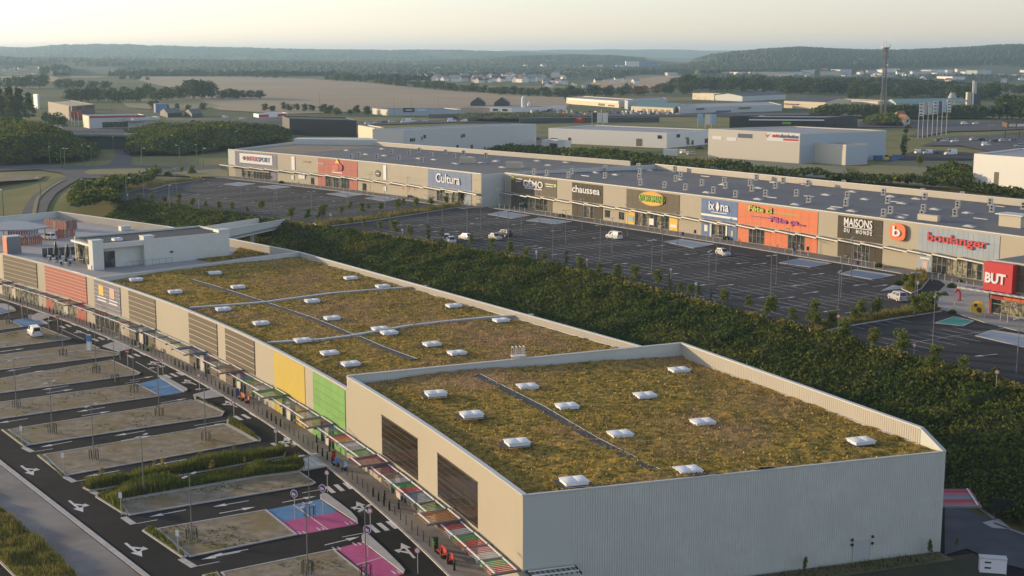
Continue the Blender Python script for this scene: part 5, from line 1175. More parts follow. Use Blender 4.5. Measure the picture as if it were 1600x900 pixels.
roof_items(ra, [(645, 745), (757, 755), (848, 725), (957, 733), (895, 762), (1037, 778), (1020, 714), (1098, 744), (1185, 726), (1240, 753), (1298, 732), (1437, 748), (595, 757)], (400, 60), .25, HV, 'condenser', 16.02, RA_ + .4, True)
roof_items(ra, [(570, 702), (690, 727), (805, 735), (790, 693), (1020, 753), (1115, 760), (1340, 745), (1500, 771), (1250, 786)], (400, 60), .25, DOME, 'roof_dome', 16.02, RA_)
roof_items(ra, [(305, 88), (560, 88), (630, 115), (740, 98), (340, 128), (460, 122), (210, 100), (40, 105)], (700, 230), .25, DOME, 'roof_dome', 16.02, RA_)
for px in ((730, 255), (803, 263)):
    x, y = G(*px, 16.02); t = MB(); t.box((x, y, 17.0), (4.6, 2.2, 1.9), RA_ + .5); t.build('air_unit', MATS['beige_unit'], ra)
# ------------------------------------------------------------------ the red-sign shop at the right edge
bp = Vector(G(1546, 490, 7)); bdr = Vector((.60, -.80)); bdp = Vector((.80, .60))
rc = thing('red_sign_shop', 'brown and beige shop with a large red sign panel at the right edge', 'building', (*bp, ZU))
bq = lambda u, o: tuple(bp + bdr * u - bdp * o)
def rbox(name, u0, u1, o0, o1, z0, z1, mt, par=None): return MB().prism([bq(u0, o0), bq(u1, o0), bq(u1, o1), bq(u0, o1)], z0, z1, True).build(name, mt, par or rc)
rbox('wall', 0, 40, -32, 0, ZU, 16.0, M_TAN); rbox('parapet_cap', -.05, 40, -32.1, .08, 16.0, 16.12, M_CAP); rbox('roof', .5, 39.5, -31.5, -.5, 16.12, 16.2, M_ROOFG)
for i in range(5):
    for k in range(3): rbox('facade_tile', .1 + i * 5, .1 + i * 5 + 4.95, .004, .1, 11.4 + k * 1.5, 11.4 + k * 1.5 + 1.45, M_OLIVE)
sp = rbox('sign_panel', -.7, 4.7, .103, 1.3, 11.2, 15.9, M_SIGNR); cc = bq(1.6, 1.3); letter(rc, 'BUT', M_SIGNW, (*cc, 13.3), tuple(bdr), 3.9, 1.75, .06, .04)
letter(rc, 'Décoration', M_SIGNW, (*bq(10.2, .1), 13.6), tuple(bdr), 5.6, .75, .06, .01); letter(rc, 'Cuisine', M_SIGNLG, (*bq(9.5, .1), 12.6), tuple(bdr), 4.2, .75, .06, .01)
rbox('red_fascia', .2, 9.2, .004, .12, 9.7, 10.7, M_RED); rbox('red_pier', 7.2, 9.2, .125, .2, 7.15, 9.7, M_RED); rbox('red_pier', .0, .3, .125, .2, 7.15, 9.7, M_RED)
for k in range(3): rbox('red_fascia_panel', 2.6 + k * 1.6, 4.1 + k * 1.6, .123, .18, 9.8, 10.55, M_SIGNO)
for i in range(4):
    for k in range(2): rbox('window_pane', .4 + i * 1.7, .4 + i * 1.7 + 1.6, .005, .05, 7.3 + k * 1.6 * (1 if k else 0), (8.8 if k == 0 else 9.6), M_GLASSL if i > 0 else M_GLASS)
for k in range(5): rbox('white_letter_bar', 7.9, 8.7, .203, .24, 7.5 + k * .42, 7.8 + k * .42, M_SIGNW)
cn = rbox('canopy', -4.6, 16, 0.25, 2.6, 11.0, 11.12, M_GREYM)
for k in range(14): rbox('slat', -4.4 + k * 1.4, -4.15 + k * 1.4, .3, 3.0, 11.125, 11.2, CANOPY_COL['pink'] if k % 2 else CANOPY_COL['white'], cn)
rbox('canopy_rail', -4.7, 16, 2.603, 2.75, 10.98, 11.25, M_CAP, cn)
# ------------------------------------------------------------------ trees
def tree_proto(kind, seed):
    r = np.random.default_rng(seed); m = MB()
    if kind == 'young':
        H, n, ls = 4.6, 760, .26; m.tube((0, 0, 0), (.05, 0, 1.7), .07, .05, 6); m.tube((.05, 0, 1.7), (.02, .1, 3.6), .05, .02, 5)
        for k in range(6): a = k * 1.05 + seed; m.tube((.04, 0, 1.6 + .25 * k), (.75 * math.cos(a), .75 * math.sin(a), 2.4 + .28 * k), .03, .01, 4)
        cc = [(r.normal(0, .44), r.normal(0, .44), 1.7 + 2.6 * r.random()) for _ in range(24)]; sp = .25; leaf = M_LEAF
    elif kind == 'cypress':
        H, n, ls = 5.2, 620, .22; m.tube((0, 0, 0), (0, 0, 4.6), .08, .02, 6)
        cc = []
        for _ in range(34): z = .4 + 4.7 * r.random(); w = .52 * math.sin(math.pi * min(1, .25 + .75 * (1 - z / 5.3))) ; cc.append((r.normal(0, w * .55), r.normal(0, w * .55), z))
        sp = .16; leaf = M_LEAFD
    elif kind == 'sapling':
        H, n, ls = 2.6, 90, .22; m.tube((0, 0, 0), (.04, .02, 2.4), .03, .012, 5)
        cc = [(r.normal(0, .16), r.normal(0, .16), 1.0 + 1.5 * r.random()) for _ in range(8)]; sp = .14; leaf = M_LEAFY
    elif kind == 'broad':
        H, n, ls = 14., 900, 1.05; m.tube((0, 0, 0), (.2, .1, 4.5), .38, .28, 7)
        for k in range(7): a = k * .9 + seed; m.tube((.2, .1, 3.4 + .4 * k), (3.6 * math.cos(a), 3.6 * math.sin(a), 7.0 + .6 * k), .18, .05, 5)
        cc = []
        for _ in range(30):
            a = r.random() * 6.28; q = math.sqrt(r.random()); z = r.random(); rr = 5.4 * q * math.sqrt(max(.1, 1 - (1.7 * z - .75) ** 2)); cc.append((rr * math.cos(a), rr * math.sin(a), 3.0 + 10.0 * z))
        sp = 1.0; leaf = M_LEAFD
    else:   # fir
        H, n, ls = 20., 1100, 1.1; m.tube((0, 0, 0), (0, 0, 19), .35, .06, 7); cc = []
        for _ in range(60): z = 1.5 + 18 * r.random(); a = r.random() * 6.28; w = 4.8 * (1 - z / 20.5) * math.sqrt(r.random()) + .2; cc.append((w * math.cos(a), w * math.sin(a), z))
        sp = .65; leaf = M_LEAFD
    cc = np.array(cc); C = cc[r.integers(0, len(cc), n)] + r.normal(0, sp, (n, 3)); C[:, 2] = np.clip(C[:, 2], H * .10, H * 1.02)
    V, Fq = leaf_quads(C, ls * (.6 + .8 * r.random(n)), r)
    return m.mesh('trunk', M_BARK), np_mesh('crown', V, Fq, leaf), H
PROTO = {(k, i): tree_proto(k, 10 * i + len(k)) for k, nn in (('young', 5), ('cypress', 2), ('sapling', 3), ('broad', 6), ('fir', 3)) for i in range(nn)}
NV = {'young': 5, 'cypress': 2, 'sapling': 3, 'broad': 6, 'fir': 3}
tr_rng = random.Random(5)
def tree(kind, x, y, z, h, label, group, wide=1.0, name='tree'):
    tm, cm, H = PROTO[(kind, tr_rng.randrange(NV[kind]))]; s = h / H
    t = thing(name, label, 'tree', (x, y, z), tr_rng.random() * 6.28, group); put(tm, 'trunk', t, (0, 0, 0), 0, (s, s, s)); put(cm, 'crown', t, (0, 0, 0), 0, (s * wide, s * wide, s)); return t
def hpx(px, py, z, n): return n * G(px, py, z)[1] / FPX * 1.02
rowA = [(217, 316, 12), (238, 318, 14), (258, 319, 11), (279, 322, 16), (301, 326, 15), (322, 328, 13), (343, 331, 15), (363, 333, 14), (386, 335, 11), (409, 331, 16), (455, 346, 19), (481, 347, 18), (504, 348, 25), (534, 338, 15), (546, 331, 15), (566, 337, 17), (576, 330, 11), (595, 332, 15), (622, 331, 17), (630, 323, 11), (651, 327, 16), (674, 325, 16), (697, 321, 13), (722, 320, 18), (548, 354, 13), (569, 357, 13), (594, 362, 14), (617, 371, 23), (640, 374, 19), (736, 386, 18), (768, 395, 20), (797, 403, 23), (822, 407, 20), (850, 411, 18), (908, 429, 28), (935, 434, 23), (965, 441, 29), (992, 446, 31), (1028, 451, 29), (1062, 461, 19), (1078, 464, 20), (1091, 466, 20), (1132, 478, 28), (1170, 486, 24), (1204, 500, 38), (1239, 508, 27), (1299, 515, 32), (1336, 508, 31), (1345, 499, 33), (1370, 500, 36), (1269, 513, 44), (1275, 516, 26), (1319, 535, 37), (1364, 549, 37), (1407, 564, 52), (1457, 581, 42), (1502, 599, 43), (1555, 605, 33), (1431, 498, 37), (1442, 488, 31), (1456, 491, 35), (243, 271, 11), (284, 272, 10), (300, 276, 14), (740, 318, 14), (760, 317, 13), (1424, 455, 28), (1414, 446, 20)]
rowA.sort()
for i, (x, y, h) in enumerate(rowA):
    X_, Y_ = G(x, y, ZU); place = 'by the roundabout' if x < 210 else ('at the far left car park edge' if x < 430 else ('in the planted strip by the far shops' if y < 350 and x < 730 else 'on the bank edge' if x < 1200 else 'near the red sign shop'))
    tree('young', X_, Y_, ZU + .05, hpx(x, y, ZU, h) * (1.15 if x < 800 else 1.0), 'young tree %s, %s from the left' % (place, ordinal(i)), 'young car park trees', tr_rng.uniform(1.0, 1.3), 'young_tree')
cyp = [(669, 379, 29), (692, 385, 29), (884, 423, 31), (1046, 455, 28), (1110, 470, 18)]
for i, (x, y, h) in enumerate(cyp): X_, Y_ = G(x, y, ZU); tree('cypress', X_, Y_, ZU, hpx(x, y, ZU, h), 'narrow dark columnar tree at the bank edge, %s from the left' % ordinal(i), 'columnar trees on the bank edge', 1.0, 'columnar_tree')
sap = [(160, 757, 24), (187, 752, 14), (161, 750, 22), (241, 737, 20), (255, 745, 30), (312, 730, 26), (330, 743, 26), (366, 708, 16), (383, 732, 18), (455, 708, 22), (266, 755, 20), (129, 764, 10)]
sap.sort()
for i, (x, y, h) in enumerate(sap): X_, Y_ = G(x, y); tree('sapling', X_, Y_, .13, hpx(x, y, 0, h), 'thin sapling in the grassy strips of the lower car park, %s from the left' % ordinal(i), 'saplings in the grassy strips', 1, 'sapling')
for i, (x, y, h) in enumerate([(1150, 899, 16), (1257, 898, 31), (1452, 872, 32), (1494, 858, 20), (1330, 890, 8)]):
    X_, Y_ = G(x, y); tree('young', X_, Y_, 0, hpx(x, y, 0, h), 'small slim tree at the foot of the ribbed end wall, %s from the left' % ordinal([1150, 1257, 1330, 1452, 1494].index(x)), 'trees by the end wall', .5, 'young_tree')
# ------------------------------------------------------------------ planted ground: shrub bank, grasses, heaps
def stuff_leaves(name, C, size, m, label=None, parent=None, flat_=0.0, aspect=1.0):
    V, Fq = leaf_quads(C, size, RNG, flat_, aspect); return np_obj(name, V, Fq, m, parent, 'stuff', label, None)
bank_poly = [(-112, 402), (-85, 374), (-59, 347.6), (-30.3, 320.5), (-1.8, 289.5), (20.1, 256.4), (33.2, 232.3), (47.3, 208.2), (55.2, 191.8), (66.1, 171.4), (82, 138), (104, 92), (78, 80), (62, 118), (54.6, 137), (51, 147), (45, 157), (26, 186), (-7, 236), (-40, 284), (-72, 322), (-108, 358), (-118, 366)]
def bank(name, poly, st, amp, n, size, base_f, label, lf=M_SHRUB):
    a = np.array(poly); lo, hi = a.min(0), a.max(0); gx, gy = np.arange(lo[0], hi[0], st), np.arange(lo[1], hi[1], st); GX, GY = np.meshgrid(gx, gy, indexing='ij'); P = np.stack([GX.ravel(), GY.ravel()], 1)
    hgt = lambda Q: base_f(Q) + amp * (vnoise(Q, 1.5 * max(1, amp), 2) * .5 + vnoise(Q, 4.0 * max(1, amp), 4) * .95 + vnoise(Q, 11.0 * max(1, amp), 14) * .6)
    Fg = grid_faces(len(gx), len(gy)); keep = in_poly(P[Fg].mean(1), poly); Z = hgt(P) - .15 * amp
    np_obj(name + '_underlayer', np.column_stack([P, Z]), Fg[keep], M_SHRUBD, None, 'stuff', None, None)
    Q = scatter(poly, n, RNG); w = vnoise(Q, 3.2, 6); Q = Q[RNG.random(len(Q)) < .45 + .75 * w]
    C = np.column_stack([Q, hgt(Q) + RNG.normal(.05, .22 * amp, len(Q))]); stuff_leaves(name, C, size * (.55 + .9 * RNG.random(len(C))), lf, label)
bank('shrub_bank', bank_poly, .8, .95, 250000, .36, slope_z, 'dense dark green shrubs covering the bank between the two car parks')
Q = scatter(bank_poly, 60000, RNG); Q = Q[(vnoise(Q, 2.4, 61) > .62) & (vnoise(Q, 13.0, 62) > .40)]
stuff_leaves('bright_shrubs', np.column_stack([Q, slope_z(Q) + .95 * (vnoise(Q, 1.5, 2) * .5 + vnoise(Q, 4.0, 4) * .95 + vnoise(Q, 11.0, 14) * .6) + .18]), .34 * (.5 + .9 * RNG.random(len(Q))), M_LEAF, 'fresh green shrubs scattered through the bank')
edge_l = [(-59, 347.6), (-30.3, 320.5), (-1.8, 289.5), (20.1, 256.4), (33.2, 232.3), (47.3, 208.2), (55.2, 191.8), (66.1, 171.4), (82, 138)]
C = []
for (x0, y0), (x1, y1) in zip(edge_l[:-1], edge_l[1:]):
    k = int(math.hypot(x1 - x0, y1 - y0) * 26); t = RNG.random(k); cl = vnoise(np.stack([x0 + (x1 - x0) * t, y0 + (y1 - y0) * t], 1), 4.0, 12) > .42; t = t[cl]; k = len(t)
    C.append(np.column_stack([x0 + (x1 - x0) * t + RNG.normal(-.7, .5, k), y0 + (y1 - y0) * t + RNG.normal(-.4, .5, k), ZU + .3 + .9 * RNG.random(k)]))
stuff_leaves('edge_grass', np.concatenate(C), .42, M_LEAFY, 'yellow green tall grass along the edge of the bank', None, 0, 1.6)
# grasses of the strips
def grass_in(poly, n, h, m, z0, name, label, size=.3):
    Q = scatter(poly, n, RNG); Q = Q[RNG.random(len(Q)) < .4 + .9 * vnoise(Q, 1.7, 3)]; hh = h * (.25 + 1.0 * RNG.random(len(Q)) ** 1.6) * (.4 + 1.1 * vnoise(Q, 2.2, 7)); V, Fq = blades(Q, z0, hh, size * .42 * (.6 + .8 * RNG.random(len(Q))), RNG); return np_obj(name, V, Fq, m, None, 'stuff', label)
for k, n, h in (('hedge1', 34000, 1.0), ('hedge2', 40000, .95), ('tip7', 2600, .4), ('tip6', 1300, .35), ('tri9', 2000, .4), ('tri8', 1200, .4), ('tri7', 500, .25), ('tri6', 500, .25)):
    grass_in(PLANT[k][1], n, h, M_GRASS, .12, 'strip_grass', 'green and yellow grass growing in a kerbed strip of the lower car park', .32)
grass_in(vg, 34000, .7, M_GRASS, .22, 'verge_grass', 'rough green and yellow grass on the verge at the lower left', .3); grass_in(vg, 26000, .8, M_LEAFY, .22, 'verge_grass', 'dry golden grass on the verge at the lower left', .3)
for d, n in ((DIV1, 9000), (DIV2, 8000), (DIV3, 3000), (DIV4, 1800)): grass_in(d[1], n, 1.0, M_LEAFY, ZU + .15, 'ornamental_grass', 'dry ornamental grasses in a planted strip of the upper car park', .5)
for key in ('n2', 'n4', 'n5', 'n6', 'n7', 'n8', 'n9', 'n10'):
    Q = scatter(ISL[key][1], 1500, RNG); Q = Q[vnoise(Q, 3.0, 31) > .66][::3]; stuff_leaves('gravel_weeds', np.column_stack([Q, np.full(len(Q), .11)]), .26, M_GRASS, 'sparse weeds in the gravel parking bays', None, .2)
ew = [dd(3, .5), dd(44, .5), (47, 130), (40, 118), (5, 104)]
MB().prism([dd(2.5, .2), dd(44.4, .2), dd(44.6, 2.6), dd(1.5, 3.4)], 0, .15).build('planted_strip', M_SOIL, None, 'structure'); grass_in([dd(3, .4), dd(44, .4), dd(44, 2.5), dd(3, 3.2)], 2500, .35, M_SHRUB, .12, 'wall_foot_grass', 'dark grass at the foot of the ribbed wall', .3)
bush = [(1404, 446, 16), (1425, 452, 22), (1487, 450, 15), (1475, 462, 12), (1488, 490, 12), (1373, 418, 14), (1135, 375, 12), (878, 339, 10), (640, 309, 8), (440, 287, 9), (300, 271, 13), (262, 274, 12), (1500, 441, 9)]
for i, (x, y, w_) in enumerate(sorted(bush)):
    X_, Y_ = G(x, y, ZU); s = w_ * Y_ / FPX / 2.4; rr = np.random.default_rng(i); C = rr.normal(0, .45, (260, 3)); C /= np.maximum(.6, np.linalg.norm(C, axis=1))[:, None]; C[:, 2] = np.abs(C[:, 2]) * .8
    V, Fq = leaf_quads(C * np.array([1.2, 1.2, 1.3]), .34, rr); t = thing('round_bush', 'round green bush beside the upper pavement, %s from the left' % ordinal(i), 'bush', (X_, Y_, ZU + .1), 0, 'bushes by the upper shops'); put(np_mesh('foliage', V, Fq, M_SHRUB), 'foliage', t, (0, 0, 0), 0, (s, s, s))
    sm = MB(); sm.tube((0, 0, 0), (0, 0, .6), .06); put(sm.mesh('stem', M_BARK), 'stem', t, (0, 0, 0), 0, (s, s, s))
def heap(name, px, H, n, size, label, edge=24.0):
    poly = GU(px); pl = np.array(poly)
    def f(Q):
        d = np.full(len(Q), 1e9)
        for i in range(len(pl)):
            a, b = pl[i], pl[(i + 1) % len(pl)]; e = b - a; t = np.clip(((Q - a) @ e) / (e @ e), 0, 1); d = np.minimum(d, np.linalg.norm(Q - a - t[:, None] * e, axis=1))
        d = np.where(in_poly(Q, poly), d, 0); return ZU - .3 + H * np.clip(d / edge, 0, 1) ** .75
    bank(name, poly, 3.0, 1.9, n, size, f, label)
heap('shrub_mound', [(-70, 262), (40, 258), (100, 255), (150, 250), (157, 238), (124, 222), (60, 213), (-70, 212)], 9.0, 26000, .95, 'dark overgrown mound to the left of the underpass')
heap('shrub_mound', [(186, 226), (200, 243), (290, 243), (352, 236), (450, 222), (458, 210), (340, 211), (250, 212), (192, 215)], 6.0, 22000, .9, 'long overgrown mound right of the underpass')
heap('bushy_slope', [(104, 318), (118, 300), (150, 291), (190, 286), (232, 277), (252, 274), (238, 285), (205, 296), (172, 308), (190, 318), (120, 330)], .8, 9000, .9, 'yellow green bushes on the slope beside the winding road', 8)
heap('tree_hedge', [(1264, 184), (1400, 186), (1552, 186), (1552, 182.5), (1400, 182), (1264, 180.5)], 6.0, 3600, 1.4, 'long dark clipped hedge in front of the pale sheds', 8)
heap('shrub_belt', [(740, 243), (800, 243), (900, 250), (1000, 261), (1075, 268), (1200, 278), (1310, 286), (1310, 281), (1190, 272), (1060, 258), (960, 246), (850, 240), (790, 236)], 1.2, 9000, 1.0, 'dark green shrub belt behind the shop blocks', 6)
heap('shrub_belt', [(1300, 284), (1420, 293), (1530, 303), (1600, 309), (1600, 303), (1500, 294), (1380, 284), (1310, 280)], 1.2, 5000, .8, 'low green shrubs behind the long shop block', 6)
heap('grass_bank', [(1445, 282), (1490, 287), (1520, 289), (1520, 273), (1480, 268), (1450, 272)], 1.5, 2500, .9, 'dark bushes left of the white shed at the right edge', 8)
heap('scrub', [(1348, 196), (1400, 198), (1420, 195), (1410, 189), (1352, 188)], 2.5, 1300, 1.2, 'low scrub around the foot of the lattice mast', 8)
heap('grass_bank', [(720, 190), (800, 191), (880, 190), (900, 184), (800, 181), (700, 184)], 1.0, 900, .9, 'dry grassy bank in front of the pink wall', 8)
# ------------------------------------------------------------------ lamps, signs, bollards
def lamp_proto(low):
    H = 6.9 if low else 7.6; t = thing('lamp_post', '', 'lamp post', (0, 0, 0)); m = MB(); m.tube((0, 0, 0), (0, 0, H), .075, .045, 8); m.tube((0, 0, 0), (0, 0, .9), .10, .095, 8); put(m.mesh('pole', M_GREYM if not low else MATS['grey_metal']), 'pole', t)
    m = MB(); m.bar((-.75, 0, H), (.75, 0, H), .06); put(m.mesh('arm', M_GREYM), 'arm', t)
    hm_ = MB(); hm_.prism([(-.32, -.15), (.32, -.15), (.38, 0), (.32, .15), (-.32, .15)], -.04, .06, True); hm_ = hm_.mesh('lamp_head', M_STEEL)
    put(hm_, 'lamp_head', t, (.75, 0, H)); put(hm_, 'lamp_head', t, (-.75, 0, H), math.pi)
    if low:
        g = MB()
        g.tube((-.2, 0, 0), (-.2, 0, 1.15), .035); g.tube((.2, 0, 0), (.2, 0, 1.15), .035); g.tube((-.23, 0, 1.15), (.23, 0, 1.15), .035); g = g.mesh('guard_hoop', M_DARKM)
        for a, dx, dy in ((0, 0, .55), (0, 0, -.55), (math.pi / 2, .55, 0), (math.pi / 2, -.55, 0)): put(g, 'guard_hoop', t, (dx, dy, 0), a)
    return t
low_px = [(26, 636), (82, 677), (99, 556), (151, 583), (210, 613), (249, 650), (322, 688), (147, 718), (225, 773), (300, 843), (484, 807), (481, 897), (572, 902), (15, 506), (44, 500), (180, 598)]
up_px = [(700 + x / 4, 230 + y / 4) for x, y in [(120, 545), (205, 515), (315, 440), (378, 605), (458, 550), (570, 470), (655, 697), (735, 600), (838, 515), (950, 712), (1025, 660), (1122, 557), (1272, 827), (1338, 715), (1432, 615)]] + \
        [(1000 + x / 4, 240 + y / 4) for x, y in [(72, 785), (428, 868), (475, 745), (563, 622), (850, 822), (925, 695), (815, 900), (1255, 905), (1318, 765)]] + [(1428, 497), (1309, 495), (1457, 541), (1588, 583)] + \
        [(340 + x / 4, 200 + y / 4) for x, y in [(150, 532), (292, 400), (372, 452), (357, 548), (590, 578), (813, 472), (955, 447), (1045, 537), (1190, 472), (1080, 617), (1315, 605), (1405, 592), (1560, 650)]] + [(276, 300), (225, 312)]
LP = {True: lamp_proto(True), False: lamp_proto(False)}
for low, lst in ((True, low_px), (False, up_px)):
    for i, (x, y) in enumerate(sorted(lst)):
        X_, Y_ = G(x, y, 0 if low else ZU); o = LP[low] if i == 0 else copy_tree(LP[low]); o.location = (X_, Y_, .08 if low else ZU); o.rotation_euler = (0, 0, R(30 + 37 * (i % 2)))
        o['label'] = 'slim lamp post %s, %s from the left' % ('with hooped guard on the lower car park' if low else 'on the upper car park', ordinal(i)); o['group'] = 'lamp posts on the lower car park' if low else 'lamp posts on the upper car park'
rb_l = [(20, 255), (78, 259), (102, 263), (130, 256), (144, 258), (178, 240), (222, 262), (272, 238), (281, 256), (308, 255), (318, 262), (367, 230), (5, 322), (64, 312), (96, 262), (135, 320), (199, 325), (266, 339)]
gl = None
for i, (x, y) in enumerate(sorted(rb_l)):
    X_, Y_ = G(x, y, ZU if y < 300 else 5)
    if gl is None:
        gl = thing('street_lamp', '', 'street lamp', (0, 0, 0)); m = MB(); m.tube((0, 0, 0), (0, 0, 7.5), .13, .08, 6); put(m.mesh('pole', mat('green_pole', (.05, .16, .09), .5)), 'pole', gl); m = MB(); m.bar((0, 0, 7.5), (1.0, 0, 7.7), .1); put(m.mesh('arm', MATS['green_pole']), 'arm', gl); m = MB(); m.box((1.1, 0, 7.7), (.9, .35, .16)); put(m.mesh('lamp_head', M_WHITEP), 'lamp_head', gl); o = gl
    else: o = copy_tree(gl)
    o.location = (X_, Y_, zt1(X_, Y_) - .3); o.rotation_euler = (0, 0, 2.2 + i); o['label'] = 'green street lamp by the roads around the roundabout, %s from the left' % ordinal(i); o['group'] = 'street lamps by the roundabout'
def sign(px, kind, label, z=0.0, h=2.35, group=None):
    X_, Y_ = G(*px, z); t = thing('road_sign', label, 'sign', (X_, Y_, z + .08), R(-20), group); m = MB(); m.tube((0, 0, 0), (0, 0, h + .35), .045, .045, 6); put(m.mesh('post', M_STEEL), 'post', t); F_ = (0, -1, 0)
    if kind == 'noentry':
        m = MB(); m.disc((0, -.07, h), F_, .33, .03, 18); p = put(m.mesh('sign_plate', M_SIGNR), 'sign_plate', t); m = MB(); m.box((0, -.095, h), (.56, .012, .13)); put(m.mesh('bar', M_SIGNW), 'white_bar', p); m = MB(); m.disc((0, .06, h), F_, .33, .02, 18); put(m.mesh('sign_back', M_STEEL), 'sign_back', p)
    elif kind == 'ring':
        m = MB(); m.disc((0, -.07, h), F_, .33, .03, 18); p = put(m.mesh('sign_plate', M_SIGNR), 'sign_plate', t); m = MB(); m.disc((0, -.095, h), F_, .235, .012, 18); put(m.mesh('sign_face', M_SIGNW), 'sign_face', p)
    elif kind == 'family':
        m = MB(); m.disc((0, -.07, h), F_, .44, .03, 20); p = put(m.mesh('sign_plate', M_SIGNW), 'sign_plate', t); m = MB(); m.disc((0, -.095, h), F_, .37, .012, 20); put(m.mesh('sign_face', M_SIGNP), 'sign_face', p)
        m = MB()
        for dx, hh in ((-.12, .34), (.1, .25)): m.prism([(dx - .1, -.115), (dx + .1, -.115), (dx + .06, -.105), (dx - .06, -.105)], h - .2, h - .2 + hh)
        put(m.mesh('pictogram', M_SIGNW), 'pictogram', p)
    elif kind == 'plain':
        m = MB(); m.box((0, -.07, h), (.42, .03, .62)); put(m.mesh('sign_plate', M_SIGNW), 'sign_plate', t)
    elif kind == 'purple':
        m = MB(); m.box((0, -.09, h - .2), (.55, .05, .85)); put(m.mesh('sign_plate', M_SIGNP), 'sign_plate', t)
    return t
for i, p in enumerate(sorted([(77, 515), (255, 586), (312, 611), (366, 655), (432, 702), (512, 770), (579, 832), (653, 897), (35, 497)])): sign(p, 'ring', 'round red and white sign on a post beside a zebra crossing, %s from the left' % ordinal(i), group='round signs on the shop road')
for i, p in enumerate([(91, 517), (200, 572), (248, 590)]): sign(p, 'noentry', 'round red no entry sign on a post, %s from the left' % ordinal(i), group='no entry signs on the shop road')
for i, p in enumerate([(461, 812), (505, 803), (575, 871)]): sign(p, 'family', 'large round purple family parking sign, %s' % ('left of the two by the blue bays' if i == 0 else 'right of the two by the blue bays' if i == 1 else 'over the lower pink bays'), group='purple parking signs', h=2.9)
for i, p in enumerate(sorted([(35, 697), (100, 741), (190, 806), (279, 868), (188, 563)])): sign(p, 'plain', 'white post with a small white plate at a lane mouth, %s from the left' % ordinal(i), h=2.3, group='white posts at the lane mouths')
for i, p in enumerate(sorted([(838, 411), (917, 424), (1048, 440), (1087, 464), (1309, 517), (1427, 565), (517, 350), (629, 375), (1556, 609), (452, 344), (311, 326), (200, 317), (1433, 462), (620, 320)])): sign(p, 'ring' if i % 3 else 'plain', 'small %s sign on a white post along the upper car park, %s from the left' % ('round' if i % 3 else 'white', ordinal(i)), ZU, 2.3, 'small signs on the upper car park')
for i, p in enumerate([(1067, 377), (1086, 373.5), (1241, 402), (1262, 401), (1340, 424), (425, 285)]): sign(p, 'purple', 'small purple sign on a post by the shop front pads, %s from the left' % ordinal(sorted([1067, 1086, 1241, 1262, 1340, 425]).index(p[0])), ZU, 1.9, 'purple signs by the upper shops')
for i, p in enumerate([(1248, 403), (1346, 419), (1583, 503)]): sign(p, 'ring', 'round red ringed sign in front of the %s' % ('orange shop front' if i == 0 else 'dark brown shop front' if i == 1 else 'red sign shop'), ZU, 2.6)
# blue payment totem, electric cabinet
X_, Y_ = G(140, 548); t = thing('info_totem', 'tall blue and white totem between the gravel bays', 'totem', (X_, Y_, .1), R(-25))
m = MB(); m.box((0, 0, 1.35), (.85, .35, 2.7)); put(m.mesh('body', M_SIGNW), 'body', t); m = MB(); m.box((0, 0, 2.1), (.95, .42, 1.1)); put(m.mesh('blue_face', mat('totem_blue', (.09, .24, .42), .4)), 'blue_face', t)
X_, Y_ = G(1550, 894); t = thing('utility_cabinet', 'white utility cabinet with two dark vents beside the service road', 'cabinet', (X_, Y_, 0), R(-12))
m = MB(); m.box((0, 0, .75), (2.5, 1.0, 1.5)); put(m.mesh('body', M_WHITEP), 'body', t); m = MB(); m.box((0, 0, 1.54), (2.6, 1.1, .08)); put(m.mesh('lid', M_CAP), 'lid', t)
v = MB(); v.box((0, 0, 0), (.6, .04, .16)); v = v.mesh('vent', M_DARKM); put(v, 'vent', t, (-.5, -.51, 1.15)); put(v, 'vent', t, (-.5, -.51, .6))
X_, Y_ = G(1566, 812); t = thing('dark_notice_board', 'dark notice board at the edge of the service road', 'board', (X_, Y_, 0), R(-20)); m = MB(); m.box((0, 0, 1.6), (2.2, .12, 1.6)); put(m.mesh('panel', M_DARKM), 'panel', t)
lm = MB(); lm.bar((0, 0, 0), (0, 0, 1.6), .1); lm = lm.mesh('leg', M_GREYM); put(lm, 'leg', t, (-.9, .1, 0)); put(lm, 'leg', t, (.9, .1, 0))
MB().bar(G3(1505, 772, .07), G3(1553, 810, .07), .35, .14).build('kerb', M_KERB, None, 'structure'); MB().bar(G3(1553, 818, .07), G3(1640, 850, .07), .3, .14).build('kerb', M_KERB, None, 'structure'); MB().prism(GL([(1535, 818), (1560, 812), (1580, 828), (1550, 826)]), 0, .14).build('kerb_corner', M_PAVE_L, None, 'structure')
# bollards on the shop-front pavement: squat black ones in fours, thin posts between
def bollard(thick):
    t = thing('bollard' if thick else 'thin_bollard', '', 'bollard', (0, 0, 0)); m = MB(); r = .11 if thick else .045
    m.lathe((0, 0, 0), [(r * 1.25, 0), (r * 1.25, .06), (r, .07), (r, 1.0), (r * .7, 1.08)], 8); put(m.mesh('post', M_BLACKP if thick else M_DARKM), 'post', t); m = MB(); m.lathe((0, 0, 0), [(r * 1.06, .82), (r * 1.06, .90)], 8); put(m.mesh('band', M_GREYM), 'band', t); return t
BO = {True: bollard(True), False: bollard(False)}; first = {True: True, False: True}
u = KC.near(G(705, 900)) - 1; j = 0; uend = KC.near(G(0, 467))
while u > uend:
    thick = (j % 11) < 4; p = KC.p(u, -.75); o = BO[thick] if first[thick] else copy_tree(BO[thick]); first[thick] = False; o.location = (p[0], p[1], .13)
    o['label'] = '%s on the shop pavement kerb, %s counted from the near corner' % ('squat black bollard' if thick else 'thin black post', ordinal(j)); o['group'] = 'bollards along the shop pavement'; u -= 1.75; j += 1
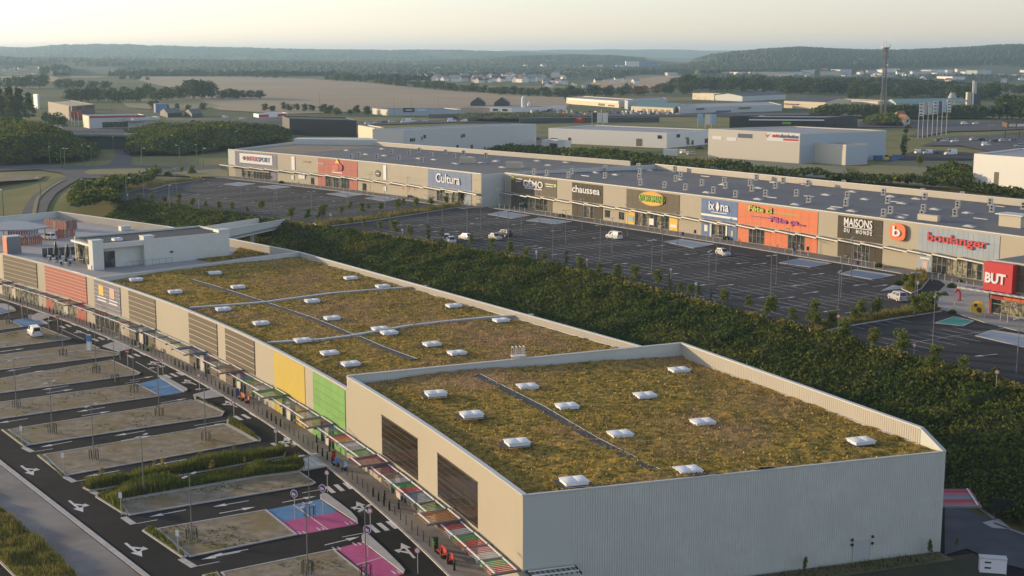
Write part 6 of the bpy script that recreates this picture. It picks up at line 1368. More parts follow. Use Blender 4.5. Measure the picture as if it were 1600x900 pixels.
for i, x_ in enumerate([(601, 782), (623, 797), (495, 693), (515, 707), (304, 578), (322, 590), (376, 620), (211, 541)]):
    p = G(*x_); o = copy_tree(BO[True]); o.location = (p[0], p[1], .13); o['label'] = 'squat black bollard close to a shop door, %s from the left' % ordinal(sorted([601, 623, 495, 515, 304, 322, 376, 211]).index(x_[0])); o['group'] = 'bollards by the shop doors'
first_u = None; j = 0
for cv, a, b, sp in ((FB, ub0 + 4, FB.at_px(1440, 8), 2.3), (FA, ua0 + 12, ua1 - 6, 3.2)):
    u = a
    while u < b:
        if (j % 9) < 6:
            p = cv.p(u, 5.0)
            if first_u is None: first_u = thing('pale_bollard', '', 'bollard', (0, 0, 0)); m = MB(); m.tube((0, 0, 0), (0, 0, 1.25), .09, .09, 7); put(m.mesh('post', mat('pale_post', (.45, .42, .37), .6)), 'post', first_u); m = MB(); m.tube((0, 0, 1.25), (0, 0, 1.3), .1, .06, 7); put(m.mesh('cap', M_STEEL), 'cap', first_u); o = first_u
            else: o = copy_tree(first_u)
            o.location = (p[0], p[1], ZU + .13); o['label'] = 'pale bollard in front of the %s, %s of its row' % ('brown, blue and orange shop fronts' if cv is FB else 'far shop block', ordinal(j)); o['group'] = 'pale bollards by the upper shops'
        j += 1; u += sp
for i, px in enumerate([(1456, 440), (1466, 438), (1476, 441), (1487, 447), (1498, 449), (1510, 451), (1521, 452), (1491, 484), (1513, 489), (1516, 490), (1539, 496), (1563, 502), (1574, 505)]):
    X_, Y_ = G(*px, ZU); o = copy_tree(first_u); o.location = (X_, Y_, ZU + .12); o['label'] = 'pale bollard on the paved plaza, %s from the left' % ordinal(sorted([1456, 1466, 1476, 1487, 1498, 1510, 1521, 1491, 1513, 1516, 1539, 1563, 1574]).index(px[0])); o['group'] = 'pale bollards on the plaza'
# benches, bins, small things
def bench(px, z, m_, label, rz, L=1.9):
    X_, Y_ = G(*px, z); t = thing('bench', label, 'bench', (X_, Y_, z + .13), rz); m = MB(); m.box((0, 0, .45), (L, .5, .07)); put(m.mesh('seat', m_), 'seat', t); m = MB(); m.box((0, .26, .75), (L, .06, .5)); put(m.mesh('backrest', m_), 'backrest', t)
    lm = MB(); lm.box((0, 0, .22), (.07, .45, .43)); lm = lm.mesh('leg', M_DARKM); put(lm, 'leg', t, (-L * .42, 0, 0)); put(lm, 'leg', t, (L * .42, 0, 0))
fr = math.atan2(*(FC.tan(U_END - 15)[::-1])); M_REDB = mat('red_bench', (.50, .04, .035), .4); M_BLB = mat('blue_seat', (.05, .14, .38), .4); M_ORB = mat('orange_bench', (.52, .13, .06), .5)
bench((690, 871), 0, M_REDB, 'long red bench on the pavement near the tall block', fr); bench((703, 882), 0, M_REDB, 'short red seat at the near end of the red bench', fr, .7)
bench((525, 730), 0, M_BLB, 'blue seat on the pavement, left one of two', fr + .5, .8); bench((538, 736), 0, M_BLB, 'blue seat on the pavement, right one of two', fr + .2, .8)
bench((377, 626), 0, M_ORB, 'orange bench on the pavement, longer one', fr + .1, 1.7); bench((386, 631), 0, M_ORB, 'orange seat at the end of the orange bench', fr + .1, .7); bench((231, 549), 0, mat('green_seat', (.07, .26, .06), .4), 'green seat on the pavement by the brown panels', fr, .9)
def bin_(px, z, m_, label, h=1.1):
    X_, Y_ = G(*px, z); t = thing('litter_bin', label, 'bin', (X_, Y_, z + .13), .5); m = MB(); m.prism([(-.25, -.2), (.25, -.2), (.25, .2), (-.25, .2)], .05, h); put(m.mesh('body', m_), 'body', t); m = MB(); m.box((0, 0, h + .06), (.58, .48, .08)); put(m.mesh('lid', M_DARKM), 'lid', t)
bin_((680, 859), 0, mat('dark_green_bin', (.02, .10, .03), .5), 'dark green litter bin beside the red bench'); bin_((521, 721), 0, M_REDB, 'red litter bin beside the blue seats'); bin_((371, 621), 0, M_BLB, 'blue litter bin beside the orange bench')
X_, Y_ = G(1527, 494, 7); t = thing('yellow_bubble_sign', 'yellow rounded display board with brown shapes on the plaza', 'display board', (X_, Y_, ZU + .12), R(-40)); m = MB(); m.disc((0, 0, 1.3), (0, 1, 0), 1.15, .12, 20); put(m.mesh('board', M_SIGNY), 'board', t)
for dx, dz, r in ((-.35, 1.7, .32), (.25, 1.0, .42), (.45, .75, .25)): m = MB(); m.disc((dx, -.09, dz), (0, 1, 0), r, .04, 12); put(m.mesh('brown_shape', mat('maroon_print', (.16, .04, .04), .5)), 'brown_shape', t)
X_, Y_ = G(1496, 470, 7); t = thing('red_hook_sculpture', 'red curved hook shaped marker standing on the plaza', 'marker', (X_, Y_, ZU + .12), R(-30)); m = MB()
pts = [(.35, 0, 0), (.35, 0, 1.2), (.25, 0, 1.7), (-.1, 0, 1.85), (-.4, 0, 1.65), (-.45, 0, 1.3)]
for a, b in zip(pts[:-1], pts[1:]): m.tube(a, b, .22, .2, 8)
put(m.mesh('curved_tube', M_REDB), 'curved_tube', t); m = MB(); m.box((.35, 0, .03), (.8, .6, .06)); put(m.mesh('base_plate', M_DARKM), 'base_plate', t)
# ------------------------------------------------------------------ cars
def car_meshes(kind):
    L, W, H, zs, prof, gh = {'hatch': (4.1, 1.76, 1.48, .92, [(-2.05, .62, .70), (-2.0, .80, .88), (-1.2, .86, .95), (.75, .87, .93), (1.75, .80, .78), (2.02, .66, .55)], (-1.95, .85, -1.45, .10)),
                             'suv': (4.4, 1.84, 1.66, 1.02, [(-2.2, .70, .85), (-2.15, .86, 1.0), (-1.2, .90, 1.05), (.9, .90, 1.02), (1.95, .84, .92), (2.2, .70, .62)], (-2.1, 1.0, -1.75, .35)),
                             'sedan': (4.6, 1.8, 1.45, .92, [(-2.3, .66, .75), (-2.2, .82, .90), (-1.3, .87, .95), (.8, .88, .93), (1.95, .82, .80), (2.28, .66, .55)], (-1.65, .95, -.95, .20)),
                             'van': (4.4, 1.84, 1.85, 1.02, [(-2.2, .78, 1.0), (-2.17, .90, 1.05), (-1.2, .92, 1.08), (1.0, .92, 1.05), (1.85, .86, .95), (2.18, .70, .62)], (-2.17, 1.35, -2.1, .65)),
                             'bigvan': (5.6, 2.0, 2.5, 1.2, [(-2.8, .9, 1.2), (-2.78, .98, 1.22), (-1.2, 1.0, 1.25), (1.6, 1.0, 1.2), (2.45, .92, 1.05), (2.8, .76, .65)], (-2.78, 2.1, -2.75, 1.3))}[kind]
    b = MB(); rings = []
    for x, w, zt_ in prof: rings.append([(x, -w * .93, .22), (x, -w, .45), (x, -w * .98, zt_ - .14), (x, -w * .86, zt_), (x, w * .86, zt_), (x, w * .98, zt_ - .14), (x, w, .45), (x, w * .93, .22)])
    b._add([p for r in rings for p in r], [(i * 8 + j, i * 8 + (j + 1) % 8, (i + 1) * 8 + (j + 1) % 8, (i + 1) * 8 + j) for i in range(len(rings) - 1) for j in range(8)] + [tuple(range(7, -1, -1)), tuple(range((len(rings) - 1) * 8, len(rings) * 8))])
    wb, wt = W * .43, W * .34; xb, xf, xb2, xf2 = gh; z0 = zs - .04
    g = [(xb, -wb, z0), (xf, -wb, z0), (xf, wb, z0), (xb, wb, z0), (xb2, -wt, H), (xf2, -wt, H), (xf2, wt, H), (xb2, wt, H)]
    b._add(g, [(4, 5, 6, 7), (0, 1, 5, 4), (1, 2, 6, 5), (2, 3, 7, 6), (3, 0, 4, 7)])
    def lerp3(a, c, t): return tuple(a[i] + (c[i] - a[i]) * t for i in range(3))
    def quad_in(p0, p1, p2, p3, u0, u1, v0, v1, o):
        q = [lerp3(lerp3(p0, p1, u), lerp3(p3, p2, u), v) for u, v in ((u0, v0), (u1, v0), (u1, v1), (u0, v1))]; n = (Vector(q[1]) - Vector(q[0])).cross(Vector(q[3]) - Vector(q[0])).normalized(); return [tuple(Vector(p) + n * o) for p in q]
    wins = []
    wins.append(('windscreen', quad_in(g[1], g[2], g[6], g[5], .05, .95, .08, .93, .012))); wins.append(('rear_window', quad_in(g[3], g[0], g[4], g[7], .10, .90, .15, .9, .012)))
    for a, c, d, e in ((0, 1, 5, 4), (2, 3, 7, 6)):
        if kind in ('van', 'bigvan'): rg = ((.70, .95),) if a == 0 else ((.05, .30),)
        else: rg = ((.08, .48), (.52, .93))
        for u0, u1 in rg: wins.append(('side_window', quad_in(g[a], g[c], g[d], g[e], u0, u1, .12, .88, .012)))
    out = {'wins': [], 'body': b}
    for nme, q in wins: m = MB(); m.poly(q); out['wins'].append((nme, m.mesh(nme, M_CARGL)))
    lt = MB(); lt.box((prof[-1][0] - .06, 0, prof[-1][2] + .05), (.16, .34, .16)); out['hl'] = lt.mesh('headlight', M_LAMPW); tl = MB(); tl.box((prof[0][0] + .02, 0, prof[0][2] - .02), (.08, .2, .3)); out['tl'] = tl.mesh('tail_light', M_LAMPR)
    wl_ = MB(); wl_.tube((0, -.10, 0), (0, .10, 0), .32, .32, 14); out['wheel'] = wl_.mesh('wheel', M_TYRE); rm = MB(); rm.tube((0, -.115, 0), (0, .115, 0), .19, .19, 10); out['rim'] = rm.mesh('rim', M_STEEL)
    out['dim'] = (L, W, prof); return out
CARM = {}; CARB = {}
def car(kind, pm, x, y, z, rz, label, group=None):
    if kind not in CARM: CARM[kind] = car_meshes(kind)
    c = CARM[kind]; key = (kind, pm.name)
    if key not in CARB: CARB[key] = c['body'].mesh('body', pm, smooth=False)
    t = thing('parked_car' if 'van' not in kind else 'parked_van', label, 'car' if 'van' not in kind else 'van', (x, y, z), rz, group); put(CARB[key], 'body', t); L, W, prof = c['dim']
    for n, m in c['wins']: put(m, n, t)
    for s in (-1, 1):
        put(c['hl'], 'headlight', t, (0, s * prof[-1][1] * .72, 0)); put(c['tl'], 'tail_light', t, (0, s * prof[0][1] * .9, 0))
        for wx in (-L * .31, L * .31): w_ = put(c['wheel'], 'wheel', t, (wx, s * (W / 2 - .11), .32)); put(c['rim'], 'rim', w_)
    return t
def carp(kind, pm, px, to, z, label, group=None):
    a, b = G(*px, z), G(*to, z); return car(kind, pm, a[0], a[1], z, math.atan2(b[1] - a[1], b[0] - a[0]), label, group)
carp('van', M_CW, (54, 524), (38, 513), .1, 'small white van seen from behind on a gravel bay'); carp('hatch', M_CW, (76, 374), (60, 372), DZ, 'white hatchback parked on the rooftop deck by the red screens')
carp('van', M_CW, (959, 373), (940, 370), ZU, 'white delivery van alone in the middle of the upper car park'); carp('hatch', M_CG, (1130, 399), (1150, 404), ZU, 'silver hatchback driving across the upper car park')
carp('suv', M_CW, (697, 376), (690, 366), ZU, 'white car behind the grey car at the bank edge'); carp('hatch', M_CG, (706, 380), (718, 390), ZU, 'silver grey car nearest the bank, partly behind a narrow tree'); carp('hatch', M_CW, (727, 374), (712, 371), ZU, 'white hatchback right of the silver grey car')
carp('sedan', M_CBG, (774, 374), (796, 380), ZU, 'pale car with dark roof in the pair on the upper car park'); carp('suv', M_CD, (788, 369), (770, 366), ZU, 'dark car behind the pale one in the pair')
carp('suv', M_CG, (1402, 469), (1384, 463), ZU, 'silver off road car near the planted island by the plaza')
# ------------------------------------------------------------------ roads around the roundabout
def road(name, px, z=ZU, m=M_ROAD_FAR, dz=.0): return flat(name, GL(px, z), z + dz, m)
road('road', [(-80, 259), (0, 258), (70, 257), (150, 260), (168, 258), (178, 250), (182, 240), (178, 226), (192, 226), (203, 236), (205, 246), (202, 258), (262, 261), (345, 258), (345, 266), (262, 268), (345, 275), (340, 278), (250, 274), (200, 276), (150, 279), (118, 279), (95, 270), (60, 265), (-80, 270)], ZU, M_ROAD_FAR, -.02)
MB().prism(GL([(131, 270), (140, 265.5), (180, 263), (235, 263), (252, 267), (235, 271), (180, 273), (142, 273)], ZU), ZU, ZU + .15).build('roundabout_island', M_MEADOW, None, 'structure')
road('gravel_yard', [(-80, 273), (0, 272), (72, 274), (62, 280), (0, 284), (-80, 286)], ZU, M_GRAVEL, -.05)
road('lawn', [(262, 270), (345, 264), (356, 268), (356, 276), (300, 277)], ZU, M_MEADOW, .02)
def draped(name, a, b, m, lift=.12, n=14):    # a, b: left and right edges given as photo points with heights
    A = [Vector(G3(*p)) for p in a]; B = [Vector(G3(*p)) for p in b]; V = []
    def samp(Lp, t): 
        f = t * (len(Lp) - 1); i = min(int(f), len(Lp) - 2); return Lp[i].lerp(Lp[i + 1], f - i)
    for i in range(n + 1):
        for p in (samp(A, i / n), samp(A, i / n).lerp(samp(B, i / n), .5), samp(B, i / n)): V.append((p.x, p.y, zt1(p.x, p.y) - .3 + lift))
    return np_obj(name, V, grid_faces(n + 1, 3), m, None, 'structure')
draped('winding_road', [(104, 276, 7), (78, 290, 6.3), (52, 306, 5), (38, 322, 4), (30, 340, 3.4)], [(130, 277, 7), (112, 290, 6.3), (88, 306, 5), (76, 322, 4), (70, 340, 3.4)], M_ROAD_FAR, .45)
draped('road_verge', [(98, 284, 6.6), (72, 297, 5.8), (55, 312, 4.6), (49, 332, 3.8)], [(103, 284, 6.6), (78, 297, 5.8), (61, 312, 4.6), (56, 332, 3.8)], M_MEADOW, .6)
# ------------------------------------------------------------------ road bridge with its dark wall
bx = lambda px, z: G(*px, z)
rbz = thing('road_bridge', 'concrete road bridge with a dark green side wall over the underpass', 'bridge', (*G(156, 246, ZU), ZU))
l_, r_ = Vector(G(112, 208, 14)), Vector(G(196, 208.5, 14)); dv = (r_ - l_).normalized(); nb = Vector((-dv.y, dv.x))
m = MB(); m.prism([tuple(l_), tuple(r_), tuple(r_ + nb * 12), tuple(l_ + nb * 12)], 12.6, 13.4, True); m.build('deck', M_PAVE, rbz)
m = MB(); m.bar((*l_, 13.9), (*r_, 13.9), .4, 1.1); m.build('parapet', M_PAVE_L, rbz)
m = MB(); q = l_ + dv * 1; w_ = r_ - dv * 1; m.prism([tuple(q + nb * 2), tuple(w_ + nb * 2), tuple(w_ + nb * 3), tuple(q + nb * 3)], ZU - .3, 12.6); m.build('side_wall', mat('dark_green_wall', (.045, .065, .055), .8), rbz)
road('upper_road', [(60, 205), (112, 206), (200, 206.5), (300, 203), (450, 199), (560, 195), (560, 190), (440, 193), (300, 197), (200, 201), (100, 200)], 13.5 if False else ZU, M_ROAD_FAR, .05)
# ------------------------------------------------------------------ buildings beyond
M_WHW = mat('white_sheet_wall', (.72, .705, .66), .5); M_CRW = mat('cream_wall', (.62, .53, .38), .6); M_BLW = mat('blue_grey_wall', (.40, .46, .50), .5); M_LGW = mat('light_grey_wall', (.52, .53, .51), .5); M_BKW = mat('black_wall', (.022, .023, .024), .5)  # cream and blue-grey also carry painted sun and shade on some faces
M_ROOFP = mat('pale_roof', (.33, .33, .33), .6, (.27, .27, .28), .05); M_GRNR = mat('green_roof_sheet', (.07, .20, .15), .5); M_SLATE = mat('slate_roof', (.05, .055, .065), .6); M_TILE = mat('orange_tile_roof', (.36, .14, .06), .8, (.28, .11, .05), .6); M_PINKW = mat('pink_wall', (.52, .40, .31), .7)
def bgb(name, label, L, C, Rr, zt_, wall, roof, z0=ZU - .3, par=.45, cat='building', wall2=None, gable=None):
    l, c, r = (Vector(G(*p, zt_)) for p in (L, C, Rr)); b = l + r - c; t = thing(name, label, cat, (c.x, c.y, z0)); P_ = [tuple(c), tuple(r), tuple(b), tuple(l)]
    if gable is None:
        out_, inn_ = inset(P_, .35); m = MB(); m.prism(P_, z0, zt_ - par); m.build('wall', wall, t); m = MB(); m.sheet(inn_, zt_ - par + .02); m.build('roof', roof, t); m = MB()
        for i in range(4): m.prism([out_[i], out_[(i + 1) % 4], inn_[(i + 1) % 4], inn_[i]], zt_ - par, zt_)
        m.build('parapet', wall, t)
    else:                                                    # ridge parallel to c-r when gable > 0, to c-l when < 0
        h = abs(gable); m = MB(); m.prism(P_, z0, zt_)
        if gable > 0: e, f = (c + l) / 2, (r + b) / 2; ends = ((c, l, e), (r, b, f)); sl = ((c, r, f, e), (b, l, e, f))
        else: e, f = (c + r) / 2, (l + b) / 2; ends = ((c, r, e), (l, b, f)); sl = ((c, l, f, e), (b, r, e, f))
        for p, q, s in ends: m.poly([(*p, zt_), (*q, zt_), (*s, zt_ + h)])
        m.build('wall', wall, t)
        for a_, b_, c_, d_ in sl:
            m = MB(); k = .25; m._add([(*a_, zt_ - .05), (*b_, zt_ - .05), (*c_, zt_ + h), (*d_, zt_ + h), (*a_, zt_ + .25), (*b_, zt_ + .25), (*c_, zt_ + h + .3), (*d_, zt_ + h + .3)], [(4, 5, 6, 7), (3, 2, 1, 0), (0, 1, 5, 4), (1, 2, 6, 5), (2, 3, 7, 6), (3, 0, 4, 7)]); m.build('roof_slope', roof, t)
    t_l = (l, c); t_r = (c, r)
    def face(which, x0, x1, za, zb, mt, nm='window', o=.08):
        p, q = (l, c) if which == 'L' else (c, r); d = (q - p).normalized()
        U = np.linspace(0, 1, 400); W = np.array([PX(p.x + (q.x - p.x) * u, p.y + (q.y - p.y) * u, (za + zb) / 2)[0] for u in U]); u0, u1 = np.interp(x0, W, U), np.interp(x1, W, U)
        a_, b_ = p.lerp(q, u0), p.lerp(q, u1); n_ = Vector((d.y, -d.x)); m = MB(); m.prism([tuple(a_ + n_ * .004), tuple(b_ + n_ * .004), tuple(b_ + n_ * o), tuple(a_ + n_ * o)], za, zb, True); return m.build(nm, mt, t)
    return t, face, (l, c, r, b)
def zpx(y, yb): D = (CAM_H - ZU) * FPX / (yb - HOR); return CAM_H - (y - HOR) * D / FPX
B, f, _ = bgb('grey_blue_hall', 'large grey hall with a long blue shaded side and small windows behind the far shops', (582, 201.5), (630, 203), (838, 194), 17.4, M_LGW, M_ROOFP)
for x0, x1, za, zb in ((640.5, 643, 12.2, 13.6), (643.6, 645.6, 12.2, 13.6), (646.2, 648.5, 12.2, 13.6), (658.5, 660, 12.6, 14.2), (661.5, 665.5, 13.3, 14.8), (720, 722.5, 12.7, 14.2), (723, 726.5, 12.9, 14.5)): f('R', x0, x1, za, zb, M_GLASS)
f('R', 713, 716.5, 7.2, 9.6, M_DARKM, 'door'); f('R', 735, 739, 7.2, 9.4, mat('brown_door', (.18, .08, .06), .6), 'door')
B, f, _ = bgb('lit_annex', 'sunlit annex at the left end of the large grey hall', (559.5, 195.5), (585, 200), (600, 199), 17.0, M_CRW, M_ROOFP); f('L', 563, 567, 8.4, 10, M_GLASS); f('L', 569, 574, 8.4, 10, M_GLASS)
B, f, _ = bgb('white_hall', 'long white hall with a lit front and shaded right end', (857, 200), (1042, 207.5), (1107, 202), 13.9, M_WHW, M_ROOFP)
f('L', 1027.5, 1034, 11.0, 12.6, M_GLASS); f('L', 994, 1003, 7.2, 10.6, mat('brown_gate', (.16, .13, .10), .6), 'gate'); f('R', 1057, 1062.5, 11.2, 12.8, M_GLASS); f('R', 1080.5, 1083.5, 7.2, 9.3, M_DARKM, 'door'); f('R', 1101, 1106, 7.2, 9.5, M_DARKM, 'gate'); f('L', 860, 871, 7.2, 9.0, M_DARKM, 'gate'); f('L', 888, 892, 7.2, 9.6, M_DARKM, 'door')
B, f, _ = bgb('white_porch', 'low white porch in front of the left end of the long white hall', (846, 219), (882, 221.5), (892, 219.5), 10.4, M_WHW, M_ROOFP); f('L', 859, 871, 7.1, 9.3, M_GLASS)
B, f, _ = bgb('beige_depot', 'beige depot with a red and white sign on its upper wall', (1107, 201), (1250, 208), (1385, 203.5), 18.8, mat('pale_beige_sheet', (.62, .57, .47), .55), M_ROOFP)
f('R', 1250.6, 1384.6, ZU, 18.3, M_BLW, 'painted_shade_face', .03); f('L', 1153, 1175.5, 15.7, 17.4, M_NAVY, 'blue_sign'); f('L', 1113, 1128, 14.4, 15.8, M_SIGNW, 'white_panel'); f('L', 1135.5, 1150.5, 14.2, 15.6, M_SIGNW, 'white_panel'); sg = f('L', 1199, 1249.8, 15.1, 18.5, M_SIGNW, 'sign_board', .12); f('L', 1224, 1248, 15.5, 16.3, M_SIGNR, 'red_strip', .16)  # blue-grey sheet over the right face: shade put into the colour
l, c, r, b = _; dL = (c - l).normalized()
def on_face(par, face, x0, x1, z, h, body, m_, o=.2, bold=.02):
    p, q = face; U = np.linspace(0, 1, 400); W = np.array([PX(p.x + (q.x - p.x) * u, p.y + (q.y - p.y) * u, z)[0] for u in U]); a_, b_ = p.lerp(q, float(np.interp(x0, W, U))), p.lerp(q, float(np.interp(x1, W, U))); cc_ = (a_ + b_) / 2
    letter(par, body, m_, (cc_.x, cc_.y, z), tuple(b_ - a_), (b_ - a_).length, h, o, bold)
on_face(B, (l, c), 1207, 1219, 17.3, 1.35, 'auto', M_SIGNR); on_face(B, (l, c), 1219.5, 1247.5, 17.3, 1.45, 'distribution', M_NAVY)
m = MB(); p = l.lerp(c, .66); n_ = Vector((dL.y, -dL.x)) * .2; m._add([(p.x - dL.x * 1.2 + n_.x, p.y - dL.y * 1.2 + n_.y, 18.0), (p.x + n_.x, p.y + n_.y, 16.4), (p.x + dL.x * 1.6 + n_.x, p.y + dL.y * 1.6 + n_.y, 18.2), (p.x + n_.x, p.y + n_.y, 17.2)], [(0, 1, 3), (1, 2, 3)]); m.build('tick_mark', M_SIGNR, B)
B, f, _ = bgb('beige_annex', 'lower beige annex projecting in front of the beige depot', (1252, 221.5), (1322, 226), (1356, 224.5), 14.8, MATS['pale_beige_sheet'], M_ROOFP); f('R', 1322.4, 1355.7, ZU, 14.3, M_BLW, 'painted_shade_face', .03)  # right face again gets its shade from a blue-grey overlay
B, f, _ = bgb('white_shed', 'plain white shed cut by the right edge behind the long shop block', (1522, 240), (1650, 249.5), (1720, 240), 17.1, M_WHW, M_ROOFP); f('L', 1553, 1560, 7, 11.6, mat('slot_window', (.10, .08, .06), .5))
B, f, _ = bgb('black_shop', 'low black box shaped shop left of the grey hall', (441, 181), (541, 183.5), (557, 188), 15.6, M_BKW, M_ROOFD); f('L', 515, 524, 7.5, 11, M_GLASS); f('L', 492, 500, 7.5, 9, mat('blue_tank', (.05, .16, .35), .4), 'blue_container', 1.6)
B, f, _ = bgb('red_front_restaurant', 'restaurant with a sunlit flat roof and dark red front at the far left', (75, 158.5), (112, 166), (148, 163), 16.1, mat('brown_wall', (.12, .09, .07), .6), mat('sun_tinted_roof', (.50, .38, .22), .7)); f('R', 113, 128, 8, 13.2, M_RED, 'red_front'); f('R', 120, 127, 13.8, 15.4, M_SIGNK, 'sign_strip'); f('R', 134, 146, 13.8, 15.4, M_SIGNK, 'sign_strip')  # low sun is painted into the tan roof colour
B, f, _ = bgb('fast_food_restaurant', 'flat grey restaurant with a red roof band above the underpass', (129, 179), (139, 181.5), (228, 180), 14.4, M_LGW, M_ROOFP); f('R', 140, 227, 13.4, 14.5, M_RED, 'red_band', .3); f('R', 160, 200, 7.6, 10.8, M_GLASS); f('L', 130, 138.5, 7.3, 13.8, M_CRW, 'painted_sun_wall')  # cream left end paints sunlight onto the grey wall
B, f, _ = bgb('drive_in_canopy', 'grey flat canopy joined to the right of the restaurant', (195, 184.5), (208, 185.5), (250, 182.5), 13.0, M_LGW, M_ROOFP, 11.6)
for i, (L_, C_, R_, z_, w_, ro, lab) in enumerate([((250, 175), (262, 178), (284, 176), 9.2, M_SLATE, M_SLATE, 'dark roofed pavilion behind the fast food restaurant, first of two'), ((288, 176), (300, 178.5), (316, 177), 9.2, M_SLATE, M_SLATE, 'dark roofed pavilion behind the fast food restaurant, second of two')]):
    bgb('pavilion', lab, L_, C_, R_, z_, w_, ro, gable=2.6)
B, f, _ = bgb('fuel_station', 'fuel station with a red and white canopy left of the black shop', (396, 177), (404, 178.5), (449, 176.5), 13.0, M_SIGNW, M_ROOFP, 10.8); f('R', 405, 420, 11.0, 12.6, M_RED, 'red_band'); f('R', 434, 448, 11.0, 12.6, M_RED, 'red_band')
for x in (400, 414, 430, 446): pass
B, f, _ = bgb('long_low_store', 'long low store with a lit left end and dark and pale blue sign boards', (582, 169), (607, 171.5), (722, 171), 11.0, M_BLW, M_SLATE); f('L', 583, 606, 7.3, 10.6, M_CRW, 'painted_sun_wall'); f('R', 630, 647.5, 9.2, 12.2, M_SIGNK, 'dark_sign'); f('R', 649, 668.5, 9.2, 12.2, mat('pale_blue_sign', (.32, .48, .60), .5), 'pale_blue_sign'); f('R', 652, 665, 10.3, 10.9, M_SIGNW, 'text_line', .2); f('R', 634, 644, 10.4, 11.0, M_SIGNW, 'text_line', .2)  # left end: sunlight put into the wall as a cream overlay
B, f, _ = bgb('pink_building', 'low pale pink building in front of the dark gabled houses', (720, 168), (755, 168.5), (765, 168), 10.9, M_PINKW, M_ROOFP)
bgb('gabled_house', 'dark gabled house above the pale pink building, left of two', (735, 160.8), (757, 160.8), (759, 159.8), 9.6, M_SLATE, M_SLATE, gable=4.2); bgb('gabled_house', 'dark gabled house above the pale pink building, right of two', (772, 160.8), (795, 160.8), (797, 159.8), 9.6, M_SLATE, M_SLATE, gable=4.2)
B, f, _ = bgb('restaurant_row', 'low white fronted row to the right of the dark gabled houses', (757, 167), (800, 168), (885, 166), 10.2, M_WHW, M_SLATE)
for x in (770, 785): f('L', x, x + 8, 7.3, 9, M_GLASS)
B, f, _ = bgb('cream_store', 'long cream lit store with flat roof left of the green roofed store', (885, 152.5), (967, 158), (990, 155), 12.1, M_CRW, M_ROOFP); f('L', 888, 966, 10.3, 11.6, M_WHW, 'fascia_band', .4); f('L', 935, 945, 7.3, 9.2, mat('dark_gate', (.09, .07, .05), .6), 'gate'); f('L', 950, 960, 7.3, 8.6, MATS['dark_gate'], 'gate')
B, f, _ = bgb('blue_store', 'pale blue store with red lettering frame on its roof', (976, 156), (981, 157.5), (1042, 153.5), 13.6, M_BLW, M_ROOFP)
m = MB(); a_, b_ = _[1].lerp(_[2], .06), _[1].lerp(_[2], .93)
a_ = Vector(G(983, 143, 15)); b_ = Vector(G(1034, 140, 15))
for k in range(11):
    q = a_.lerp(b_, k / 10); mm = MB(); mm.bar((q.x, q.y, 13.4), (q.x, q.y, 17.6), .25); mm.bar((q.x, q.y + 3, 13.4), (q.x, q.y, 16), .2); mm.build('sign_strut', mat('rust_frame', (.22, .05, .04), .6), B)
dq = (b_ - a_).normalized()
for k in range(10):
    q = a_.lerp(b_, (k + .5) / 10); mm = MB(); h_ = 2.6 if k in (4, 5, 8) else 1.9
    for s in range(3): mm.bar((q.x - dq.x * .9, q.y - .2, 15 + s * h_ / 2), (q.x + dq.x * .9, q.y - .2, 15 + s * h_ / 2), .35)
    mm.bar((q.x - dq.x * .9 * (1 if k % 2 else -1), q.y - .2, 15), (q.x - dq.x * .9 * (1 if k % 2 else -1), q.y - .2, 15 + h_), .35); mm.build('red_sign_letter', M_SIGNR, B)
B, f, _ = bgb('green_roof_store', 'store with a dark green roof and warm lit glazed front', (986, 166), (1052, 169), (1078, 162.5), 11.0, M_CRW, M_GRNR, gable=-1.6)
for k in range(5): f('L', 1003 + k * 9.5, 1009 + k * 9.5, 7.6, 9.6, mat('ochre_window', (.30, .17, .06), .3))
B, f, _ = bgb('grey_warehouse', 'wide grey warehouse with pale roof right of the green roofed store', (1050, 163), (1062, 168), (1222, 163.5), 11.6, M_LGW, M_ROOFP); f('R', 1088, 1099, 9.8, 10.6, M_DARKM, 'awning', 1.2); f('R', 1154, 1172, 9.6, 10.3, M_DARKM, 'awning', 1.2); f('R', 1118, 1142, 7.2, 8.5, mat('blue_gate', (.07, .12, .25), .5), 'gate')
bgb('cream_box_store', 'cream lit box store behind the grey warehouse', (1082, 145.5), (1116, 146.8), (1128, 146.2), 12.7, M_CRW, M_ROOFP)
bgb('dark_roof_hall', 'hall with a dark roof behind the grey warehouse', (1117, 149), (1160, 150.5), (1228, 147.5), 11.4, M_LGW, M_SLATE, gable=2.0)
B, f, _ = bgb('gabled_hall', 'white gabled hall with a red framed porch and dark roof', (1225, 157.5), (1290, 160), (1330, 157), 12.4, M_CRW, M_SLATE, gable=-2.4); f('L', 1226, 1247, 9.6, 10.4, mat('red_brown_frame', (.20, .06, .04), .6), 'porch_frame', 1.0)
B, f, _ = bgb('cream_hall', 'cream lit hall left of the lattice mast base', (1299, 155.5), (1372, 158.5), (1386, 157), 12.3, M_CRW, M_ROOFP); f('L', 1335, 1356, 10.4, 11.2, mat('faint_sign', (.48, .40, .27), .6), 'faded_sign')
B, f, _ = bgb('green_sheet_hall', 'long hall with a pale green roof behind the row of flags', (1384, 159), (1400, 162), (1514, 160), 10.9, M_BLW, mat('pale_green_roof', (.14, .26, .21), .5), gable=2.6); f('R', 1425, 1441, 8.2, 10.3, M_BLUE2, 'blue_panel'); f('R', 1405, 1417, 7.5, 10, M_CRW, 'cream_panel')
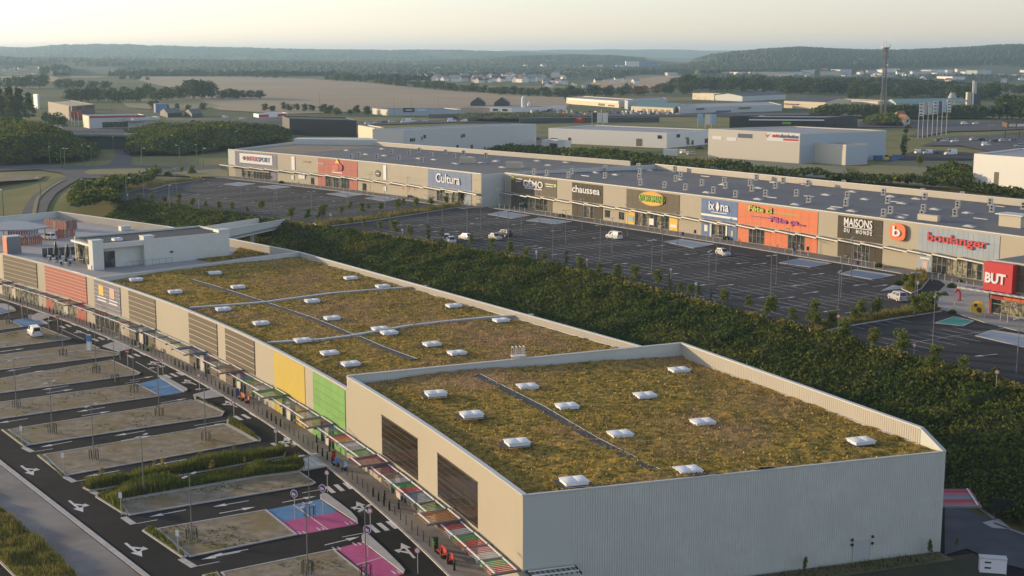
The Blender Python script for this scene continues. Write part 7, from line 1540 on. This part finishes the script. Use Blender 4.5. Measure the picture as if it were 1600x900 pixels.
B, f, _ = bgb('black_dealership', 'black flat roofed dealership behind the beige depot', (1140, 182.5), (1288, 183.5), (1340, 181), 13.6, M_BKW, M_ROOFP); f('L', 1170, 1290, 11.6, 12.4, M_WHW, 'white_band', .2); f('L', 1222, 1236, 9.6, 10.8, M_SIGNG, 'green_sign', .2); f('R', 1303, 1307, 8, 10, M_GLASS)
B, f, _ = bgb('flower_kiosk', 'small red kiosk behind the long white hall', (888, 184), (908, 185), (921, 183.5), 9.6, M_RED, M_ROOFP)
bgb('tiled_house', 'small house with an orange tiled roof beside the lattice mast', (1401, 186.5), (1412, 189), (1422, 186), 10.0, M_CRW, M_TILE, gable=-2.6); bgb('tiled_house', 'second small orange roofed house behind the first by the lattice mast', (1396, 180.5), (1404, 182), (1416, 179.5), 10.0, M_CRW, M_TILE, gable=2.4)
bgb('white_block', 'narrow white block among the dark firs at the far left', (52, 147), (58, 148), (61, 147.5), 18.0, M_WHW, M_ROOFP)
B, f, _ = bgb('brown_restaurant', 'restaurant with a brown roof edge and pale sign at the right edge', (1566, 190), (1574, 192.5), (1650, 190), 13.0, mat('brown_fascia', (.10, .06, .04), .6), M_ROOFD, 10.6); f('R', 1576, 1587, 11.0, 12.6, M_CRW, 'sign_panel'); f('R', 1589, 1600, 11.0, 12.4, M_WHW, 'sign_panel')
for i, p in enumerate(((1570, 216), (1592, 216))): X_, Y_ = G(*p, ZU); m = MB(); m.bar((X_, Y_, ZU - .3), (X_, Y_, 10.6), .35); m.build('post', M_DARKM, B)
def long_wall(name, label, px, zt_, mt, th=.5):
    t = thing(name, label, 'wall', (*G(*px[0], ZU), ZU - .3)); pts = [Vector(G(*p, ZU)) for p in px]
    for a_, b_ in zip(pts[:-1], pts[1:]): m = MB(); m.bar((*a_, ZU - .3 + zt_ / 2), (*b_, ZU - .3 + zt_ / 2), th, zt_); m.build('wall_section', mt, t); m = MB(); m.bar((*a_, ZU - .3 + zt_ + .1), (*b_, ZU - .3 + zt_ + .1), th + .2, .2); m.build('coping', M_PAVE_L, t)
long_wall('retaining_wall', 'long dark retaining wall behind the red kiosk and the long white hall', [(812, 192), (870, 191), (950, 190.5), (1030, 190)], 3.2, mat('dark_retaining', (.075, .08, .08), .8))
long_wall('retaining_wall', 'grey retaining wall below the pale pink building', [(668, 184), (720, 183), (756, 182.5)], 2.6, mat('grey_retaining', (.16, .155, .145), .8))
# silos, tank, concrete plant
def silo(label, px, r, h, m_, cone=True):
    X_, Y_ = G(*px, ZU); t = thing('silo', label, 'silo', (X_, Y_, ZU - .3)); m = MB(); m.lathe((0, 0, 0), [(r, 0), (r, h), (r * .5, h + (r if cone else .3))], 12); put(m.mesh('tank', m_), 'tank', t); m = MB(); m.bar((r + .1, 0, 0), (r + .1, 0, h), .3); put(m.mesh('ladder', M_GREYM), 'ladder', t)
silo('slim white silo right of the dark gabled houses', (818, 174), 1.7, 10, M_WHW); silo('short white tank beside the slim white silo', (827, 172), 1.5, 5, M_WHW); silo('light concrete silo beside the concrete plant', (1487, 166), 3.4, 8, M_PAVE_L); silo('blue drum shaped tank beyond the fast food restaurant', (251, 175), 5.0, 6.5, mat('tank_blue', (.17, .25, .42), .5), False)
X_, Y_ = G(1519, 172, ZU); t = thing('concrete_plant', 'concrete batching plant with a tall pale column at the right', 'plant', (X_, Y_, ZU - .3))
m = MB(); m.box((-3.4, 0, 7), (3.2, 4, 14)); put(m.mesh('tan_tower', MATS['beige_unit']), 'tan_tower', t); m = MB(); m.box((2.2, 0, 6.5), (6.5, 4, 13)); put(m.mesh('dark_hopper', M_SLATE), 'dark_hopper', t); m = MB(); m.tube((-.8, -2.2, 0), (-.8, -2.2, 23), .75); put(m.mesh('column', M_WHW), 'column', t); m = MB(); m.tube((1.2, -1, 13), (1.2, -1, 22), 1.2, 1.0); put(m.mesh('upper_silo', M_PAVE_L), 'upper_silo', t); m = MB(); m.bar((-20, 0, 7.5), (-3, 0, 7.5), 1.2); m.bar((-14, 0, 0), (-14, 0, 7.5), .6); put(m.mesh('conveyor', MATS['beige_unit']), 'conveyor', t)
# lattice mast
X_, Y_ = G(1379, 187.5, ZU); H_ = 46.0; t = thing('lattice_mast', 'tall grey lattice telecom mast with antennas at its top', 'mast', (X_, Y_, ZU - .3)); wz = lambda z: 1.75 - 1.05 * z / H_
lv = [0, 3.4, 6.8, 10, 13, 16, 19, 22, 25, 28, 31, 34, 37, 40, 43, 46]; crn = ((-1, -1), (1, -1), (1, 1), (-1, 1))
for sx, sy in crn: m = MB(); m.bar((sx * wz(0), sy * wz(0), 0), (sx * wz(H_), sy * wz(H_), H_), .24); put(m.mesh('leg', M_GREYM), 'leg', t)
for z0, z1 in zip(lv[:-1], lv[1:]):
    m = MB()
    for (ax, ay), (bx_, by_) in zip(crn, crn[1:] + crn[:1]):
        m.bar((ax * wz(z0), ay * wz(z0), z0), (bx_ * wz(z1), by_ * wz(z1), z1), .11); m.bar((bx_ * wz(z0), by_ * wz(z0), z0), (ax * wz(z1), ay * wz(z1), z1), .11); m.bar((ax * wz(z1), ay * wz(z1), z1), (bx_ * wz(z1), by_ * wz(z1), z1), .10)
    put(m.mesh('lattice_bay', M_GREYM), 'lattice_bay', t)
m = MB(); m.bar((.6, -.3, 0), (.4, -.3, H_), .3); put(m.mesh('cable_ladder', M_DARKM), 'cable_ladder', t)
m = MB(); m.lathe((0, 0, 0), [(1.6, 46.0), (2.8, 47.2), (2.8, 47.6)], 12); put(m.mesh('platform', M_STEEL), 'platform', t)
for k in range(7): a = k * .9; m = MB(); m.bar((2.6 * math.cos(a), 2.6 * math.sin(a), 47.2), (2.8 * math.cos(a), 2.8 * math.sin(a), 49.4 + (k % 3)), .45); put(m.mesh('antenna', M_WHITEP), 'antenna', t)
for k in range(6): a = k * 1.05; m = MB(); m.bar((1.9 * math.cos(a), 1.9 * math.sin(a), 40 + (k % 3) * 1.3), (1.9 * math.cos(a), 1.9 * math.sin(a), 43 + (k % 3) * 1.3), .5); m.bar((.6 * math.cos(a), .6 * math.sin(a), 41 + (k % 3) * 1.3), (1.9 * math.cos(a), 1.9 * math.sin(a), 41 + (k % 3) * 1.3), .2); put(m.mesh('panel_antenna', M_GREYM), 'panel_antenna', t)
m = MB(); m.disc((1.3, -.6, 36), (1, -1, 0), .9, .3, 12); put(m.mesh('dish', M_WHITEP), 'dish', t)
# flag rows
def flag(px, hpx_, w, h, m_, label, n=0, group='tall banners'):
    X_, Y_ = G(*px, ZU); H_ = hpx_ * Y_ / FPX; t = thing('banner_flag', label, 'flag', (X_, Y_, ZU - .1), R(-8), group); m = MB(); m.tube((0, 0, 0), (0, 0, H_), .14, .09, 6); put(m.mesh('pole', M_WHITEM), 'pole', t)
    m = MB(); k = 5; V = []
    for i in range(k + 1):
        for z in (H_ - .2, H_ - .2 - h): V += [(w * i / k + .08, .12 * math.sin(i * 1.3 + px[0]), z)]
    m._add(V, [(2 * i, 2 * i + 2, 2 * i + 3, 2 * i + 1) for i in range(k)]); fl = put(m.mesh('cloth', m_), 'cloth', t)
    for i in range(n): m = MB(); m.box((w * .5, -.2, H_ - 1.0 - i * h / max(1, n)), (w * .72, .03, .55)); put(m.mesh('emblem', MATS['emblem_grey']), 'emblem', fl)
mat('emblem_grey', (.10, .11, .13), .5)
for i, (x, yb, yt, m_, n, c) in enumerate([(1434, 216, 161, M_WHW, 4, 'white'), (1441, 215.5, 160, mat('lilac_cloth', (.42, .36, .42), .7), 0, 'pinkish'), (1448.5, 214, 160, mat('aqua_cloth', (.45, .58, .58), .7), 0, 'pale aqua'), (1456, 213, 158, M_WHW, 4, 'white'), (1463.5, 211.5, 158, mat('blue_cloth', (.10, .13, .28), .7), 0, 'dark blue'), (1470.5, 211, 157, MATS['aqua_cloth'], 0, 'pale aqua'), (1478, 210, 156, M_WHW, 4, 'white')]):
    flag((x, yb), yb - yt, 1.9, 6.6 if n else 6.2, m_, 'tall %s banner in the right hand row of flags, %s from the left' % (c, ordinal(i)), n, 'row of flags at the dealers')
for i, (x, yb, yt, m_, c) in enumerate([(925, 198, 175, MATS['slate_roof'], 'dark'), (933, 197, 175.5, M_WHW, 'white'), (942, 196, 176, M_WHW, 'white'), (1090, 199, 177, MATS['pale_blue_sign'], 'pale blue'), (1101.5, 200, 178, M_WHW, 'white'), (1111, 199, 178, MATS['pale_blue_sign'], 'blue and white'), (1186, 199, 180, M_WHW, 'white'), (1195, 200, 181, M_WHW, 'white')]):
    flag((x, yb), yb - yt, 2.9, 6.0, m_, '%s banner on a pole behind the white hall, %s from the left' % (c, ordinal(i)), 0, 'banners behind the white hall')
for i, (x, yb, yt) in enumerate([(112, 196, 174), (117, 196, 174.5), (123, 197, 175)]): flag((x, yb), yb - yt, 1.6, 3.4, M_RED, 'red flag in front of the dark red restaurant, %s from the left' % ordinal(i), 0, 'red flags')
# ------------------------------------------------------------------ cars and vans beyond
paints = {'w': M_CW, 's': M_CG, 'd': M_CD, 'b': M_CB, 'r': M_CR}; pn = {'w': 'white', 's': 'silver', 'd': 'dark', 'b': 'dark blue', 'r': 'red'}
bgc = [('van', 'w', 1437, 240, 'on the yard right of the beige depot'), ('van', 'w', 1449, 240.5, 'on the yard right of the beige depot'), ('sedan', 'd', 1462, 240, 'on the yard right of the beige depot'), ('bigvan', 'w', 1485, 242, 'on the yard right of the beige depot'),
       ('hatch', 'd', 1466, 220.5, 'below the row of flags'), ('hatch', 'w', 1476, 221.5, 'below the row of flags'), ('hatch', 'w', 1491, 222, 'below the row of flags'), ('suv', 's', 1521, 219.5, 'right of the flags'), ('hatch', 'd', 1532, 220, 'right of the flags'), ('van', 'w', 1541, 228, 'near the brown restaurant'), ('suv', 'd', 1553, 222, 'near the brown restaurant'), ('hatch', 's', 1566, 221, 'near the brown restaurant'), ('hatch', 'b', 1582, 220, 'near the brown restaurant'), ('suv', 's', 1592, 230, 'near the brown restaurant'), ('hatch', 'w', 1524, 194, 'on the far road at the right'), ('van', 'w', 1507, 194.5, 'on the far road at the right'),
       ('hatch', 's', 1477, 284, 'behind the white shed'), ('sedan', 'd', 1488, 286, 'behind the white shed'), ('hatch', 's', 1505, 281, 'behind the white shed'), ('sedan', 's', 1515, 279, 'behind the white shed'),
       ('van', 'w', 1070, 240, 'at the end of the white hall'), ('suv', 'd', 1093, 234, 'at the end of the white hall'), ('hatch', 's', 1080, 242, 'at the end of the white hall'), ('hatch', 'w', 806, 221, 'between the grey and white halls'), ('hatch', 's', 817, 219, 'between the grey and white halls'), ('sedan', 'w', 829, 222, 'between the grey and white halls'), ('hatch', 'd', 838, 219, 'between the grey and white halls'), ('sedan', 's', 775, 222, 'between the grey and white halls'), ('sedan', 's', 798, 224, 'between the grey and white halls'),
       ('hatch', 'w', 92, 201, 'by the fast food restaurant'), ('hatch', 'd', 101, 198, 'by the fast food restaurant'), ('hatch', 'w', 379, 187, 'on the road by the fuel station'), ('van', 'w', 352, 184.5, 'on the road by the fuel station'), ('hatch', 'r', 290, 196, 'in front of the pavilions'), ('hatch', 'd', 343, 195, 'in front of the pavilions'), ('suv', 'd', 300, 191, 'in front of the pavilions'), ('bigvan', 'w', 706, 190.5, 'on the yard behind the grey hall'), ('van', 'w', 725, 190.5, 'on the yard behind the grey hall'), ('bigvan', 'w', 633, 192, 'on the yard behind the grey hall'), ('bigvan', 'w', 641, 191, 'on the yard behind the grey hall'), ('hatch', 'w', 575, 194, 'on the yard behind the grey hall'), ('hatch', 's', 588, 193, 'on the yard behind the grey hall'), ('hatch', 'd', 600, 192, 'on the yard behind the grey hall'), ('hatch', 'w', 612, 191.5, 'on the yard behind the grey hall'), ('hatch', 's', 652, 190.5, 'on the yard behind the grey hall'), ('hatch', 'w', 664, 190, 'on the yard behind the grey hall'),
       ('suv', 'd', 820, 168.5, 'before the low white row'), ('hatch', 'd', 805, 169, 'before the low white row'), ('hatch', 'w', 975, 178, 'in front of the cream store'), ('hatch', 's', 990, 179, 'in front of the green roofed store'), ('hatch', 'w', 1004, 178.5, 'in front of the green roofed store'), ('hatch', 'd', 1018, 179, 'in front of the green roofed store'), ('hatch', 's', 1032, 179, 'in front of the green roofed store'), ('hatch', 'w', 1046, 179, 'in front of the green roofed store'), ('hatch', 'w', 1060, 179, 'in front of the green roofed store')]
cnt = {}
for i, (k, p, x, y, w_) in enumerate(sorted(bgc, key=lambda q: q[2])):
    X_, Y_ = G(x, y, ZU); key = (pn[p], 'van' if 'van' in k else 'car', w_); cnt[key] = cnt.get(key, 0) + 1
    car(k, paints[p], X_, Y_, ZU, R([12, 195, 25, 205, 160][i % 5]), '%s %s %s, %s of its colour from left' % (pn[p], key[1], w_, ordinal(cnt[key] - 1)), 'vehicles parked beyond the shops')
for px in ([(1395, 246), (1440, 234), (1530, 240), (1520, 250), (1420, 252)],): flat('dark_yard', GL(px, ZU), ZU + .02, M_ASPH_UP)
for nm, px, mt in (('yard', [(1440, 228), (1480, 214), (1640, 208), (1640, 236), (1560, 240), (1500, 228)], M_ROAD_FAR), ('access_road', [(1290, 192), (1420, 190), (1640, 190), (1640, 200), (1560, 204), (1480, 206), (1440, 214), (1425, 214), (1440, 200), (1300, 198)], M_ROAD_FAR), ('yard', [(560, 196), (700, 192), (860, 192), (860, 187), (700, 187), (560, 190)], M_ROAD_FAR), ('yard', [(890, 182), (1170, 181), (1280, 180), (1280, 177), (1060, 176), (890, 178)], M_ROAD_FAR), ('yard', [(770, 226), (850, 228), (860, 214), (780, 214)], M_ROAD_FAR), ('lawn', [(1345, 262), (1400, 252), (1520, 252), (1520, 268), (1440, 280), (1330, 280)], M_MEADOW), ('slope_grass', [(1075, 262), (1110, 246), (1320, 262), (1330, 284), (1200, 277)], mat('pale_bank', (.20, .20, .13), .95)), ('yard', [(60, 203), (130, 204), (260, 203), (460, 195), (460, 183), (250, 190), (130, 200), (60, 198)], M_ROAD_FAR)):
    flat(nm, GL(px, ZU), ZU + .01, mt)
for i, p in enumerate([(1372, 250), (1395, 251), (1402, 249)]):
    X_, Y_ = G(*p, ZU); t = thing('waste_skip', 'blue waste skip beside the beige depot, %s from the left' % ordinal(i), 'skip', (X_, Y_, ZU), .4, 'blue skips'); m = MB(); m.prism([(-1.6, -.9), (1.6, -.9), (1.9, .9), (-1.9, .9)], 0, 1.7); put(m.mesh('body', M_BLUE2), 'body', t); m = MB(); m.box((0, 0, 1.74), (3.9, 2.0, .1)); put(m.mesh('lid', M_DARKM), 'lid', t)
X_, Y_ = G(1386, 251, ZU); t = thing('yellow_loader', 'small yellow machine between the blue skips', 'machine', (X_, Y_, ZU)); m = MB(); m.box((0, 0, 1.0), (2.2, 1.4, 1.2)); put(m.mesh('body', M_SIGNY), 'body', t); m = MB(); m.box((-.3, 0, 2.0), (1.1, 1.2, .9)); put(m.mesh('cab', M_CARGL), 'cab', t)
X_, Y_ = G(1048, 243, ZU); t = thing('white_container', 'white box container at the corner of the white hall', 'container', (X_, Y_, ZU), -.35); m = MB(); m.prism([(-3, -1.2), (3, -1.2), (3, 1.2), (-3, 1.2)], 0, 2.7); put(m.mesh('body', M_WHW), 'body', t); m = MB(); m.box((3.02, 0, 1.35), (.06, 2.2, 2.4)); put(m.mesh('door', M_LGW), 'door', t)
for i, (x, yb, yt) in enumerate([(500, 186, 147), (492, 204, 184), (541, 178, 158), (685, 180, 152), (643, 182, 150), (175, 180, 157), (287, 170, 157), (240, 176, 157), (528, 206, 186), (1567, 190, 161), (1528, 186, 168), (1547, 236, 195), (1335, 202, 180), (616, 182, 154), (830, 172, 152)]):
    X_, Y_ = G(x, yb, ZU); o = copy_tree(LP[False]); o.location = (X_, Y_, ZU - .2); sc_ = (yb - yt) * Y_ / FPX / 7.6; o.scale = (min(sc_, 1.6), 1, sc_); o['label'] = 'tall thin light mast among the far stores, %s from the left' % ordinal(i); o['group'] = 'far light masts'
X_, Y_ = G(1438, 242, ZU)
for i, (x, y, h) in enumerate([(1413, 246, 48), (1437, 262, 22)]): X_, Y_ = G(x, y, ZU); tree('cypress' if h > 40 else 'young', X_, Y_, ZU, hpx(x, y, ZU, h), 'tall narrow tree right of the beige depot' if h > 40 else 'small yellowish tree on the lawn right of the beige depot', None, 1.1, 'columnar_tree' if h > 40 else 'young_tree')
for i, (x, y, h) in enumerate([(1074, 232, 17), (753, 226, 22), (763, 227, 22), (783, 222, 12), (789, 226, 14)]): X_, Y_ = G(x, y, ZU); tree('young', X_, Y_, ZU, hpx(x, y, ZU, h), 'small tree beside the grey and white halls, %s from the left' % ordinal(sorted([1074, 753, 763, 783, 789]).index(x)), 'trees by the halls', .7, 'young_tree')
stock = [M_CRW, M_WHW, M_TILE, M_SLATE, M_WOOD, M_GREYM, M_BLUE2]
st_m = [[MB().box((0, 0, h / 2), (w, d, h)).mesh('stack', m_) for (w, d, h) in ((2.4, 1.4, 1.3), (1.2, 1.2, 2.0), (3.6, 1.1, .9))] for m_ in stock]
lid_m = MB().box((0, 0, .05), (1.1, 1.0, .1)).mesh('top_pallet', M_WOOD)
yard_px = [(894 + 3.4 * i + tr_rng.uniform(-1, 1), tr_rng.uniform(175.5, 179.5)) for i in range(50)] + [(826 + 4.6 * i, tr_rng.uniform(173, 177)) for i in range(14)]
for i, (x, y) in enumerate(sorted(yard_px)):
    X_, Y_ = G(x, y, ZU); t = thing('goods_stack', 'stack of building goods in the far store yard, %s from the left' % ordinal(i), 'stack', (X_, Y_, ZU + .02), tr_rng.random() * 3, 'goods stacked in the far store yard'); k = tr_rng.choice(tr_rng.choice(st_m)); put(k, 'stack', t); put(lid_m, 'top_pallet', t, (0, 0, max(v.co.z for v in k.vertices)))
# ------------------------------------------------------------------ trees of the middle distance
def tree_line(pts, n, h, label, group, kind='broad', jit=2.0, name='broadleaf_tree', wide=1.0):
    P_ = [Vector(p) for p in pts]; Ls = [0]
    for a, b in zip(P_[:-1], P_[1:]): Ls.append(Ls[-1] + (b - a).length)
    for i in range(n):
        s = Ls[-1] * (i + tr_rng.uniform(.1, .9)) / n; k = max(j for j in range(len(P_) - 1) if Ls[j] <= s); q = P_[k].lerp(P_[k + 1], (s - Ls[k]) / (Ls[k + 1] - Ls[k]))
        X_, Y_ = G(q.x, q.y + tr_rng.uniform(-.4, .4) * jit, ZU); hh = (h[0] + (h[1] - h[0]) * tr_rng.random()) * Y_ / FPX; tree(kind, X_, Y_, ZU - .3, hh, label + ', %s from the left' % ordinal(i), group, wide * tr_rng.uniform(.9, 1.35), name)
tree_line([(-30, 188), (20, 190), (48, 186)], 8, (40, 54), 'dark fir in the tall clump at the left edge', 'firs at the left edge', 'fir', 4, 'fir_tree', 1.2)
tree_line([(66, 186), (80, 196), (100, 197)], 5, (14, 22), 'green tree beside the dark red restaurant', 'trees by the restaurant', wide=1.1)
tree_line([(110, 158), (180, 158), (240, 157), (285, 155)], 17, (17, 26), 'broad tree in the wood edge above the left restaurants', 'trees of the left wood edge', jit=5, wide=1.2)
tree_line([(292, 154), (306, 154), (320, 154), (336, 154)], 5, (24, 31), 'tall round tree at the corner of the big field', 'tall trees at the field corner', wide=1.1)
tree_line([(340, 154), (380, 154), (414, 153)], 8, (12, 16), 'low round tree along the near edge of the big field', 'trees at the near edge of the field', wide=1.4)
tree_line([(-20, 138), (40, 137), (80, 136)], 8, (16, 22), 'hazy tree in the left copse', 'trees of the left copse', wide=1.3)
tree_line([(86, 137), (130, 138), (175, 139)], 9, (11, 16), 'hazy tree left of the wood edge', 'trees left of the wood edge', jit=6, wide=1.3)
tree_line([(60, 117), (85, 117), (108, 116)], 7, (10, 17), 'hazy tree on the rise behind the left fields', 'trees on the left rise', wide=1.3)
tree_line([(178, 120), (250, 119), (320, 119.5), (385, 120)], 21, (7, 11.5), 'tree in the far hedge behind the big field', 'far hedge trees', jit=1, wide=1.4)
tree_line([(185, 124), (232, 125)], 6, (5, 8), 'small tree on the left field boundary', 'field boundary trees', jit=2, wide=1.3)
tree_line([(398, 122), (445, 122), (454, 122)], 4, (9, 13), 'tree on the far edge of the big field', 'trees on the far field edge', wide=1.1)
tree_line([(508, 126), (540, 127), (576, 129)], 8, (9, 15), 'tree in the dark group on the far field edge', 'dark group on the field edge', wide=1.3)
tree_line([(582, 130), (650, 137), (720, 143), (770, 146)], 22, (9, 15), 'tree in the hedge along the right of the big field', 'hedge trees right of the field', jit=1.4, wide=1.35)
tree_line([(770, 147), (830, 150), (885, 151)], 12, (10, 15), 'tree in the hedge behind the silo', 'hedge trees behind the silo', jit=3, wide=1.35)
tree_line([(880, 151), (960, 149), (1060, 147), (1085, 147)], 15, (12, 20), 'hazy tree behind the cream and blue stores', 'trees behind the stores', jit=4, wide=1.35)
tree_line([(1050, 142), (1120, 142), (1200, 144), (1300, 150), (1400, 152), (1500, 154), (1560, 155)], 46, (14, 26), 'hazy tree in the wood behind the right hand stores', 'trees of the right hand wood', jit=7, wide=1.5)
tree_line([(1100, 134), (1200, 134), (1340, 140), (1500, 143), (1620, 146)], 40, (10, 17), 'tree in the far part of the right hand wood', 'far trees of the right hand wood', jit=6, wide=1.6)
tree_line([(1322, 154), (1356, 155)], 3, (17, 21), 'green tree rising behind the white gabled hall', 'trees behind the gabled hall', wide=1.1)
tree_line([(1556, 184), (1580, 186), (1625, 188)], 6, (32, 42), 'big green tree at the right edge by the road', 'big trees at the right edge', wide=1.2)
tree_line([(410, 173), (470, 172), (520, 178), (575, 180)], 13, (8, 15), 'bushy tree behind the black shop', 'trees behind the black shop', jit=4, wide=1.2)
tree_line([(225, 172), (260, 171), (325, 172)], 6, (8, 16), 'small tree behind the pavilions', 'trees behind the pavilions', jit=3)
# ------------------------------------------------------------------ village and works on the far slopes
hm0 = MB(); hm0.prism([(-5, -3.6), (5, -3.6), (5, 3.6), (-5, 3.6)], -1.5, 4.0); hm0._add([(-5, -3.6, 4), (-5, 3.6, 4), (-5, 0, 6.6), (5, -3.6, 4), (5, 3.6, 4), (5, 0, 6.6)], [(0, 1, 2), (5, 4, 3)])
HW = [hm0.mesh('wall', mat('house_wall_%d' % i, c, .7)) for i, c in enumerate(((.76, .72, .64), (.66, .58, .48), (.80, .78, .74)))]
hr0 = MB()
for s in (-1, 1): hr0._add([(-5.4, s * 4.1, 3.65), (5.4, s * 4.1, 3.65), (5.4, 0, 6.65), (-5.4, 0, 6.65), (-5.4, s * 4.1, 3.9), (5.4, s * 4.1, 3.9), (5.4, 0, 6.9), (-5.4, 0, 6.9)], [(4, 5, 6, 7), (3, 2, 1, 0), (0, 1, 5, 4), (3, 0, 4, 7), (1, 2, 6, 5)])
HR = [hr0.mesh('roof', m_) for m_ in (M_SLATE, mat('brown_tile_roof', (.20, .11, .075), .8), M_ROOFP)]
BIGW = MB(); BIGW.prism([(-22, -12), (22, -12), (22, 12), (-22, 12)], -2, 7.5); BWm = [BIGW.mesh('wall', m_) for m_ in (M_WHW, M_CRW, M_LGW)]; BR = MB(); BR.prism([(-22.5, -12.5), (22.5, -12.5), (22.5, 12.5), (-22.5, 12.5)], 7.5, 8.1, True); BR = BR.mesh('roof', M_ROOFP)
def ground_at(px, py):      # where the sight line through a photo pixel meets the country
    Ds = np.linspace(1300, 9000, 2400); u = (px - 800) / FPX; P_ = np.stack([u * (Ds * _c + CAM_H * _t * _c), Ds], 1); zz = zt(P_)
    for i in range(0, len(Ds)):
        if PX(P_[i, 0], P_[i, 1], zz[i])[1] <= py: return P_[i, 0], P_[i, 1], zz[i]
    return P_[-1, 0], P_[-1, 1], zz[-1]
def hamlet(poly, n, label, group, big=False, s=1.0):
    Q = scatter(poly, n, RNG); Q = Q[np.argsort(Q[:, 0])]
    for i, q in enumerate(Q):
        X_, Y_, Z_ = ground_at(q[0], q[1]); t = thing('village_house' if not big else 'far_workshop', label if n > 60 else label + ', %s from the left' % ordinal(i), 'house' if not big else 'building', (X_, Y_, Z_ - .3), tr_rng.random() * 3.1, group); k = s * tr_rng.uniform(.8, 1.35)
        put(tr_rng.choice(HW if not big else BWm), 'wall', t, (0, 0, 0), 0, (k, k, k)); put(tr_rng.choice(HR) if not big else BR, 'roof', t, (0, 0, 0), 0, (k, k, k))
hamlet([(600, 122), (600, 110), (700, 107), (800, 104), (900, 104), (985, 110), (950, 119), (860, 127), (780, 131), (700, 128)], 232, 'small house of the hazy village beyond the big field', 'village houses', s=1.2)
hamlet([(0, 117), (0, 108), (60, 107), (110, 110), (60, 116)], 12, 'small house on the left rise behind the fields', 'houses on the left rise')
hamlet([(840, 136), (850, 128), (990, 124), (1000, 130), (930, 139)], 16, 'pale house among the trees before the orange field', 'houses before the orange field', s=.9)
hamlet([(1000, 121), (1090, 114), (1300, 110), (1500, 112), (1620, 114), (1620, 126), (1400, 128), (1200, 122), (1100, 118)], 42, 'pale workshop on the far plain at the right', 'far workshops', True, .8)
hamlet([(1100, 118), (1300, 112), (1600, 114), (1600, 128), (1400, 130), (1200, 124)], 34, 'small house between the workshops of the far plain', 'houses of the far plain')
def far_block(px0, px1, ytop, label, m_, depth=30):
    a = ground_at(px0, px1[1]); D = a[1]; w_ = (px1[0] - px0) * D / FPX; t = thing('far_factory', label, 'factory', (a[0] + w_ / 2, D, a[2] - 1)); h = (px1[1] - ytop) * D / FPX + 1; m = MB(); m.prism([(-w_ / 2, 0), (w_ / 2, 0), (w_ / 2, depth), (-w_ / 2, depth)], 0, h); put(m.mesh('wall', m_), 'wall', t); m = MB(); m.prism([(-w_ / 2 - .5, -.5), (w_ / 2 + .5, -.5), (w_ / 2 + .5, depth + .5), (-w_ / 2 - .5, depth + .5)], h, h + .8); put(m.mesh('roof', M_ROOFP), 'roof', t)
far_block(978, (998, 106), 96, 'tall white factory block far off above the orange field', M_WHW); far_block(998.5, (1027, 104.5), 97, 'blue shed beside the tall white factory', mat('factory_blue', (.14, .20, .38), .6)); far_block(963, (978, 106), 102.5, 'low pale wing left of the tall white factory', M_WHW); far_block(871, (899, 101), 97, 'long white works on the far ridge', M_WHW)
for i, x in enumerate((853.5, 858, 862.5, 866.5)): far_block(x, (x + 3, 101), 93.5 + (i % 2), 'grey storage silo on the far ridge, %s from the left' % ordinal(i), M_PAVE_L, 8)
# lumpy woods that read as one mass
def wood(name, label, u0, u1, D0, D1, nd, h, m_=None, st=1.5):
    us = np.arange(u0, u1, st); Ds = D0 * (D1 / D0) ** np.linspace(0, 1, nd); U, DD = np.meshgrid((us - 800) / FPX, Ds, indexing='ij'); P_ = np.stack([(U * (DD * _c + CAM_H * _t * _c)).ravel(), DD.ravel()], 1); zz = zt(P_)
    pat = np.clip((vnoise(P_, 420, 21) * .6 + vnoise(P_, 150, 22) * .4 - .36) * 7, 0, 1); 
    for _, fp_ in FIELDS: pat = np.where(in_poly(P_, GL(fp_, ZU + .05)), 0, pat)
    zz = zz - 2 + pat * (2.2 + h * (.35 + .65 * RNG.random(len(P_))))
    np_obj(name, np.column_stack([P_, zz]), grid_faces(len(us), nd), m_ or M_WOODED, None, 'stuff', label)
M_CANOPY = mat('wood_canopy', (.045, .068, .028), .95, (.08, .10, .038), .02, 5, .3, .12)
wood('hill_wood', 'wooded ridge along the right horizon', 940, 1760, 2700, 4350, 90, 13, M_CANOPY)
wood('plain_wood', 'hazy woods and gardens around the village', 540, 1010, 2300, 4800, 80, 11, M_CANOPY)
wood('left_wood', 'hazy woods on the left valley slopes', -120, 1010, 2700, 8500, 110, 12, M_CANOPY, 2.4)
wood('plain_wood', 'strip of woods on the plain at the right', 1000, 1760, 2000, 2500, 14, 10, M_CANOPY)
